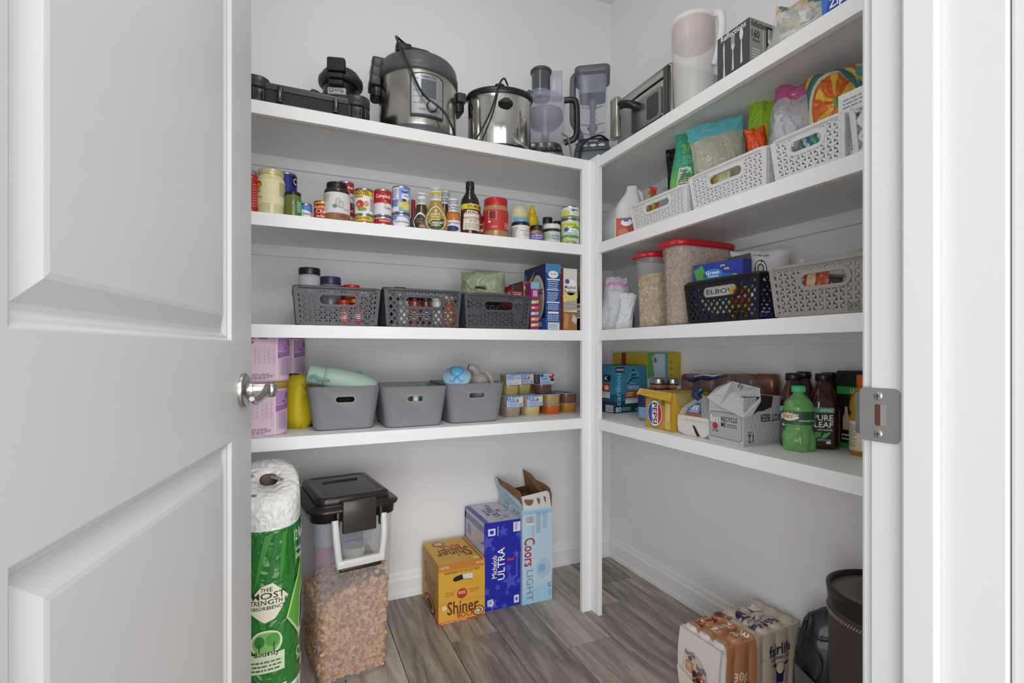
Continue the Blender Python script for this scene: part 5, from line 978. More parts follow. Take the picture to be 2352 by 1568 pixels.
cx_, cy_, rz, w_, d_, h_ = fbox('', '', (1199.5, 1389.6), (1268, 1374.7), 1172, .242, '', [], X0=.8715)
t = thing('beer_box', 'tall pale blue beer box with torn open top flaps', 'box', (cx_, cy_, 0), rz)
m = mat('#bcd6e6', .5); KR = mat('#8a6844', .8); g = G(m); e = .003
for a in ((-w_/2, w_/2, -d_/2, -d_/2+e), (-w_/2, w_/2, d_/2-e, d_/2), (-w_/2, -w_/2+e, -d_/2+e, d_/2-e), (w_/2-e, w_/2, -d_/2+e, d_/2-e)): g.box(*a, 0, h_)
g.box(-w_/2, w_/2, -d_/2, d_/2, 0, e); part('carton', g, t)
g = G(KR)
for a in ((-w_/2+e, w_/2-e, -d_/2+e, -d_/2+e+.0006), (-w_/2+e, w_/2-e, d_/2-e-.0006, d_/2-e), (-w_/2+e, -w_/2+e+.0006, -d_/2+e, d_/2-e), (w_/2-e-.0006, w_/2-e, -d_/2+e, d_/2-e)): g.box(*a, .01, h_)
part('inner_card', g, t)
def flap(g, pts, n_, m1, m2, th=.0022):
    k = len(pts); b = [Vector(p)+Vector(n_)*th for p in pts]; g.add(pts, [tuple(range(k))], m1); g.add(b, [tuple(range(k))[::-1]], m2); g.add(pts+[tuple(q) for q in b], [(i, (i+1) % k, k+(i+1) % k, k+i) for i in range(k)], m2)
W2 = w_/2; D2 = d_/2
g = G(m); flap(g, [(-W2, -D2+.001, h_), (W2, -D2+.001, h_), (W2-.002, -D2+.02, h_+.052), (W2-.012, -D2+.023, h_+.062), (-W2+.004, -D2+.020, h_+.050)], (0, 1, .2), mat('#dcdcdc', .5), KR)
for a, b, c_ in ((.25, .5, .20), (.58, .52, .07), (.80, .58, .05)):
    n_ = 9; g.add([(-W2+w_*a+w_*c_*.8*cos(2*pi*k/n_)*(1+.3*sin(k*2.3)), -D2-.001+.0235*(b+.22*sin(2*pi*k/n_))*.9, h_+.056*(b+.22*sin(2*pi*k/n_)*(1+.3*cos(k*1.7)))) for k in range(n_)], [tuple(range(n_))], KR)
part('front_flap', g, t)
g = G(m); flap(g, [(-W2+.001, D2, h_), (-W2+.001, -D2, h_), (-W2-.001, -D2, h_+.03), (-W2+.004, -D2+.03, h_+.065), (-W2+.001, -D2+.08, h_+.06), (-W2-.004, -D2+.12, h_+.072), (-W2-.010, 0.03, h_+.064), (-W2-.012, .07, h_+.075), (-W2-.022, D2-.02, h_+.085), (-W2-.024, D2, h_+.075)], (1, 0, 0), m, KR); part('side_flap', g, t)
g = G(KR); flap(g, [(-W2-.020, D2-.05, h_+.062), (-W2-.002, -D2+.01, h_+.032), (-W2+.0, -D2+.03, h_+.069), (-W2-.001, -D2+.12, h_+.075), (-W2-.012, .07, h_+.079), (-W2-.022, D2-.02, h_+.088)], (1, 0, 0), KR, KR, .003) ; part('torn_card_edge', g, t)
g = G(m); flap(g, [(W2-.001, -D2, h_), (W2-.001, D2, h_), (W2-.02, D2, h_+.105), (W2-.012, .06, h_+.10), (W2-.004, .02, h_+.08), (W2+.003, -.05, h_+.078), (W2+.002, -D2+.02, h_+.072), (W2, -D2, h_+.05)], (-1, 0, 0), KR, KR); part('side_flap', g, t)
g = G(KR); flap(g, [(-W2+.01, D2-.004, h_), (W2-.004, D2-.004, h_), (W2-.01, D2-.035, h_+.04), (-W2+.02, D2-.03, h_+.03)], (0, -1, 0), KR, KR); part('back_flap', g, t)
f3 = D().rect(0, 0, 1, 1, '#bcd8ea', 0).rect(0, .94, 1, .985, '#9cc6e2', 1).bars(.12, .84, .38, .94).rows(.46, .74, .64, .96, 16, '#7a8ca0').rows(.68, .78, .86, .96, 12, '#8a9aae').rows(.3, .70, .42, .82, 9, '#9aabbc').poly([(0, 0), (1, 0), (1, .2), (0, .12)], '#a6d0ea', 1)
f3.text('Coors', .06, .40, .42, .70, '#b8283c', 4, -90).text('LIGHT', .14, .03, .36, .36, '#8a9cb4', 4, -90).ell(.72, .36, .30, .125, '#cfd8e0', 2, 24).ell(.70, .36, .26, .11, '#b3cce0', 3, 24).poly([(.50, .36), (.62, .41), (.78, .385), (.78, .325), (.58, .315)], '#86b8dc', 4).text('24', .86, .14, .96, .19, '#6a8aa6', 4, -90).text('CANS', .86, .05, .96, .12, '#8aa6bc', 4, -90)
rr_ = random.Random(4)
for k in range(70):
    a = rr_.random()*6.28; q = .9+rr_.random()*.35; f3.ell(.72+.29*q*cos(a), .36+.122*q*sin(a), .012, .004, '#e8eef2', 5, 3)
l3 = D().rect(0, 0, 1, 1, '#b3cbdc', 0).text('LIGHT', .20, .84, .46, .99, '#8a9aac', 3).text('GHT', .60, .80, .9, .96, '#8a9aac', 3).poly([(.25, .62), (.5, .62), (.55, .98), (.2, .98)], '#c6d6e4', 1).poly([(.62, .56), (.88, .54), (.92, .92), (.6, .94)], '#c6d6e4', 1).ell(.3, .7, .1, .05, '#7f9cc4').ell(.75, .62, .1, .05, '#7f9cc4').text('22', .86, .56, .96, .60, '#3a5a7a', 4).rect(.42, .46, .48, .62, '#8f9fae', 2)
g = G(); g.decal(f3, fr(w_, d_, h_)).decal(l3, lf(w_, d_, h_)); part('printing', g, t)

# pet food bin ------------------------------------------------
(xl_, yl_), (xr_, yr_) = atbase(736, 1585, 0), atbase(889, 1533, 0)
rz = atan2(yr_-yl_, xr_-xl_); w_ = math.hypot(xr_-xl_, yr_-yl_)+.01; d_ = .285; HB = .545
cx_ = (xl_+xr_)/2-sin(rz)*d_/2; cy_ = (yl_+yr_)/2+cos(rz)*d_/2
t = thing('pet_food_bin', 'tall clear plastic food bin with black flip lid and white handle', 'bin', (cx_, cy_, 0), rz)
B = lambda f, e=0: rrect(w_*(1+.13*f)+2*e, d_*(1+.13*f)+2*e, .032, 6)
CL = clear('#ccd0da', .25, .12)
g = G(CL); g.loft([at_z(B(0, -.006), .001), at_z(B(0), .008), at_z(B(.5), HB*.5), at_z(B(1), HB)], cap=(1, 0)); part('bin_body', g, t)
ws_, ds_ = w_*1.13, d_*1.13
LB = mat('#262322', .28)
g = G(LB); RL = lambda e, z, r=.04: at_z(rrect(ws_+2*e, ds_+2*e, r+e, 6), z)
g.loft([RL(.004, HB-.030), RL(.008, HB-.030), RL(.010, HB-.004), RL(.020, HB), RL(.022, HB+.006), RL(.016, HB+.010), RL(-.004, HB+.012), RL(-.008, HB+.018)], cap=(0, 1)); part('lid_frame', g, t)
g = G(mat('#2b2624', .22)); g.loft([RL(-.010, HB+.0185), RL(-.008, HB+.022), RL(-.009, HB+.034), RL(-.016, HB+.040), RL(-.030, HB+.040, .055), RL(-.034, HB+.038, .058)]); g.box(-.06, .06, ds_*.18, ds_*.19, HB+.0385, HB+.043); part('lid', g, t)
g = G(mat('#3a3432', .25)); g.T = Matrix.Translation((.005, -ds_/2-.016, HB-.004))
g.rbox(.105, .016, -.062, .036, .005, .003); part('latch', g, t)
g = G(LB)
for s_ in (-1, 1): g.rbox(.010, .022, HB-.055, HB+.004, .003, .002, cx=.005+s_*.066, cy=-ds_/2-.016)
part('hinge_lug', g, t, kind='stuff') if False else None
for s_ in (-1, 1):
    g = G(LB); g.rbox(.010, .022, HB-.055, HB+.004, .003, .002, cx=.005+s_*.066, cy=-ds_/2-.016); part('hinge_lug', g, t)
g = G(mat('#d9d8d6', .35)); yh = -ds_/2-.022
g.tube([(-.070, yh, HB-.02), (-.068, yh-.012, HB-.08), (-.060, yh-.012, HB-.155)], .0085, n=8, flat=1.3); g.tube([(.080, yh, HB-.02), (.078, yh-.012, HB-.08), (.070, yh-.012, HB-.155)], .0085, n=8, flat=1.3)
g.T = Matrix.Translation((.005, yh-.012, HB-.152)); g.rbox(.148, .020, -.012, .012, .006, .004); part('carry_handle', g, t)
g = G(LB); g.T = Matrix.Translation((.005, yh-.010, HB-.170)); g.rbox(.128, .014, -.006, .005, .004, .002); part('handle_grip', g, t)
# kibble: thousands of pieces, one object
r_ = random.Random(3); KC = [mat(c, .7, kind='print') for c in ('#c99a68', '#b98656', '#d6aa78', '#a67850', '#d8b07e')]
kb = G(KC[0]); FZ = .285
def lump(g, p, s_, m):
    ax = Vector((r_.random()-.5, r_.random()-.5, r_.random()-.5)).normalized(); R = Matrix.Rotation(r_.random()*6, 3, ax)
    sx, sy, sz = s_*(.9+.5*r_.random()), s_*(.7+.4*r_.random()), s_*(.45+.25*r_.random())
    vs = [Vector(p)+R @ Vector((sx*cos(k*pi/3), sy*sin(k*pi/3), z*sz)) for z in (-1, 1) for k in range(6)]
    g.add(vs, [(5, 4, 3, 2, 1, 0), (6, 7, 8, 9, 10, 11)]+[(k, (k+1) % 6, 6+(k+1) % 6, 6+k) for k in range(6)], m)
topz = lambda x, y: FZ+.045*x/.1+.02*noise.noise(Vector((x*12, y*12, 0)))
kb.loft([at_z([(a*.84, b*.85) for a, b in B(0)], .010), [(a*.84*(1+.04), b*.85*1.04, topz(a, b)-.014) for a, b in B(0)]], mat('#8a613c', .8))
for i in range(2600):
    f = r_.random(); z = .012+f*(FZ-.0); sc = 1+.13*z/HB; s_ = .0082
    if r_.random() < .62: x_ = (r_.random()-.5)*(w_-.03)*sc; y_ = -(d_*.5*sc-.0105)+r_.random()*.004
    elif r_.random() < .85: x_ = -(w_*.5*sc-.0105)+r_.random()*.004; y_ = (r_.random()-.5)*(d_-.04)*sc
    else: x_ = (w_*.5*sc-.011); y_ = (r_.random()-.5)*(d_-.04)*sc
    if z > topz(x_, y_): continue
    lump(kb, (x_, y_, z), s_, KC[i % 5])
for i in range(900):
    x_ = (r_.random()-.5)*(w_-.02)*1.05; y_ = (r_.random()-.5)*(d_-.02)*1.05; lump(kb, (x_, y_, topz(x_, y_)-.006+r_.random()*.008), .0068, KC[i % 5])
o = part('kibble', kb, kind='stuff'); o.location = (cx_, cy_, .002); o.rotation_euler = (0, 0, rz); tag(o, 'brown dry pet food pieces half filling the clear bin', 'pet food')
t = thing('feeding_scoop', 'white scoop on the pet food seen through the clear bin', 'scoop', (cx_+.03*cos(rz), cy_-.02, .325), rz+.5)
part('scoop_bowl', G(mat('#dedbd8', .4)).lathe([(.018, 0), (.034, .02), (.038, .055), (.036, .055), (.032, .022), (.016, .003)], n=28), t)
part('scoop_handle', G(mat('#dedbd8', .4)).tube([(.036, 0, .045), (.065, 0, .055), (.08, 0, .052)], .006), t)
t = thing('food_packet', 'pink, violet and blue food packet dimly visible inside the clear bin', 'bag', (cx_-.01, cy_+.06, .30), rz)
g = pillow(w_*.8, .20, .05, 77, mf=lambda u, v, s_: mat('#b06a88', .4) if u < .35 and v < .35 else (mat('#4d5ab0', .4) if u > .62 and v < .4 else mat('#a9abc0', .4))); part('wrapper', g, t)
# paper towel pack ------------------------------------------------
tc_ = 1.36; px_c = 617; x, y = P(px_c, tc_); rA, rB = .079, .100; rzp = facing(x, y)
t = thing('paper_towel_pack', 'tall green plastic-wrapped paper towel pack beside the door', 'paper towels', (x, y, 0), rzp)
ZT = .690
tilt = lambda yy, z: z+.40*yy*(z/ZT)**6
def ps(a, z): return [(p, q, tilt(q, z)) for p, q in [(rA*a*(abs(cos(s))**.8)*(1 if cos(s) > 0 else -1), rB*a*(abs(sin(s))**.8)*(1 if sin(s) > 0 else -1)) for s in [2*pi*i/48 for i in range(48)]]]
GP = mat('#2f7a33', .25, 0, 1, 'crinkle'); WP = mat('#e6e6e4', .3, 0, 1, 'crinkle')
g = G(WP); g.loft([ps(.90, .001), ps(.99, .012), ps(1, .10), ps(1.0, .175)], cap=(1, 0)); part('bottom_film', g, t)
g = G(GP); wob = lambda a, z: [(p*(1+.012*sin(z*60+q*30)), q*(1+.010*sin(z*45+p*40)), zz) for p, q, zz in ps(a, z)]
g.loft([wob(1.0, z) for z in [.175+i*.0125 for i in range(33)]]+[ps(1.0, .60)], cap=(0, 0)); part('green_film', g, t)
g = G(WP); g.loft([ps(1.0, .60), ps(1.005, .62), ps(1.0, .655), ps(.96, .683), ps(.86, .694), ps(.30, .694), ps(.28, .690)], cap=(0, 0)); part('top_film', g, t)
g = G(mat('#6b5d52', .8)); g.loft([ps(.28, .690), ps(.25, .66)], cap=(0, 0)); part('cardboard_tube', g, t)
g = G(mat('#4d443d', .9)); g.loft([ps(.25, .66), ps(.001, .659)], cap=(0, 0)); part('tube_shadow', g, t) if False else part('tube_shade', g, t)  # dark disc in the tube stands for the shade inside it
def pf(u, v, o):
    a = (u-.5)*pi; z = .175+.425*v; c_, s_ = sin(a), -cos(a); q = [abs(c_)**.8*(1 if c_ > 0 else -1), abs(s_)**.8*(1 if s_ > 0 else -1)]
    xx, yy = rA*q[0]*(1.013)+o*c_, rB*q[1]*1.013+o*s_; return (xx+.0012*c_, yy+.0012*s_, tilt(yy, z))
dp = D().text('12 Rolls', .74, .88, .93, .955, '#f4f4f4', 4).text('Long', .76, .80, .86, .84, '#f4f4f4', 4).text('Sheets', .76, .755, .88, .795, '#f4f4f4', 4)
dp.poly([(.30, .52), (.45, .64), (.52, .66), (.66, .56), (.54, .44), (.48, .42)], '#e3dfcb', 3, 12).text('THE', .45, .61, .52, .635, '#33301f', 5).text('MOST', .38, .565, .62, .605, '#33301f', 5).text('STRENGTH &', .34, .53, .65, .56, '#33301f', 5).text('ABSORBENCY', .36, .50, .62, .522, '#33301f', 5)
dp.poly([(.64, .42), (.72, .56), (.82, .68), (.90, .80), (.95, .70), (.93, .35), (.80, .28)], '#bfd6a0', 2, 12).poly([(.66, .42), (.74, .55), (.83, .66), (.90, .77), (.94, .68), (.92, .37), (.80, .31)], '#5fa83a', 3, 12).poly([(.80, .24), (.84, .52), (.90, .60), (.95, .50), (.93, .38), (.86, .30)], '#e9e9dd', 4, 8).poly([(.825, .30), (.85, .50), (.90, .57), (.93, .50), (.91, .40), (.86, .32)], '#15251c', 5, 8)
dp.ell(.48, .30, .12, .075, '#cfe0b8', 3).ell(.48, .30, .10, .062, '#7db35a', 4).ell(.44, .31, .04, .035, '#2f7a3a', 5).ell(.53, .315, .045, .04, '#4f9a3f', 5).rect(.435, .25, .445, .30, '#2a4a2a', 6).rect(.525, .25, .535, .30, '#2a4a2a', 6).rect(.34, .12, .62, .235, '#cfdcbb', 3, 6).text('Bounty', .40, .215, .57, .255, '#1d2a3a', 7).rows(.36, .13, .6, .2, 3, '#5a6a4a', 5)
dp.rect(.32, -.05, .64, .035, '#d4dcbc', 3, 6).rows(.34, .015, .62, .035, 1, '#5a6a4a', 5).ell(.52, -.01, .035, .022, '#6a7a6a', 5).ell(.45, -.01, .02, .02, '#6a7a6a', 5).ell(.80, .17, .035, .03, '#cfe6c8', 4).ell(.80, .17, .024, .02, '#2f7a33', 5).text('FSC', .78, .12, .84, .14, '#e8f0e4', 5).rect(.84, .06, .90, .13, '#d8d8d0', 4, 2).rows(.845, .065, .895, .125, 6, '#3a2a4a', 5)
for k in range(7): dp.poly([(.30+k*.09, .60+k*.02), (.34+k*.09, .66+k*.02), (.47+k*.06, .99), (.42+k*.06, .97)], '#3a8a38' if k % 2 else '#256b2c', 1, 4)
g = G(); g.decal(dp, pf, .0003); part('printing', g, t)
for dx, dy, a in ((.022, -.005, -.6), (-.052, .02, -.5), (-.045, -.065, -.15)):
    g = G(mat('#a9aaa8', .6)); zz = tilt(dy, .694)+.0016; ca, sa = cos(a), sin(a); g.loft([[(dx+p*ca-q*sa, dy+p*sa+q*ca, zz+h_+.4*(p*sa+q*ca)) for p, q in ((-.018, -.005), (.018, -.005), (.018, .005), (-.018, .005))] for h_ in (0, .0006)], sm=False)
    g.add([(dx+p*ca-q*sa, dy+p*sa+q*ca, zz+.0009+.4*(p*sa+q*ca)) for k in range(3) for p, q in ((-.015+k*.011, -.003), (-.008+k*.011, -.003), (-.008+k*.011, .003), (-.015+k*.011, .003))], [tuple(range(4*k, 4*k+4)) for k in range(3)], mat(['#6a6a6a', '#4a8a5a'][dy < -.05], .6)); part('sticker', g, t)
# ================================================================ second shelf, right run
def Xp(px, py, X): Y = Y_at(px, X); return Y, Z_at(py, X, Y)
WB = mat('#e4e4e5', .4)
def rbask(lb, p0, p1, yt, pt_, zs, pat, m, d_=.30, xi=.012, y1=None, grp='white woven-look baskets', **kw):
    xf = XF+xi; ya, yb = Y_at(p0, xf), (Y_at(p1, xf) if y1 is None else y1); h_ = Z_at(yt, xf, Y_at(pt_, xf))-zs
    t = basket('storage_basket', lb, (xf+d_/2, (ya+yb)/2, zs), -pi/2, ya-yb-.012, d_, h_, m, pat, group=grp, **kw); return t, ya, yb, h_, xf
A = rbask('small white woven-look basket beside the clear vinegar jug', 1447, 1580, 420, 1577, Z2, 'Y', WB, pitch=.0215)
Bk = rbask('white woven-look basket in the middle with a teal-topped zip bag', 1582, 1764, 330, 1764, Z2, 'Y', WB, pitch=.0215)
Ck = rbask('white woven-look basket nearest the door frame, full of snack bags', 1768, 1945, 252, 1943, Z2, 'Y', WB, pitch=.0225)
Dk = rbask('white basket edge disappearing behind the door frame', 1949, 2060, 240, 1975, Z2, 'X', WB, pitch=.03)
hB = Ck[3]
# jug
X, Y, r, h = RJ(1413, 1476, 421, XF+.045, Z2)
t = thing('vinegar_jug', 'tall translucent white jug with handle and tomato-red label', 'jug', (X, Y, Z2), facing(X, Y)); JM = clear('#e8ebec', .72, .25)
g = G(JM); sec = lambda w_, z, cx=0: [(x_+cx, y_, z_) for x_, y_, z_ in at_z(rrect(2*r*w_, 2*r*w_, r*.5*w_, 6), z)]
g.loft([sec(.92, 0), sec(1, .006), sec(1, h*.50), sec(.92, h*.62), sec(.74, h*.74, .004), sec(.50, h*.86, .010), sec(.40, h*.93, .012), sec(.38, h, .012)], cap=(1, 1)); part('jug_body', g, t)
g = G(JM); g.tube([(r*.52, 0, h*.93), (r*.86, 0, h*.86), (r*.95, 0, h*.72), (r*.94, 0, h*.56)], .010, n=8); part('handle', g, t)
g = G(); g.decal(D().rect(0, 0, 1, 1, '#c9c4bd', 0).rect(.04, .02, .78, .98, '#b85034', 1).ell(.3, .25, .2, .2, '#c9745a').ell(.6, .45, .18, .2, '#a8402c').ell(.42, .74, .2, .17, '#e6e8ea', 3).ell(.40, .86, .1, .08, '#3f63b8', 4).bars(.80, .1, .98, .7).poly([(.5, .05), (.75, .02), (.78, .2), (.6, .25)], '#e0a58c', 3), lambda u, v, o: (-r+2*r*u, -r-o-.0003, .006+h*.36*v)); part('paper_label', g, t)
X2, Y2 = XF+.10, Y+.16; t2 = thing('vinegar_jug', 'second translucent jug at the back of the corner', 'jug', (X2+.05, Y2-.01, Z2), 0)
g = G(JM); g.loft([at_z(rrect(.12*a, .12*a, .03*a, 5), z) for a, z in ((.92, 0), (1, .006), (1, h*.45), (.8, h*.6), (.45, h*.76), (.36, h*.82))]); part('jug_body', g, t2)
# bags in the white baskets
ZB = Z2+.008
def rbag(name, lb, p0, p1, yt, X, seed, T_=.05, mf=None, m=None, z=ZB, tilt_=0, yaw=0, crk=.008, topw=1, botw=1, dec=None, wsc=1.0, lean=0, seal=0.0, nx=18, ny=18, cat='bag', p=1.6, flat=False):
    k = (p0+p1)/2; Y = Y_at(k, X); t_ = dep(X, Y); w_ = (p1-p0)*t_/FPX*wsc; h_ = Z_at(yt, X, Y)-z
    t = thing(name, lb, cat, (X, Y, z), -pi/2 if flat else facing(X, Y)+yaw); t.rotation_euler[1] = tilt_; w_ *= .82 if flat else 1
    g = pillow(w_, h_, T_, seed, nx, ny, crk, topw, botw, mf, seal, lean, m, p); part('wrapper', g, t)
    if dec: q = G(); q.decal(dec, g.face, .0006); part('printing', q, t)
    return t
GB = lambda c: mat(c, .3, 0, 1, 'crinkle')
rbag('candy_packet', 'small red and yellow candy packet end above the small white basket', 1479, 1495, 430, XF+.10, 3, .012, mf=lambda u, v, s_: GB('#c92f1c') if v > .86 or v < .45 else GB('#d8b93a'), tilt_=.12, crk=.002, dec=D().rect(.2, .55, .8, .85, '#2f7a2c', 1, 3))
rbag('snack_bag', 'black snack bag end behind the bright green bag', 1541, 1575, 328, XF+.20, 4, .03, m=GB('#15151a'), tilt_=-.05)
rbag('snack_bag', 'bright green and teal snack bag with yellow lettering in the first basket', 1529, 1606, 309, XF+.125, 6, .06, mf=lambda u, v, s_: GB('#45b08c') if v > .62 else (GB('#57b877') if v > .50 else GB('#6fbf55')), tilt_=.10, topw=.88, botw=1.05, crk=.008,
     dec=D().text('OUT.', .40, .88, .72, .95, '#d9ece2', 2).text('JUNK', .30, .76, .74, .86, '#c6d23a', 2).rows(.28, .64, .74, .74, 4, '#a8dcc8', 2).rect(.22, .30, .58, .60, '#e0e4e0', 2, 5).text('Nutrition', .25, .55, .48, .59, '#222222', 3).rows(.25, .31, .56, .54, 9, '#4a4a4a', 3))
rbag('zip_bag', 'clear zip bag with wide teal top strip standing in the middle basket', 1603, 1722, 275, XF+.135, 8, .05, mf=lambda u, v, s_: mat('#5fb5bd', .3, 0, .95, 'crinkle') if v > .84 else mat('#c4c2ae', .2, 0, .72, 'crinkle'), tilt_=-.10, topw=1.0, botw=.9, crk=.007, dec=D().rect(.18, .30, .34, .38, '#e8e4c8', 2, 3).text('une', .2, .31, .32, .36, '#3a3a2a', 3))
rbag('snack_heap', 'tan crackers at the bottom of the teal-topped zip bag', 1612, 1700, 375, XF+.15, 12, .04, m=GB('#b58f5c'), crk=.016, tilt_=-.05)
rbag('snack_bag', 'blue and white packet behind the teal-topped zip bag', 1700, 1735, 300, XF+.17, 13, .03, mf=lambda u, v, s_: GB('#3f8ad0') if u > .4 else GB('#dfe4ea'), tilt_=.22, dec=D().rows(.5, .5, .95, .9, 10, '#1c3f8a', 2))
rbag('snack_bag', 'apple green glossy snack bag between the two zip bags', 1712, 1790, 222, XF+.19, 14, .06, m=GB('#8fb52e'), tilt_=.02, topw=.8, crk=.014)
rbag('snack_bag', 'orange chips packet low between the baskets', 1728, 1772, 292, XF+.10, 15, .05, m=GB('#d2491a'), tilt_=-.1, crk=.012)
rbag('zip_bag', 'clear zip bag with pink seal holding bread and folded cloths', 1768, 1880, 194, XF+.12, 16, .09, mf=lambda u, v, s_: mat('#c2588f', .25, 0, .80, 'crinkle') if v > .86 else mat('#d5d6dc', .15, 0, .50, 'crinkle'), tilt_=.05, topw=.82, botw=1.15, crk=.014, p=2.6, wsc=1.12)
rbag('bread_pieces', 'brown bread pieces inside the pink-sealed zip bag', 1822, 1876, 222, XF+.135, 17, .05, m=GB('#a8794a'), z=ZB+.10, crk=.02, tilt_=.1, cat='bread')
rbag('folded_cloth', 'white and blue wrapper in the lower part of the pink-sealed bag', 1785, 1870, 262, XF+.11, 18, .045, mf=lambda u, v, s_: GB('#5f76b8') if (u*5+v*3) % 1.6 < .35 else GB('#dfe2ea'), z=ZB+.03, crk=.016, cat='wrapper')
rbag('paper_packet', 'white paper packet tilted at the back above the pink-sealed bag', 1850, 1900, 165, XF+.25, 19, .02, m=GB('#dcd6d4'), tilt_=-.12, crk=.004)
def mfan(u, v, s_):
    if u > .80: return GB('#5f98a0') if int(v*22) % 3 else GB('#d5c36a')
    a = atan2(v-.62, (u-.45)*.9); rr = math.hypot((u-.45)*.9, v-.62)
    if rr < .06: return GB('#6f9a4a')
    if rr < .30: return GB(['#d96f24', '#e2b33c', '#cf5a1e'][int((a+pi)/(2*pi)*18) % 3])
    return GB(['#3f6f5a', '#d9c46a', '#c9602c', '#e0d8b0', '#3a7a8c'][int(rr*23+u*3) % 5])
rbag('snack_bag', 'colourful patterned snack bag with orange starburst near the door frame', 1872, 1999, 158, XF+.15, 22, .09, mf=mfan, tilt_=-.05, nx=110, ny=110, crk=.012, p=2.4)
rbag('snack_bag', 'blue and green striped packet seen through the large basket handle', 1826, 1925, 290, XF+.055, 23, .012, flat=True, mf=lambda u, v, s_: GB(['#3f8a6a', '#dfe6e6', '#3a5fae', '#5fae7a'][int(u*9+v*5) % 4]), crk=.006)
rbag('snack_bag', 'yellow-brown packet seen through the middle basket handle', 1615, 1690, 380, XF+.055, 24, .012, flat=True, mf=lambda u, v, s_: GB('#b38a2c') if u < .4 else GB('#c9cf9a'), crk=.006)
rbag('candy_packet', 'multicoloured packet seen through the small basket handle', 1473, 1525, 452, XF+.055, 25, .012, flat=True, mf=lambda u, v, s_: GB(['#d8c03a', '#7a9a3a', '#c8452c', '#6aae3a'][int(u*7) % 4]), crk=.005)
dwb = D().rect(0, 0, 1, 1, '#e2e3e4', 0).rows(.1, .75, .9, .92, 3, '#9a9aa0').rows(.1, .1, .5, .6, 10, '#8a8a92')
carton('snack_box', 'white printed box standing in the last basket by the door frame', 'box', (XF+.065, Y_at(1990, XF+.05), ZB), -pi/2, .11, .05, .150, '#dfe0e0', [('f', dwb)])

# ================================================================ third shelf, right run
# zip bag of white packets
def r3(name, lb, p0, p1, yt, X, seed, **kw): return rbag(name, lb, p0, p1, yt, X, seed, z=Z3+.002, **kw)
r3('zip_bag', 'clear zip bag with pink strip full of white packets by the corner post', 1376, 1447, 636, XF+.07, 31, T_=.06, mf=lambda u, v, s_: mat('#d98ac0', .3, 0, .8, 'crinkle') if .84 < v < .90 else mat('#dfe1ea', .15, 0, .42, 'crinkle'), tilt_=.05, topw=.62, botw=1.15, crk=.010)
for k, (px, yt) in enumerate(((1398, 688), (1414, 668), (1432, 672))):
    r3('filter_packet', ['white packet at the left in the pink-striped bag', 'white packet in the middle of the pink-striped bag', 'white packet at the right in the pink-striped bag'][k], px-18, px+18, yt, XF+.072+.004*k, 32+k, T_=.035, m=mat('#d3d7dc', .5, 0, 1, 'crinkle'), tilt_=.12*k-.1, crk=.004, cat='packet')
X, Y = P(1445, 2.04); vessel('hot_sauce_bottle', 'small dark red and green bottle behind the flake container', 'bottle', (X, Y, Z3), [('bottle_body', gloss('#3a1512'), [(.018, 0), (.020, .003), (.020, .085), (.012, .10)]), ('cap', mat('#5a3020', .5), lid(.0125, .10, .014))], [(wrap('#7a1f1a', 8).rect(.4, .5, .7, .8, '#2f6a3a', 1, 4), .0202, .02, .08, pi)])
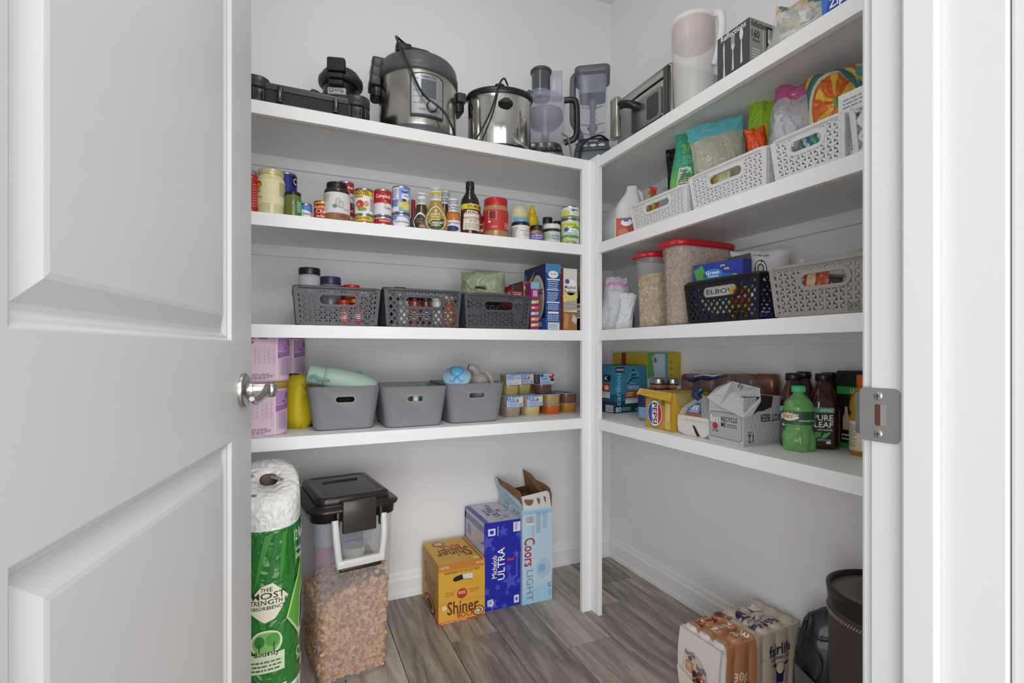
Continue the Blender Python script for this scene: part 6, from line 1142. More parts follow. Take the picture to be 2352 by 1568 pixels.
# cereal containers
def cereal(lb, ya, yb, xf, d_, h_, mcol, kind, grp='cereal containers'):
    t = thing('cereal_container', lb, 'container', (xf+d_/2, (ya+yb)/2, Z3), -pi/2, grp); w_ = ya-yb; rd = mat('#c01c24', .35)
    R = lambda f, z, e=0: at_z(rrect(w_*(.90+.10*f)+2*e, d_*(.93+.07*f)+2*e, .042, 8), z)
    g = G(clear('#d9dbe0', .26, .08)); g.loft([R(0, .001, -.004), R(0, .006), R(.8, h_*.78), R(.82, h_*.785, .0015), R(1, h_-.022, .0015)], cap=(1, 0)); part('container_body', g, t)
    g = G(rd); g.loft([R(1, h_-.024, .003), R(1, h_-.022, .007), R(1, h_-.008, .008), R(1, h_-.004, .005), R(1, h_-.003, -.004), R(1, h_, -.008)]); part('lid', g, t)
    g = G(rd); g.loft([[(a*s_, -d_/2-.006-b, z) for a, b in ((-w_*.38, 0), (-w_*.30, .014), (w_*.30, .014), (w_*.38, 0))] for s_, z in ((1, h_-.022), (1, h_-.012))], sm=False); part('lid_tab', g, t)
    r_ = random.Random(5 if kind == 'ring' else 8); cs = [mat(c, .7, kind='print') for c in mcol]; k = G(cs[0]); top = h_*(.93 if kind == 'ring' else .70)
    W = lambda z: w_*(.90+.10*z/h_)-.012; Dd = lambda z: d_*(.93+.07*z/h_)-.012
    k.loft([at_z(rrect(W(0)-.012, Dd(0)-.012, .034, 6), .008), at_z(rrect(W(top)-.012, Dd(top)-.012, .034, 6), top-.008)], mat('#b39a80' if kind == 'ring' else '#c4ab78', .8))
    w0, d0 = W(top*.5), Dd(top*.5); base_p = rrect(w0, d0, .034, 6); PER = []
    for (xa, ya_), (xb, yb__) in zip(base_p, base_p[1:]+base_p[:1]):
        if max(xa, xb) < -w0*.2 and abs(xb-xa) < .002 and abs(ya_-yb__) > .02: continue
        if min(ya_, yb__) > d0*.45: continue
        n_ = max(1, int(math.hypot(xb-xa, yb__-ya_)/.002))
        for j in range(n_): PER.append(((xa+(xb-xa)*j/n_)/w0, (ya_+(yb__-ya_)*j/n_)/d0))
    N_ = 2200 if kind == 'ring' else 1600
    for i in range(N_):
        z = .010+(top-.012)*r_.random(); q = r_.random(); 
        if q < .92:
            ii = int(q/.92*len(PER)); a_, b_ = PER[ii]; e_ = .003+r_.random()*.003; sx_, sy_ = (W(z)/2-e_)/.5, (Dd(z)/2-e_)/.5; ax = Vector((a_, b_, 0)).normalized() if abs(a_) > .4 and abs(b_) > .4 else (Vector((a_, 0, 0)).normalized() if abs(a_) > abs(b_) else Vector((0, b_, 0)).normalized())
            p = (a_*sx_, b_*sy_)
        else: p = ((r_.random()-.5)*W(top)*.9, (r_.random()-.5)*Dd(top)*.9); z = top-.004+r_.random()*.004; ax = Vector((0, 0, 1))
        ax = (ax+Vector((r_.random()-.5, r_.random()-.5, r_.random()-.5))*1.5).normalized(); M = ax.to_track_quat('Z', 'Y').to_matrix(); c = Vector((p[0], p[1], z)); m_ = cs[i % len(cs)]
        if kind == 'ring':
            n_ = 8; ro, ri, th = .0060, .0025, .0022
            vs = [c+M @ Vector((rr*cos(2*pi*j/n_), rr*sin(2*pi*j/n_), zz)) for rr, zz in ((ri, 0), ((ro+ri)/2, th), (ro, 0), ((ro+ri)/2, -th)) for j in range(n_)]
            k.add(vs, [(a*n_+j, a*n_+(j+1) % n_, ((a+1) % 4)*n_+(j+1) % n_, ((a+1) % 4)*n_+j) for a in range(4) for j in range(n_)], m_, True)
        else:
            s_ = .006+.005*r_.random(); vs = [c+M @ Vector((s_*cos(j*1.047+.2*r_.random()), s_*.75*sin(j*1.047), .002*sin(j*2.1))) for j in range(6)]
            k.add(vs+[v+M @ Vector((0, 0, .0012)) for v in vs], [(5, 4, 3, 2, 1, 0), (6, 7, 8, 9, 10, 11)]+[(a, (a+1) % 6, 6+(a+1) % 6, 6+a) for a in range(6)], m_)
    o = part('cereal_rings' if kind == 'ring' else 'cereal_flakes', k, kind='stuff'); o.location = t.location; o.location.z += .0015; o.rotation_euler = (0, 0, -pi/2)
    tag(o, 'tan cereal rings filling the larger-looking red-lidded container' if kind == 'ring' else 'pale golden cereal flakes filling the left red-lidded container', 'cereal')
ce1 = (Y_at(1452, XF+.045), Y_at(1452, XF+.045)-.098)
cereal('clear container of flakes with red lid, nearer the corner post', ce1[0], ce1[1], XF+.045, .225, .274, ('#d6bd88', '#c9a96c', '#e0cc9c', '#c2a066'), 'flake')
cereal('clear container of cereal rings with red lid, behind the black basket', Y_at(1511, XF+.02), Y_at(1511, XF+.02)-.105, XF+.02, .245, .279, ('#c4a585', '#b8977a', '#d0b496', '#c9ac90'), 'ring')
BKB = mat('#1c1d1f', .35)
E3 = rbask('black lattice basket in front of the cereal containers', 1571, 1748, 620, 1750, Z3, 'X', BKB, d_=.24, xi=.010, grp='right run baskets', pitch=.0225, hw=.24, hv=.70)
GB3 = mat('#a19c97', .45)
F3 = rbask('taupe grey woven-look basket cut off by the door frame', 1765, 2050, 580, 1979, Z3, 'Y', GB3, d_=.28, xi=.012, grp='right run baskets', pitch=.0235, hw=.20)
# raised name on the taupe basket
g = G(mat('#8a8580', .5)); w3 = F3[1]-F3[2]-.012; yl = Y_at(1942, F3[4])
xl = -( yl-(F3[1]+F3[2])/2)
g.decal(D().text('room', 0, .52, .48, .95, '#837e79').text('essentials', 0, .05, 1, .48, '#837e79'), lambda u, v, o: (xl+.058*u, -.28/2*(1-(1-(.006+.020*v)/F3[3])*.08)-.0042-o, .006+.020*v)); part('name_lettering', g, F3[0])
ZI3 = Z3+.008
# pasta box and friends in the black basket
x_, y_ = XF+.055, Y_at(1640, XF+.06)
ya, yb = Y_at(1598, XF+.06), Y_at(1698, XF+.06); hh = Z_at(603, XF+.06, Y_at(1640, XF+.06))-ZI3
pf_ = D().rect(0, 0, 1, 1, '#2d3f9c', 0).ell(.5, .70, .44, .10, '#2f6fc4', 2).ell(.60, .42, .44, .30, '#e3e2dc', 3).ell(.60, .42, .40, .26, '#cfcfc9', 4).ell(.42, .80, .20, .09, '#3f7fd0', 5).text('Great', .28, .80, .56, .86, '#ffffff', 6).text('Value', .32, .75, .54, .79, '#ffffff', 6).text('ELBOWS', .30, .46, .98, .54, '#33406a', 6).poly([(.02, .9), (.1, .70), (.26, .62), (.3, .8), (.2, .98)], '#4f9a4a', 5)
for a, b in ((.62, .92), (.70, .86), (.86, .74), (.16, .55), (.1, .3), (.24, .2), (.5, .1), (.8, .14)): pf_.ell(a, b, .05, .022, '#d8c46a', 5).ell(a, b-.01, .03, .010, '#2d3f9c', 6)
t = carton('pasta_box', 'blue pasta box with opened cardboard top in the black basket', 'box', (XF+.055+.025, (ya+yb)/2, ZI3), -pi/2+.16, ya-yb, .045, hh, '#33429a', [('f', pf_), ('l', D().rect(0, 0, 1, 1, '#3a5ab0', 0).ell(.5, .72, .4, .1, '#dfe6f4').rows(.1, .1, .9, .5, 8, '#8fa8dc'))])
g = G(mat('#6a5a4a', .8)); W2 = (ya-yb)/2; g.loft([[(-W2*.1, .02, hh), (W2*1.0, .02, hh), (W2*1.0, .0215, hh), (-W2*.1, .0215, hh)], [(W2*.05, .035, hh+.018), (W2*.85, .035, hh+.022), (W2*.85, .0365, hh+.022), (W2*.05, .0365, hh+.018)]], sm=False); part('torn_flap', g, t)
rr2 = random.Random(9)
yr = D().rect(0, 0, 1, 1, '#c9b03a', 0).poly([(.1, .45), (.9, .40), (.85, .9), (.2, .95)], '#c8301c', 1).text('RICE', .2, .6, .8, .75, '#f0e8d8', 3).ell(.5, .2, .4, .14, '#2a2a1c').text('CLASSIC', .22, .16, .78, .24, '#d8c85a', 3)
ya2, yb2 = Y_at(1672, XF+.03), Y_at(1724, XF+.03)
carton('rice_box', 'yellow and red packet box behind the black lattice', 'box', (XF+.028+.01, (ya2+yb2)/2-.006, ZI3), -pi/2, (ya2-yb2)*.95, .020, .088, '#c9b03a', [('f', yr)])
ya2, yb2 = Y_at(1728, XF+.03), Y_at(1752, XF+.03)
carton('pasta_box', 'navy and white packet at the right end of the black basket', 'box', (XF+.045, (ya2+yb2)/2, ZI3), -pi/2, (ya2-yb2)*.9, .05, .095, '#2c3f94', [('f', D().rect(0, 0, 1, 1, '#2c4fa8', 0).ell(.5, .7, .4, .2, '#dfe4ee').rows(.1, .1, .9, .4, 4, '#b8c4e0')), ('r', D().rect(0, 0, 1, 1, '#243a90', 0).rows(.1, .1, .9, .9, 8, '#c8b48c'))])
# white coffee bag behind
t = rbag('coffee_bag', 'white folded coffee bag with round dark emblem behind the baskets', 1682, 1808, 573, XF+.22, 41, .07, m=mat('#e6e6e6', .45), z=Z3+.105, topw=1.0, botw=.9, crk=.006, p=3.0, dec=D().ell(.52, .50, .11, .22, '#2a2622', 2, 12).ell(.52, .50, .095, .19, '#e6e6e6', 3, 12).ell(.52, .50, .06, .13, '#3a3028', 4, 8).ell(.52, .50, .04, .09, '#d9c9a8', 5, 8).text('FLAVORED COFFEE', .38, .80, .66, .85, '#444444', 2))
rbag('snack_bag', 'clear and white wrapper tip above the taupe basket', 1832, 1852, 592, XF+.12, 43, .02, m=CLB, z=ZI3, topw=.4, crk=.004)
rbag('snack_bag', 'beige packet top at the right end of the taupe basket', 1940, 2010, 572, XF+.14, 44, .05, m=GB('#cdbfae'), z=ZI3, crk=.006)
rbag('snack_bag', 'pink and orange printed packet seen through the taupe basket handle', 1826, 1912, 618, XF+.052, 45, .012, flat=True, mf=lambda u, v, s_: GB('#b8502c') if u < .3 or (u > .62 and v > .5) else (GB('#6a7ab8') if v < .62 and u < .7 else GB('#e0c9a8')), z=ZI3, crk=.005)
# ================================================================ lowest shelf, right run
def quad_box(name, lb, cat, nl, nr, yt, z, col, faces, d_, **kw):   # front face from base corner nl=(px,py) to nr
    x0, y0 = atbase(*nl, z); x1, y1 = atbase(*nr, z); w_ = math.hypot(x1-x0, y1-y0); rz = atan2(y1-y0, x1-x0); h_ = Z_at(yt, x0, y0)-z
    cx_ = (x0+x1)/2-sin(rz)*d_/2; cy_ = (y0+y1)/2+cos(rz)*d_/2
    return carton(name, lb, cat, (cx_, cy_, z), rz, w_, d_, h_, col, faces, **kw), w_, h_, (cx_, cy_, rz)
bl, tl = '#2f7fa0', '#123f58'
cf = D().rect(0, 0, 1, 1, '#3787a6', 0).rect(0, 0, 1, .40, '#235f80', 1).rect(0, 0, 1, .24, '#143e58', 1.5).rect(.02, .86, .26, .97, '#14161a', 3).text('KEURIG', .04, .89, .24, .94, '#f2f2f2', 5).poly([(.34, .66), (.42, .84), (.58, .88), (.64, .84), (.66, .68), (.56, .60), (.44, .61)], '#7fb8cc', 3).poly([(.36, .67), (.43, .82), (.57, .86), (.62, .82), (.64, .68), (.56, .62), (.45, .63)], '#3a8cab', 4).poly([(.32, .62), (.36, .62), (.5, .72), (.66, .72), (.66, .745), (.48, .745)], '#14161a', 5).ell(.50, .80, .06, .015, '#14161a', 5).ell(.50, .90, .04, .02, '#14161a', 5)
cf.text('Caribou', .34, .52, .66, .58, '#f2f6f8', 5).text('COFFEE', .38, .48, .64, .51, '#f2f6f8', 5).rect(.28, .30, .72, .45, '#b5451c', 3).text('CARIBOU', .31, .39, .52, .43, '#f6e8de', 5).text('BLEND', .31, .35, .48, .38, '#f6e8de', 5).ell(.66, .375, .06, .05, '#e8c8b4', 5).ell(.66, .375, .04, .033, '#b5451c', 6).rect(.28, .26, .72, .30, '#a8cfe0', 3).rect(.28, .19, .72, .26, '#e0e4e6', 3).text('caribou', .02, .16, .16, .84, '#8fc6da', 2.5, 90).text('80', .02, .02, .17, .13, '#f4f6f8', 5).rows(.20, .04, .44, .12, 3, '#c8dce6', 5).rows(.55, .03, .75, .08, 2, '#d8e6ee', 5)
cl_ = D().rect(0, 0, 1, 1, '#2f7c9c', 0).rect(0, 0, 1, .40, '#1f5674', 1).rect(0, 0, 1, .24, '#123850', 1.5).rect(.66, .66, .88, .80, '#14161a', 3).text('K', .70, .69, .80, .77, '#e8e8e8', 5).rect(.30, .44, .86, .62, '#a8401c', 3).text('CARIBOU', .40, .55, .66, .59, '#f0dcd0', 5).ell(.76, .53, .07, .05, '#e8c8b4', 5).rect(.3, .38, .86, .44, '#a8cfe0', 3).rect(.3, .31, .86, .38, '#d0d4d6', 3).bars(.72, .02, .96, .16)
quad_box('coffee_pod_box', 'large blue coffee pod box in the corner of the lowest shelf', 'box', (1412, 949.5), (1494, 942), 840, Z4, '#235f80', [('f', cf), ('l', cl_)], .20)
lt = D().rect(0, 0, 1, 1, '#cdb22a', 0).rect(.16, .40, .24, 1, '#9c1a20', 1).rect(.13, .30, .23, .72, '#c4202c', 2).text('LIP', .15, .34, .21, .66, '#f4e8e4', 3, 90).rect(.60, 0, .90, 1, '#5fae5a', 1).poly([(.67, .92), (.72, .98), (.86, .98), (.86, .10), (.76, .12)], '#c9d2dc', 2).rect(.86, .10, .895, .95, '#57a5d0', 3).text('B', .70, .84, .74, .92, '#1c2a6a', 4).poly([(.60, .02), (.60, .55), (.70, .60), (.66, .35), (.74, .05)], '#d3dbe2', 2).ell(.48, .40, .05, .14, '#1c1712', 2).ell(.48, .36, .04, .10, '#cdb22a', 3).ell(.27, .48, .03, .03, '#b3301c', 2).rows(.92, .3, .97, .9, 6, '#b0962a', 2)
ya, yb = Y_at(1403, XR-.033), Y_at(1551, XR-.033)
carton('tea_box', 'long yellow tea box with red and green panels leaning at the wall', 'box', (XR-.018, (2.06+yb)/2, Z4), -pi/2, 2.06-yb, .029, Z_at(810, XR-.033, yb)-Z4, '#c9ae2a', [('f', lt)])
# cans behind the pepsi box
canprof = lambda r, h: [(r*.80, 0), (r*.98, .006), (r, .012), (r, h-.018), (r*.84, h-.006), (r*.86, h-.002), (r*.80, h), (r*.76, h-.003), (r*.01, h-.004)]
def soda(lb, px, t_, z, r, h, dd, c='#b9bbbd'):
    X, Y = P(px, t_); vessel('drink_can', lb, 'can', (X, Y, z), [('can_body', mat(c, .25, 1), canprof(r, h))], [(dd, r*1.003, .012, h-.02, pi*1.4)])
soda('navy and pale blue drink can standing left of the gold carton', 1486, 1.94, Z4, .033, .122, D().rect(0, 0, 1, 1, '#1c2a5a', 0, 16).rect(0, 0, 1, .45, '#7fa8d8', 1, 16))
dk = D().rect(0, 0, 1, 1, '#1a1c22', 0, 16).rect(0, .86, 1, .96, '#c07a48', 1, 16).text('ZERO', .35, .6, .65, .8, '#e8e8e8', 3)
soda('black and copper drink can behind the gold carton, left of its twin', 1513, 1.99, Z4, .033, .160, dk)
soda('black and copper drink can behind the gold carton, right of its twin', 1546, 2.01, Z4, .033, .158, dk)
soda('white and red drink can behind the gold carton', 1572, 1.96, Z4, .030, .152, D().rect(0, 0, 1, 1, '#e2dfe0', 0, 16).rect(0, .3, 1, .7, '#b84a5a', 1, 16))
# gold soda carton
pg = D().rect(0, 0, 1, 1, '#b8912c', 0).ell(.36, .42, .30, .36, '#191b28', 3, 20).ell(.36, .42, .285, .345, '#eceaea', 4, 20)
def wave(a0, a1, c, l):
    return [(.36+.26*cos(a), .42+.32*sin(a)) for a in [a0+(a1-a0)*k/8 for k in range(9)]]
pg.poly(wave(radians(115), radians(245), 0, 0), '#3c46b0', 5).poly(wave(radians(-62), radians(62), 0, 0), '#c42b34', 5).text('PEPSI', .27, .14, .45, .70, '#15161e', 6, -90)
for k in range(40):
    a = 2*pi*k/40
    for q in (1.12, 1.24, 1.36): 
        if .02 < .36+.30*q*cos(a) < .74: pg.ell(.36+.30*q*cos(a), .42+.36*q*sin(a), .010, .007, '#e0c878', 2, 3)
pg.rect(.76, .06, .92, .72, '#d9be7c', 4).rows(.82, .1, .88, .26, 4, '#8a6a2a', 5).text('FREE', .62, .66, .72, .86, '#2a2210', 5, -90).text('12', .04, .78, .10, .92, '#2a2210', 5, -90).rect(0, .96, 1, 1, '#9a7820', 2)
x0, y0 = atbase(1484, 980, Z4); x1, y1 = atbase(1544.6, 993, Z4); xg = (x0+x1)/2
gw, gh, gd = y0-y1, .128, .155
t = thing('soda_carton', 'gold soda carton with round blue, white and red emblem and open flap', 'box', (xg+gd/2, (y0+y1)/2, Z4), -pi/2)
part('carton', G(mat('#c49c34', .35)).box(-gw/2, gw/2, -gd/2, gd/2, 0, gh), t, bevel=.001)
g = G(); g.decal(pg, fr(gw, gd, gh)).decal(D().rect(0, 0, 1, 1, '#c9a238', 0), rt(gw, gd, gh)).decal(D().rect(0, 0, 1, 1, '#cfae3e', 0).rows(.05, .2, .4, .9, 5, '#3a3014').text('12', .62, .12, .92, .34, '#2a2210').rows(.45, .4, .9, .8, 8, '#e3cf88'), tp(gw, gd, gh)); part('printing', g, t)
g = G(mat('#cba63a', .35)); flap(g, [(-gw/2, -gd/2, gh), (gw/2, -gd/2, gh), (gw/2+.004, -gd/2-.012, gh-.026), (-gw/2-.02, -gd/2-.024, gh-.012), (-gw/2-.018, -gd/2-.01, gh+.008)], (0, -1, 0), mat('#cba63a', .35), mat('#cba63a', .35)); part('front_flap', g, t)
g = G(mat('#c79f34', .35)); flap(g, [(gw/2, -gd/2+.01, gh), (gw/2, gd*.3, gh), (gw/2+.022, gd*.25, gh-.012), (gw/2+.018, -gd*.05, gh-.045), (gw/2+.004, -gd/2+.02, gh-.040)], (1, 0, 0), mat('#c79f34', .35), mat('#9c8a5a', .6)); part('side_flap', g, t)
# bread bag with 26
x0, y0 = atbase(1550, 995, Z4); x1, y1 = atbase(1626, 1009, Z4)
bw = y0-y1; t = thing('snack_cake_tray', 'clear peaked plastic bag with blue panel and white card front, beside the gold carton', 'bag', (XF+.095, (y0+y1)/2, Z4), -pi/2+.05)
TH = .045; g = G(mat('#dedad2', .5)); 
g.prism([(-bw/2, .03), (-bw/2+.004, .012), (-bw/2+.03, 0.001), (bw/2-.02, 0.001), (bw/2-.002, .014), (bw/2, .032), (bw/2-.004, .062), (-bw/2+.002, .062)], lambda u, v, o: (u, -TH-o, v), .003); 
g.decal(D().rows(.25, .74, .98, .84, 1, '#b5aea4', 1).poly([(.50, .55), (.56, .55), (.74, .04), (.64, .0), (.58, .2)], '#2a2622', 2), lambda u, v, o: (-bw/2+bw*u, -TH-.003-o, .002+.06*v)); part('card_front', g, t)
g = G(clear('#e4e8ee', .35, .08)); sec = lambda w_, d0, d1, z: [(-w_, -d0, z), (w_, -d0, z), (w_, d1, z), (-w_, d1, z)]
g.loft([sec(bw/2, TH-.001, .10, .002), sec(bw/2, TH-.001, .10, .06), sec(bw*.42, TH*.8, .08, .085), sec(bw*.22, TH*.3, .05, .110), sec(bw*.05, .0, .02, .125)], sm=False); part('film', g, t)
g = G(mat('#34568e', .4)); ys_ = lambda z: -(TH*(1 if z < .06 else 1-.2*(z-.06)/.025 if z < .085 else .8-.5*(z-.085)/.025))-.0015
pn = lambda u, v, o: (-bw*.26+bw*.50*u, ys_(.0645+.040*v)-o, .0645+.040*v)
g.decal(D().poly([(0, 0), (1, 0), (.92, .45), (.62, 1), (.40, 1), (.08, .5)], '#34568e', 1, 12).rect(0, 0, 1, .18, '#a85a20', 3, 4).text('26', .30, .46, .70, .80, '#dfe8f4', 4, 0, True).rows(.15, .22, .85, .40, 2, '#b8c8e0', 4), pn); part('blue_panel', g, t)
g = G(mat('#b98a78', .5)); g.rbox(bw*.94, .12, .002, .055, .015, .006, cy=.022); part('snack_tray', g, t)
g = G(mat('#232a5a', .3, 0, 1, 'crinkle')); g.tube([(-.005, -.01, .115), (-.02, -.012, .128), (-.012, .0, .145)], [.010, .014, .012], n=10); part('twisted_neck', g, t)
# brown cakes bag behind
t = thing('muffin_bag', 'clear bag of brown snack cakes lying behind the root beer carton', 'bag', (0, 0, Z4), 0)
BR = mat('#6e3a2a', .4, coat=.4)
yy0 = y1
for k, (px, py, w_, z_) in enumerate(((1590, 880, .050, .075), (1632, 875, .055, .085), (1678, 872, .05, .092), (1722, 872, .052, .094), (1762, 872, .05, .094))):
    X = XF+.285+.002*k; Y = Y_at(px, X); g = G(BR); g.T = Matrix.Translation((X, Y, 0)) @ Matrix.Rotation(.5*k, 4, 'Z'); ztop = Z_at(858, X, Y)-Z4
    g.loft([at_z(rrect(.075*a, .062*a, .02, 5), z) for a, z in ((.85, ztop-.085), (.97, ztop-.078), (1, ztop-.03), (.95, ztop-.006), (.8, ztop))]); part('snack_cake', g, t)
g = G(mat('#16162c', .3)); X = XF+.287; ya, yb = Y_at(1575, X), Y_at(1775, X); zt_ = Z_at(856, X, (ya+yb)/2)-Z4
g.loft([[(X-.045, ya+(yb-ya)*f, .002), (X+.05, ya+(yb-ya)*f, .002), (X+.05, ya+(yb-ya)*f, zt_-.088), (X-.045, ya+(yb-ya)*f, zt_-.088)] for f in (0, 1)], sm=False); part('dark_tray', g, t)
g = G(mat('#e3dedd', .10, 0, .13, 'crinkle')); n_ = 26
secs = []
for i in range(n_+1):
    f = i/n_; Y = ya+.02+(yb-ya-.03)*f; e = (1-(2*f-1)**6)**.5 if 0 < f < 1 else .2; zz = zt_+.006+.006*noise.noise(Vector((f*14, 3, 1)))
    secs.append([(X+(-.055-.006*noise.noise(Vector((f*9, 1, 2))))*e, Y, .01), (X-.058*e, Y, zz*.75*e), (X-.035*e, Y, zz*e), (X+.03*e, Y, (zz+.006*noise.noise(Vector((f*17, 8, 1))))*e), (X+.058*e, Y, zz*.75*e), (X+.055*e, Y, .01)])
g.loft(secs, cap=(1, 1)); part('film', g, t)
X_ = XF+.225; q_ = lambda px, py: (X_, Y_at(px, X_), Z_at(py, X_, Y_at(px, X_))-Z4)
g = G(mat('#23295e', .3, 0, 1, 'crinkle')); g.tube([q_(1572, 868), q_(1590, 872), q_(1612, 866), q_(1640, 868), q_(1668, 862)], [.006, .012, .009, .013, .006, .003], n=10, flat=.7); part('navy_print', g, t)
g = G(mat('#dcdce2', .3, 0, 1, 'crinkle')); g.tube([q_(1596, 864), q_(1616, 862), q_(1640, 863), q_(1652, 860)], [.004, .008, .006, .003], n=8, flat=.6); part('white_print', g, t)
# root beer carton
x0, y0 = atbase(1628, 1010, Z4); x1, y1 = atbase(1708.5, 1026.6, Z4); bw, bd, bh = y0-y1, .157, .137; xg = (x0+x1)/2
t = thing('soda_carton', 'light grey soda carton torn open at the top with upside-down lettering', 'box', (xg+bd/2, (y0+y1)/2, Z4), -pi/2)
BG = mat('#b9babd', .45); part('carton', G(BG).box(-bw/2, bw/2, -bd/2, bd/2, 0, bh), t, bevel=.001)
f_ = D().rect(0, 0, 1, 1, '#bdbec0', 0).poly([(.02, .16), (.02, .60), (.06, .66), (.92, .66), (.97, .58), (.97, .14), (.92, .08), (.06, .10)], '#7f8284', 2, 14).poly([(.035, .18), (.035, .58), (.07, .64), (.91, .64), (.955, .57), (.955, .16), (.91, .10), (.07, .12)], '#a9abae', 3, 14).text("Barq's", .06, .38, .36, .58, '#f2f0ee', 6).ell(.20, .34, .08, .07, '#b02a2c', 5).text('ROOT BEER', .10, .22, .30, .26, '#222222', 5).text('RECYCLE', .38, .46, .84, .56, '#26282c', 5).text('ME', .38, .34, .52, .44, '#26282c', 5).rows(.55, .34, .84, .43, 2, '#55585c', 5)
r_ = D().rect(0, 0, 1, 1, '#b4b5b9', 0).text('ROOT BEER', .40, .48, 1.02, .64, '#1a1b1e', 4, 180).text('12', .10, .07, .24, .24, '#26282c', 4, 180).text('CANS', .10, .26, .22, .30, '#44464a', 4, 180)
for i in range(9):
    for j in range(6):
        cx_, cy_ = .07+i*.11+(.055 if j % 2 else 0), .06+j*.17
        r_.poly([(cx_-.035, cy_), (cx_, cy_+.10), (cx_+.035, cy_), (cx_, cy_-.10)], '#a8a9ae', 1, 2); 
        if j > 3: f_.poly([(cx_-.04, cy_-.02), (cx_, cy_+.05), (cx_+.04, cy_-.02)], '#adaeb2', 1, 2)
g = G(); g.decal(f_, fr(bw, bd, bh)).decal(r_, rt(bw, bd, bh)); part('printing', g, t)
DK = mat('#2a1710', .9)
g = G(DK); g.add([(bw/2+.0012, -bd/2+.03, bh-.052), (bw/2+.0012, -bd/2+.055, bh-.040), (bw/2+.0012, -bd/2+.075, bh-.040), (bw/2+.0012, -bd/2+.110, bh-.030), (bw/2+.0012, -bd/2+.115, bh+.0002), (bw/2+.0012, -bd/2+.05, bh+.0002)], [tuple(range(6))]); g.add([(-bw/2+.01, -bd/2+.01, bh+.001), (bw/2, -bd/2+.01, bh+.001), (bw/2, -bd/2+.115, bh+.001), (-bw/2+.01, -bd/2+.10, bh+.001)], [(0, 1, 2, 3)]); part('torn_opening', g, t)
FL = mat('#c6c7ca', .45); g = G(FL)
A0, B0, C0, D0 = (-bw/2-.005, -bd/2-.004, bh-.010), (bw/2+.003, -bd/2-.004, bh-.055), (bw/2+.012, -bd/2+.055, bh-.015), (bw*.1, -bd/2+.05, bh+.042)
E0 = (-bw/2-.0, -bd/2+.06, bh+.012)
flap(g, [A0, (-bw*.1, -bd/2-.010, bh-.030), (bw*.25, -bd/2-.010, bh+.012), (bw*.0, -bd/2+.025, bh+.040), (-bw/2, -bd/2+.03, bh+.018)], (0, 0, 1), FL, FL)
flap(g, [(-bw*.1, -bd/2-.010, bh-.030), B0, (bw/2+.004, -bd/2+.03, bh-.050), (bw/2+.006, -bd/2+.06, bh-.012), (bw*.25, -bd/2-.010, bh+.012)], (0, -1, .3), FL, FL)
flap(g, [(bw*.25, -bd/2-.010, bh+.012), (bw/2+.006, -bd/2+.06, bh-.012), (bw*.42, -bd/2+.075, bh+.022), (bw*.0, -bd/2+.025, bh+.040)], (.3, 0, 1), FL, FL)
part('lifted_flap', g, t)
g = G(); g.decal(D().text('12', .1, .1, .9, .9, '#222326', 2, 150 and 180), lambda u, v, o: (bw*(.22+.13*u)-.01*v, -bd/2+.012+.022*v, bh+.026+.010*v-.010*u+o+.004)); part('flap_lettering', g, t)
# tea bottles
def teabottle(lb, x, y, rz=None, grp='tea bottles'):
    r = .0345; hh = .205
    t = thing('tea_bottle', lb, 'bottle', (x, y, Z4), facing(x, y)+(rz or 0), grp); q = lambda a, z: at_z(rrect(2*r*a, 2*r*a, r*.62*a, 6), z)
    g = G(mat('#3e1a12', .08, 0, .93, 'tea', .5)); g.loft([q(.90, 0), q(.98, .004), q(1, .012), q(1, .118), q(.92, .135), q(.62, .168), q(.50, .180), q(.48, .184)]); part('bottle_body', g, t)
    g = G(BLK); g.lathe([(.0185, .184), (.020, .185), (.020, .203), (.018, .205), (.001, .205)], n=28); part('cap', g, t)
    dd = D().rect(0, 0, .78, .86, '#16181a', 0).rect(0, .86, .78, 1, '#4f9a80', 1).text('SWEETENED', .3, .885, .72, .955, '#d9ece4', 3).text('PURE', .06, .64, .74, .80, '#e8e8e4', 3).text('LEAF', .10, .46, .74, .61, '#e8e8e4', 3).text('NO SUGAR', .22, .37, .72, .42, '#e8e8e4', 3).poly([(.06, .12), (.12, .34), (.34, .32), (.30, .20)], '#4f9a4a', 3).poly([(.30, .14), (.50, .18), (.68, .34), (.44, .30)], '#5fae54', 3).text('BREWED TEA', .2, .10, .66, .14, '#d8d8d4', 3).rect(.50, .02, .66, .09, '#e0e0dc', 3)
    g = G(); g.decal(dd, lambda u, v, o: (-r+2*r*u*1.0, -r*1.0-o-.0003, .014+.100*v)).decal(D().rect(0, 0, 1, 1, '#b9a8a0', 0).rows(.05, .05, .95, .95, 9, '#3a1a14'), lambda u, v, o: (r+o+.0003, -r*.6+2*r*.55*u, .014+.094*v)); part('paper_label', g, t); return t
teabottle('tea bottle at the front with its label half hidden by the green soda bottle', 1.353, .917, .18)
teabottle('tea bottle behind the left side of the green soda bottle', 1.305, .972, .05)
teabottle('tea bottle at the back between the two front tea bottles', 1.43, 1.03)
teabottle('tea bottle at the right against the black drinks box', 1.44, .958, .2)
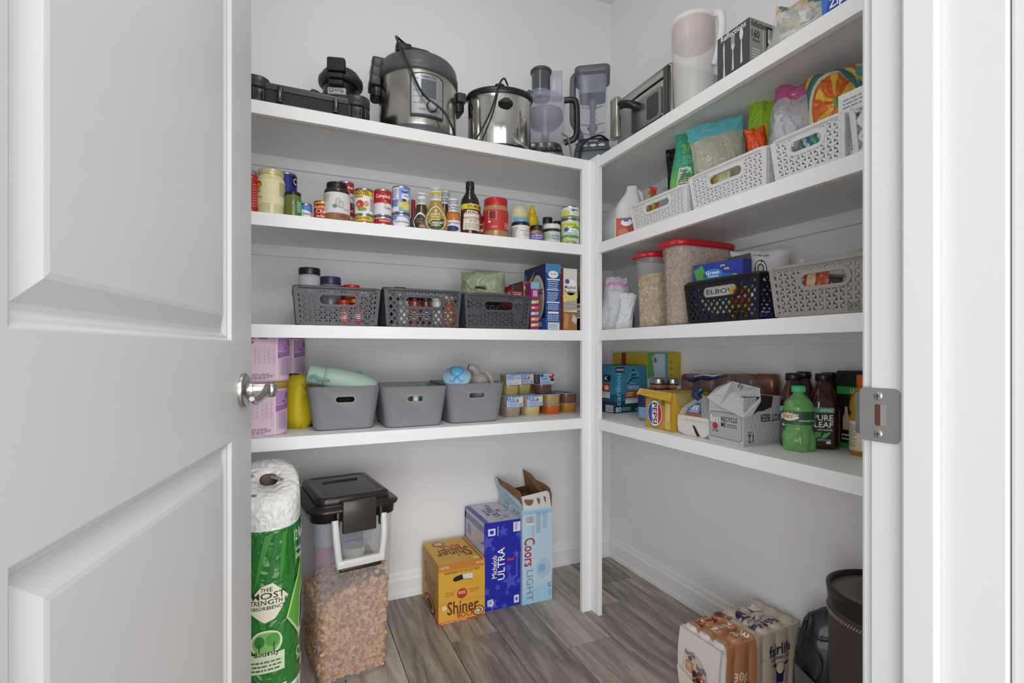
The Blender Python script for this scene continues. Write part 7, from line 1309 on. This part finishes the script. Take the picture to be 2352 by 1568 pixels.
# ginger ale
x, y = atbase(1834, 1033, Z4); r = .038
t = thing('soda_bottle', 'small green soda bottle with bright green cap at the shelf edge', 'bottle', (x, y, Z4), facing(x, y)-.05)
GR = mat('#8fdc80', .05, 0, .42, 'tea', .5)
g = G(GR); n_ = 60
def sb(rr, z, lobe=0): return [(rr*(1+lobe*abs(cos(2.5*a))-lobe*.5)*cos(a), rr*(1+lobe*abs(cos(2.5*a))-lobe*.5)*sin(a), z) for a in [2*pi*k/n_ for k in range(n_)]]
g.loft([sb(.022, .004, .5), sb(.031, 0, .34), sb(.037, .010, .24), sb(.0385, .028, .14), sb(.0375, .044, .06), sb(.0330, .056, .02), sb(.0315, .064), sb(.034, .068), sb(.0375, .072), sb(.0375, .112), sb(.0365, .118), sb(.033, .130), sb(.022, .143), sb(.0135, .151), sb(.0125, .160)]); part('bottle_body', g, t)
g = G(mat('#38b878', .35)); g.lathe([(.0150, .156), (.0165, .157), (.0165, .172), (.0150, .174), (.001, .174)], n=32)
for k in range(32): a = 2*pi*k/32; g.box(.0163*cos(a)-.0004, .0163*cos(a)+.0004, .0163*sin(a)-.0004, .0163*sin(a)+.0004, .158, .171)
part('cap', g, t)
gd_ = D().rect(0, 0, 1, 1, '#2b5a3c', 0, 16).rect(0, .93, 1, 1, '#7fb33e', 1, 16).poly([(.08, .70), (.30, .76), (.52, .70), (.52, .45), (.42, .30), (.30, .24), (.18, .30), (.08, .45)], '#e8e2d4', 2).text('CANADA', .08, .55, .52, .66, '#a82a38', 4).text('DRY', .18, .42, .42, .53, '#a82a38', 4).poly([(.16, .78), (.2, .88), (.26, .80), (.3, .90), (.34, .80), (.4, .88), (.44, .78)], '#c9a93a', 3).text('GINGER ALE', .52, .24, .90, .34, '#e8efe4', 4)
for k in range(5): gd_.ell(.66, .60, .15-.028*k, .24-.045*k, ['#1f4a30', '#2b5a3c'][k % 2], 2+k*.2)
g = G(); g.decal(gd_, cyl(.0378, .072, .111, pi)).decal(D().bars(0, .1, 1, .9, n=8), lambda u, v, o: (.0378*sin(1.25+.35*u)+o, -.0378*cos(1.25+.35*u)-o, .072+.039*v)); part('paper_label', g, t)
# black drinks box
x0, y0 = atbase(1924, 1032, Z4)
bb = D().rect(0, 0, 1, 1, '#121314', 0).rect(0, .70, 1, .80, '#2f8f3c', 1).rect(0, 0, 1, .07, '#2f8f3c', 1).text('UNSWEET', .22, .72, .60, .78, '#dfeadf', 3).poly([(.10, .24), (.10, .40), (.13, .46), (.135, .54), (.175, .54), (.18, .46), (.21, .40), (.21, .24)], '#c9a890', 2, 6).text('6', .23, .24, .29, .34, '#e8e8e4', 3).rows(.08, .10, .36, .20, 2, '#d8d8d4', 3)
carton('drinks_box', 'black drinks carton with green bands behind the bottles', 'box', (1.445, .825, Z4), -pi/2, .17, .09, .212, '#141516', [('f', bb), ('t', D().rect(0, 0, 1, 1, '#6f7268', 0).rows(.1, .1, .9, .9, 6, '#3a4a3a'))])
# orange juice bottle
x, y = 1.357, Y_at(1990, 1.357); rr = .037
t = thing('juice_bottle', 'orange sports drink bottle half hidden by the door frame', 'bottle', (x, y, Z4), facing(x, y)); t.scale = (1, 1, 1.1)
g = G(mat('#b98a1c', .1, 0, .95, 'tea', .4)); g.lathe([(rr*.9, 0), (rr, .004), (rr, .085), (rr*.98, .090), (rr*.88, .096), (rr, .104), (rr, .118), (rr*.92, .135), (rr*.62, .155), (rr*.5, .160)], n=40); part('bottle_body', g, t)
g = G(mat('#e0641c', .4)); g.lathe([(rr*.56, .160), (rr*.58, .162), (rr*.58, .185), (rr*.5, .187), (.001, .187)], n=30); part('cap', g, t)
g = G(); g.decal(D().rect(0, 0, 1, 1, '#e3d6b8', 0, 12).rect(.40, .04, .56, .96, '#e8e4da', 1, 3).rect(.42, .5, .5, .9, '#d8553a', 2, 2).rows(.05, .1, .36, .9, 10, '#8a8a7a', 2), cyl(rr*1.005, .012, .080, pi)); part('paper_label', g, t)

# ================================================================ floor, right side
# protein shake pack: bottles under printed film
(Ax, Ay), (Bx, By), (Cx, Cy) = P(1567, 1.568), P(1663, 1.4375), P(1837, 1.591)
fx_, fy_ = (Ax+Cx)/2, (Ay+Cy)/2; rz = radians(2.8); FW, FD, FH = .352, .235, .194
t = thing('shake_pack', 'shrink-wrapped pack of cream and orange protein shake bottles on the floor', 'drinks', (Bx+.5*FW*cos(rz)-.5*.152*sin(rz)*0-.0, By+.5*.152+.004, 0), rz); t.location.x -= .022
FD = .155
CMF = mat('#dccbb8', .28, 0, 1, coat=.3); ORF = mat('#c98a5c', .28, 0, 1, coat=.3); WHF = mat('#e3dcd4', .25, coat=.3)
nc, nr = 6, 3; px_, py_ = FW/nc, FD/nr; rb_ = .0255
def topo(u, v):     # height of the film over caps
    x = u*FW; y = v*FD; b = 0
    for i in range(nc):
        for j in range(nr):
            d = math.hypot(x-(i+.5)*px_, y-(j+.5)*py_); b = max(b, max(0, min(1, (.026-d)/.010)))
    return b*b*(3-2*b)
NX, NY = 96, 44; g = G(CMF)
def P3(u, v): return (-FW/2+u*FW, -FD/2+v*FD, FH-.010+.010*topo(u, v)-.016*max(0, (.05-u)/.05)**2)
for cname, a, b, m_ in (('a', 0, 6/96, WHF), ('b', 6/96, 40/96, ORF), ('c', 40/96, 1, CMF)):
    i0, i1 = round(a*NX), round(b*NX)
    vs = [P3(i/NX, j/NY) for j in range(NY+1) for i in range(i0, i1+1)]; w__ = i1-i0+1
    g.add(vs, [(j*w__+i, j*w__+i+1, (j+1)*w__+i+1, (j+1)*w__+i) for j in range(NY) for i in range(i1-i0)], m_, True)
bul = lambda s_: .006*abs(sin(s_*pi*nc))**.8
def side(u, z, back=0):
    f = min(1, z/(FH-.010)); yb_ = -FD/2-(bul(u) if .04 < u < .98 else 0)*(1-max(0, (f-.75)/.25)**2)
    return ((-FW/2+u*FW)*(1+.020/FW*sin(pi*f)), yb_ if not back else -yb_, z)
for back in (0, 1):
    for a, b, m_ in ((0, 6/96, WHF), (6/96, 40/96, ORF), (40/96, 1, CMF)):
        i0, i1 = round(a*NX), round(b*NX); zs_ = [0.001+(FH-.011)*k/16 for k in range(17)]
        vs = [side(i/NX, z, back) for z in zs_ for i in range(i0, i1+1)]; w__ = i1-i0+1
        g.add(vs, [(j*w__+i, j*w__+i+1, (j+1)*w__+i+1, (j+1)*w__+i) for j in range(16) for i in range(i1-i0)], m_, True)
for s_, m_ in ((-1, WHF), (1, CMF)):
    n_ = 24; zs_ = [0.001+(FH-.011)*k/14 for k in range(15)]
    vs = [(s_*(FW/2+.010*sin(pi*min(1, z/(FH-.010)))), -FD/2+FD*i/n_, z) for z in zs_ for i in range(n_+1)]
    g.add(vs, [(j*(n_+1)+i, j*(n_+1)+i+1, (j+1)*(n_+1)+i+1, (j+1)*(n_+1)+i) for j in range(14) for i in range(n_)], m_, True)
part('printed_film', g, t)
def fs(u, v, o): x_, y_, z_ = side(u, v*(FH-.022)); return (x_, y_-o-.001, z_)
fp = D().text('fairlife', .56, .66, .84, .86, '#1f2350', 2).text('nutrition plan', .58, .56, .82, .64, '#33355a', 2).ell(.70, .38, .045, .14, '#1f2350').ell(.70, .42, .035, .10, '#dccbb8', 3).poly([(.60, .50), (.65, .44), (.66, .49), (.63, .53)], '#1f2350').poly([(.74, .49), (.80, .52), (.78, .46), (.75, .45)], '#1f2350').rect(.665, .16, .735, .30, '#1f2350', 2, 4)
fp.text('30g', .16, .44, .30, .64, '#f0e2d2', 2).text('HIGH QUALITY', .14, .34, .34, .40, '#8a2f24', 2).text('PROTEIN', .14, .20, .34, .31, '#f4ece2', 2).rect(.12, .08, .36, .16, '#b5502c', 1, 6).text('CHOCOLATE', .15, .10, .33, .14, '#f0e2d2', 3).text('fairlife', .44, .62, .52, .68, '#c8b8aa', 2).ell(.46, .10, .05, .10, '#9a4a2c', 2).ell(.455, .13, .03, .06, '#c98a6a', 3).rows(.86, .2, .93, .5, 6, '#a89888', 2)
g = G(); g.decal(fp, fs, .0006)
ft = D().text('fairlife', .50, .10, .80, .34, '#1f2350', 2, 180).text('nutrition plan', .54, .36, .76, .44, '#6a6472', 2, 180).ell(.60, .62, .06, .14, '#1f2350').ell(.60, .62, .045, .10, '#e3d8c8', 3).poly([(.50, .50), (.56, .52), (.55, .46)], '#1f2350').poly([(.64, .52), (.70, .50), (.66, .46)], '#1f2350').bars(.74, .62, .86, .82).rows(.6, .84, .85, .96, 3, '#c0a090', 2)
ft.text('30g', .24, .06, .38, .30, '#f0e2d2', 2, 180).text('PROTEIN', .18, .46, .38, .62, '#f4ece2', 2, 180).text('HIGH QUALITY', .2, .34, .38, .42, '#9a4a34', 2, 180).rect(.12, .76, .36, .92, '#9c3a2a', 1, 6).text('CHOCOLATE', .16, .80, .32, .88, '#f0e2d2', 3, 180).ell(.42, .86, .06, .10, '#8a5a44', 2).ell(.42, .86, .035, .06, '#5a3a2c', 3).ell(.46, .74, .06, .05, '#b5745a', 2)
g.decal(ft, lambda u, v, o: (P3(u, v)[0], P3(u, v)[1], P3(u, v)[2]+.0015+o), .0005)
fe = D().poly([(.0, .05), (.0, .42), (1, .10), (1, .0)], '#e6dccf', 1).poly([(.15, .48), (.22, .72), (.40, .82), (.62, .72), (.80, .44), (.86, .20)], '#c9bcae', 1, 16).text('fairlife', .20, .72, .46, .80, '#5a5a5a', 3).text('fairlife', .50, .56, .74, .66, '#5a5a5a', 3).rect(.24, .44, .42, .62, '#c07a4a', 2).rect(.50, .28, .72, .48, '#c07a4a', 2).text('CORE', .28, .46, .38, .60, '#f0e2d2', 4, 90).text('CORE', .56, .30, .66, .46, '#f0e2d2', 4, 90).ell(.34, .68, .05, .04, '#5a5a64').ell(.60, .53, .05, .03, '#5a5a64')
for k in range(14): fe.poly([(.40+.04*(k % 5), .30+.03*(k % 7)), (.44+.04*(k % 5), .28+.03*(k % 7)), (.46+.04*(k % 5), .33+.03*(k % 7)), (.42+.04*(k % 5), .36+.03*(k % 7))], ['#4a1f14', '#8a3f20', '#2e1610'][k % 3], 4+k*.1)
g.decal(fe, lambda u, v, o: (-FW/2-.0108*sin(pi*v*.95+.05)-.002-o, FD/2-FD*u, .002+(FH-.03)*v), .0005); part('printing', g, t)
# brown hamper and black bag
t = thing('hamper', 'round dark brown fabric hamper with braided trim, cut off by the door frame', 'hamper', (1.325, .728, 0), 0)
BRN = mat('#4a3f39', .55); rr = .131; hz_ = .458
g = G(BRN); g.lathe([(rr*.92, .0), (rr*.95, .01), (rr*.99, hz_*.6), (rr, hz_-.045)], n=56, cap=(1, 0)); part('hamper_body', g, t)
g = G(mat('#201c1a', .4)); g.lathe([(rr, hz_-.045), (rr*1.02, hz_-.02), (rr*1.035, hz_), (rr*.97, hz_+.002), (rr*.95, hz_-.012)], n=56, cap=(0, 0)); part('rim', g, t)
g = G(mat('#7a706a', .35)); g.lathe([(rr*.955, hz_-.012), (rr*.6, hz_-.010), (rr*.58, hz_-.014), (.001, hz_-.014)], n=56, cap=(0, 0)); part('lid', g, t)
g = G(mat('#9a938a', .5)); n_ = 120
for k in range(n_):
    a = 2*pi*k/n_; g.tube([(rr*1.012*cos(a-.02), rr*1.012*sin(a-.02), hz_-.064), (rr*1.018*cos(a+.02), rr*1.022*sin(a+.02), hz_-.056)], .0022, n=5, smooth=0)
part('braided_trim', g, t)
g = G(mat('#1b1b1d', .6)); a0 = facing(1.325, .728)-.10; pr_ = [(u, v) for u, v in ((0, .0), (.12, .03), (.2, .0), (.2, -.9), (.1, -1.0), (0, -.9))]
g.loft([[((rr*1.004+e)*sin(a), -(rr*1.004+e)*cos(a), z) for e, z in ((0, hz_-.10), (.004, hz_-.104), (.004, hz_-.152), (0, hz_-.156))] for a in [a0-.22+k*.05 for k in range(9)]], sm=False); part('handle_patch', g, t)
# black bag
t = thing('tote_bag', 'slumped glossy black bag between the shake pack and the hamper', 'bag', (1.398, .935, 0), facing(1.398, .935)+.1); t.scale = (1.0, .95, 1.05)
BB = mat('#1a1a1c', .36, coat=.15)
g = G(BB)
o_ = lambda a, b, z, s_=1: [(a*x_+.006*noise.noise(Vector((x_*9, z*20, y_*9)))*s_, b*y_+.022*noise.noise(Vector((y_*7, z*16, x_*7)))*s_, z+.035*x_*(z/.3)) for x_, y_ in [(cos(q)*(abs(cos(q))**-.35 if abs(cos(q)) > .05 else 1)*.9, sin(q)) for q in [2*pi*k/36 for k in range(36)]]]
g.loft([o_(.085, .055, .002), o_(.098, .066, .03), o_(.095, .066, .10), o_(.088, .06, .18), o_(.080, .048, .235), o_(.066, .030, .275), o_(.055, .010, .300)]); part('bag_body', g, t)
g = G(BLKM); g.tube([(-.075, -.060, .25), (-.02, -.070, .235), (.03, -.060, .25), (.075, -.045, .262)], .0025, n=6); g.tube([(-.07, -.062, .24), (-.02, -.074, .18), (-.04, -.072, .10), (-.06, -.07, .02)], .0022, n=6); part('seams', g, t)
g = G(mat('#1c1c1c', .7, kind='grid')); g.loft([[(-.085+.06*f, -.069-.003*sin(pi*f), z*(1-.35*f)+.02) for z in (.0, .07, .14)] for f in [k/6 for k in range(7)]], cap=(0, 0), closed=False); part('mesh_pocket', g, t)

# ================================================================ pieces that belong to a part
SUB = {'panel_face': 'control_panel', 'dial': 'control_panel', 'lid_handle': 'lid', 'steam_valve': 'lid', 'lid_knob': 'lid', 'indicator_panel': 'body', 'textured_strip': 'base', 'buttons': 'motor_housing',
       'pusher': 'chute', 'lid_well': 'lid', 'plug': 'power_cord', 'window': 'front_panel', 'handle_bracket': 'drawer_handle', 'handle_rim': 'bin_body', 'latch': 'lid_frame', 'hinge_lug': 'lid_frame', 'handle_grip': 'carry_handle',
       'lid_tab': 'lid', 'spout_button': 'lid', 'cardboard_tube': 'top_film', 'sticker': 'top_film', 'hand_hole': 'carton', 'handle_flap': 'carton', 'flap_lettering': 'lifted_flap', 'braided_trim': 'hamper_body', 'handle_patch': 'hamper_body', 'mesh_pocket': 'bag_body', 'seams': 'front_shell'}
base_ = lambda o: o.name.split('.')[0]
for t in [o for o in COL.objects if o.parent is None and o.type == 'EMPTY']:
    kids = {}; 
    for c in t.children: kids.setdefault(base_(c), []).append(c)
    for c in list(t.children):
        n = base_(c); p = SUB.get(n)
        if n == 'paper_label': p = next((q for q in ('jar_body', 'bottle_body', 'tub_body', 'jug_body', 'can_body', 'can_wall') if q in kids), None)
        if n == 'handle_ring':
            k = kids['handle_ring'].index(c); c.parent = kids['woven_panel'][k]; continue
        if n == 'sleeve': p = None
        if p and p in kids and kids[p][0] is not c: c.parent = kids[p][0]
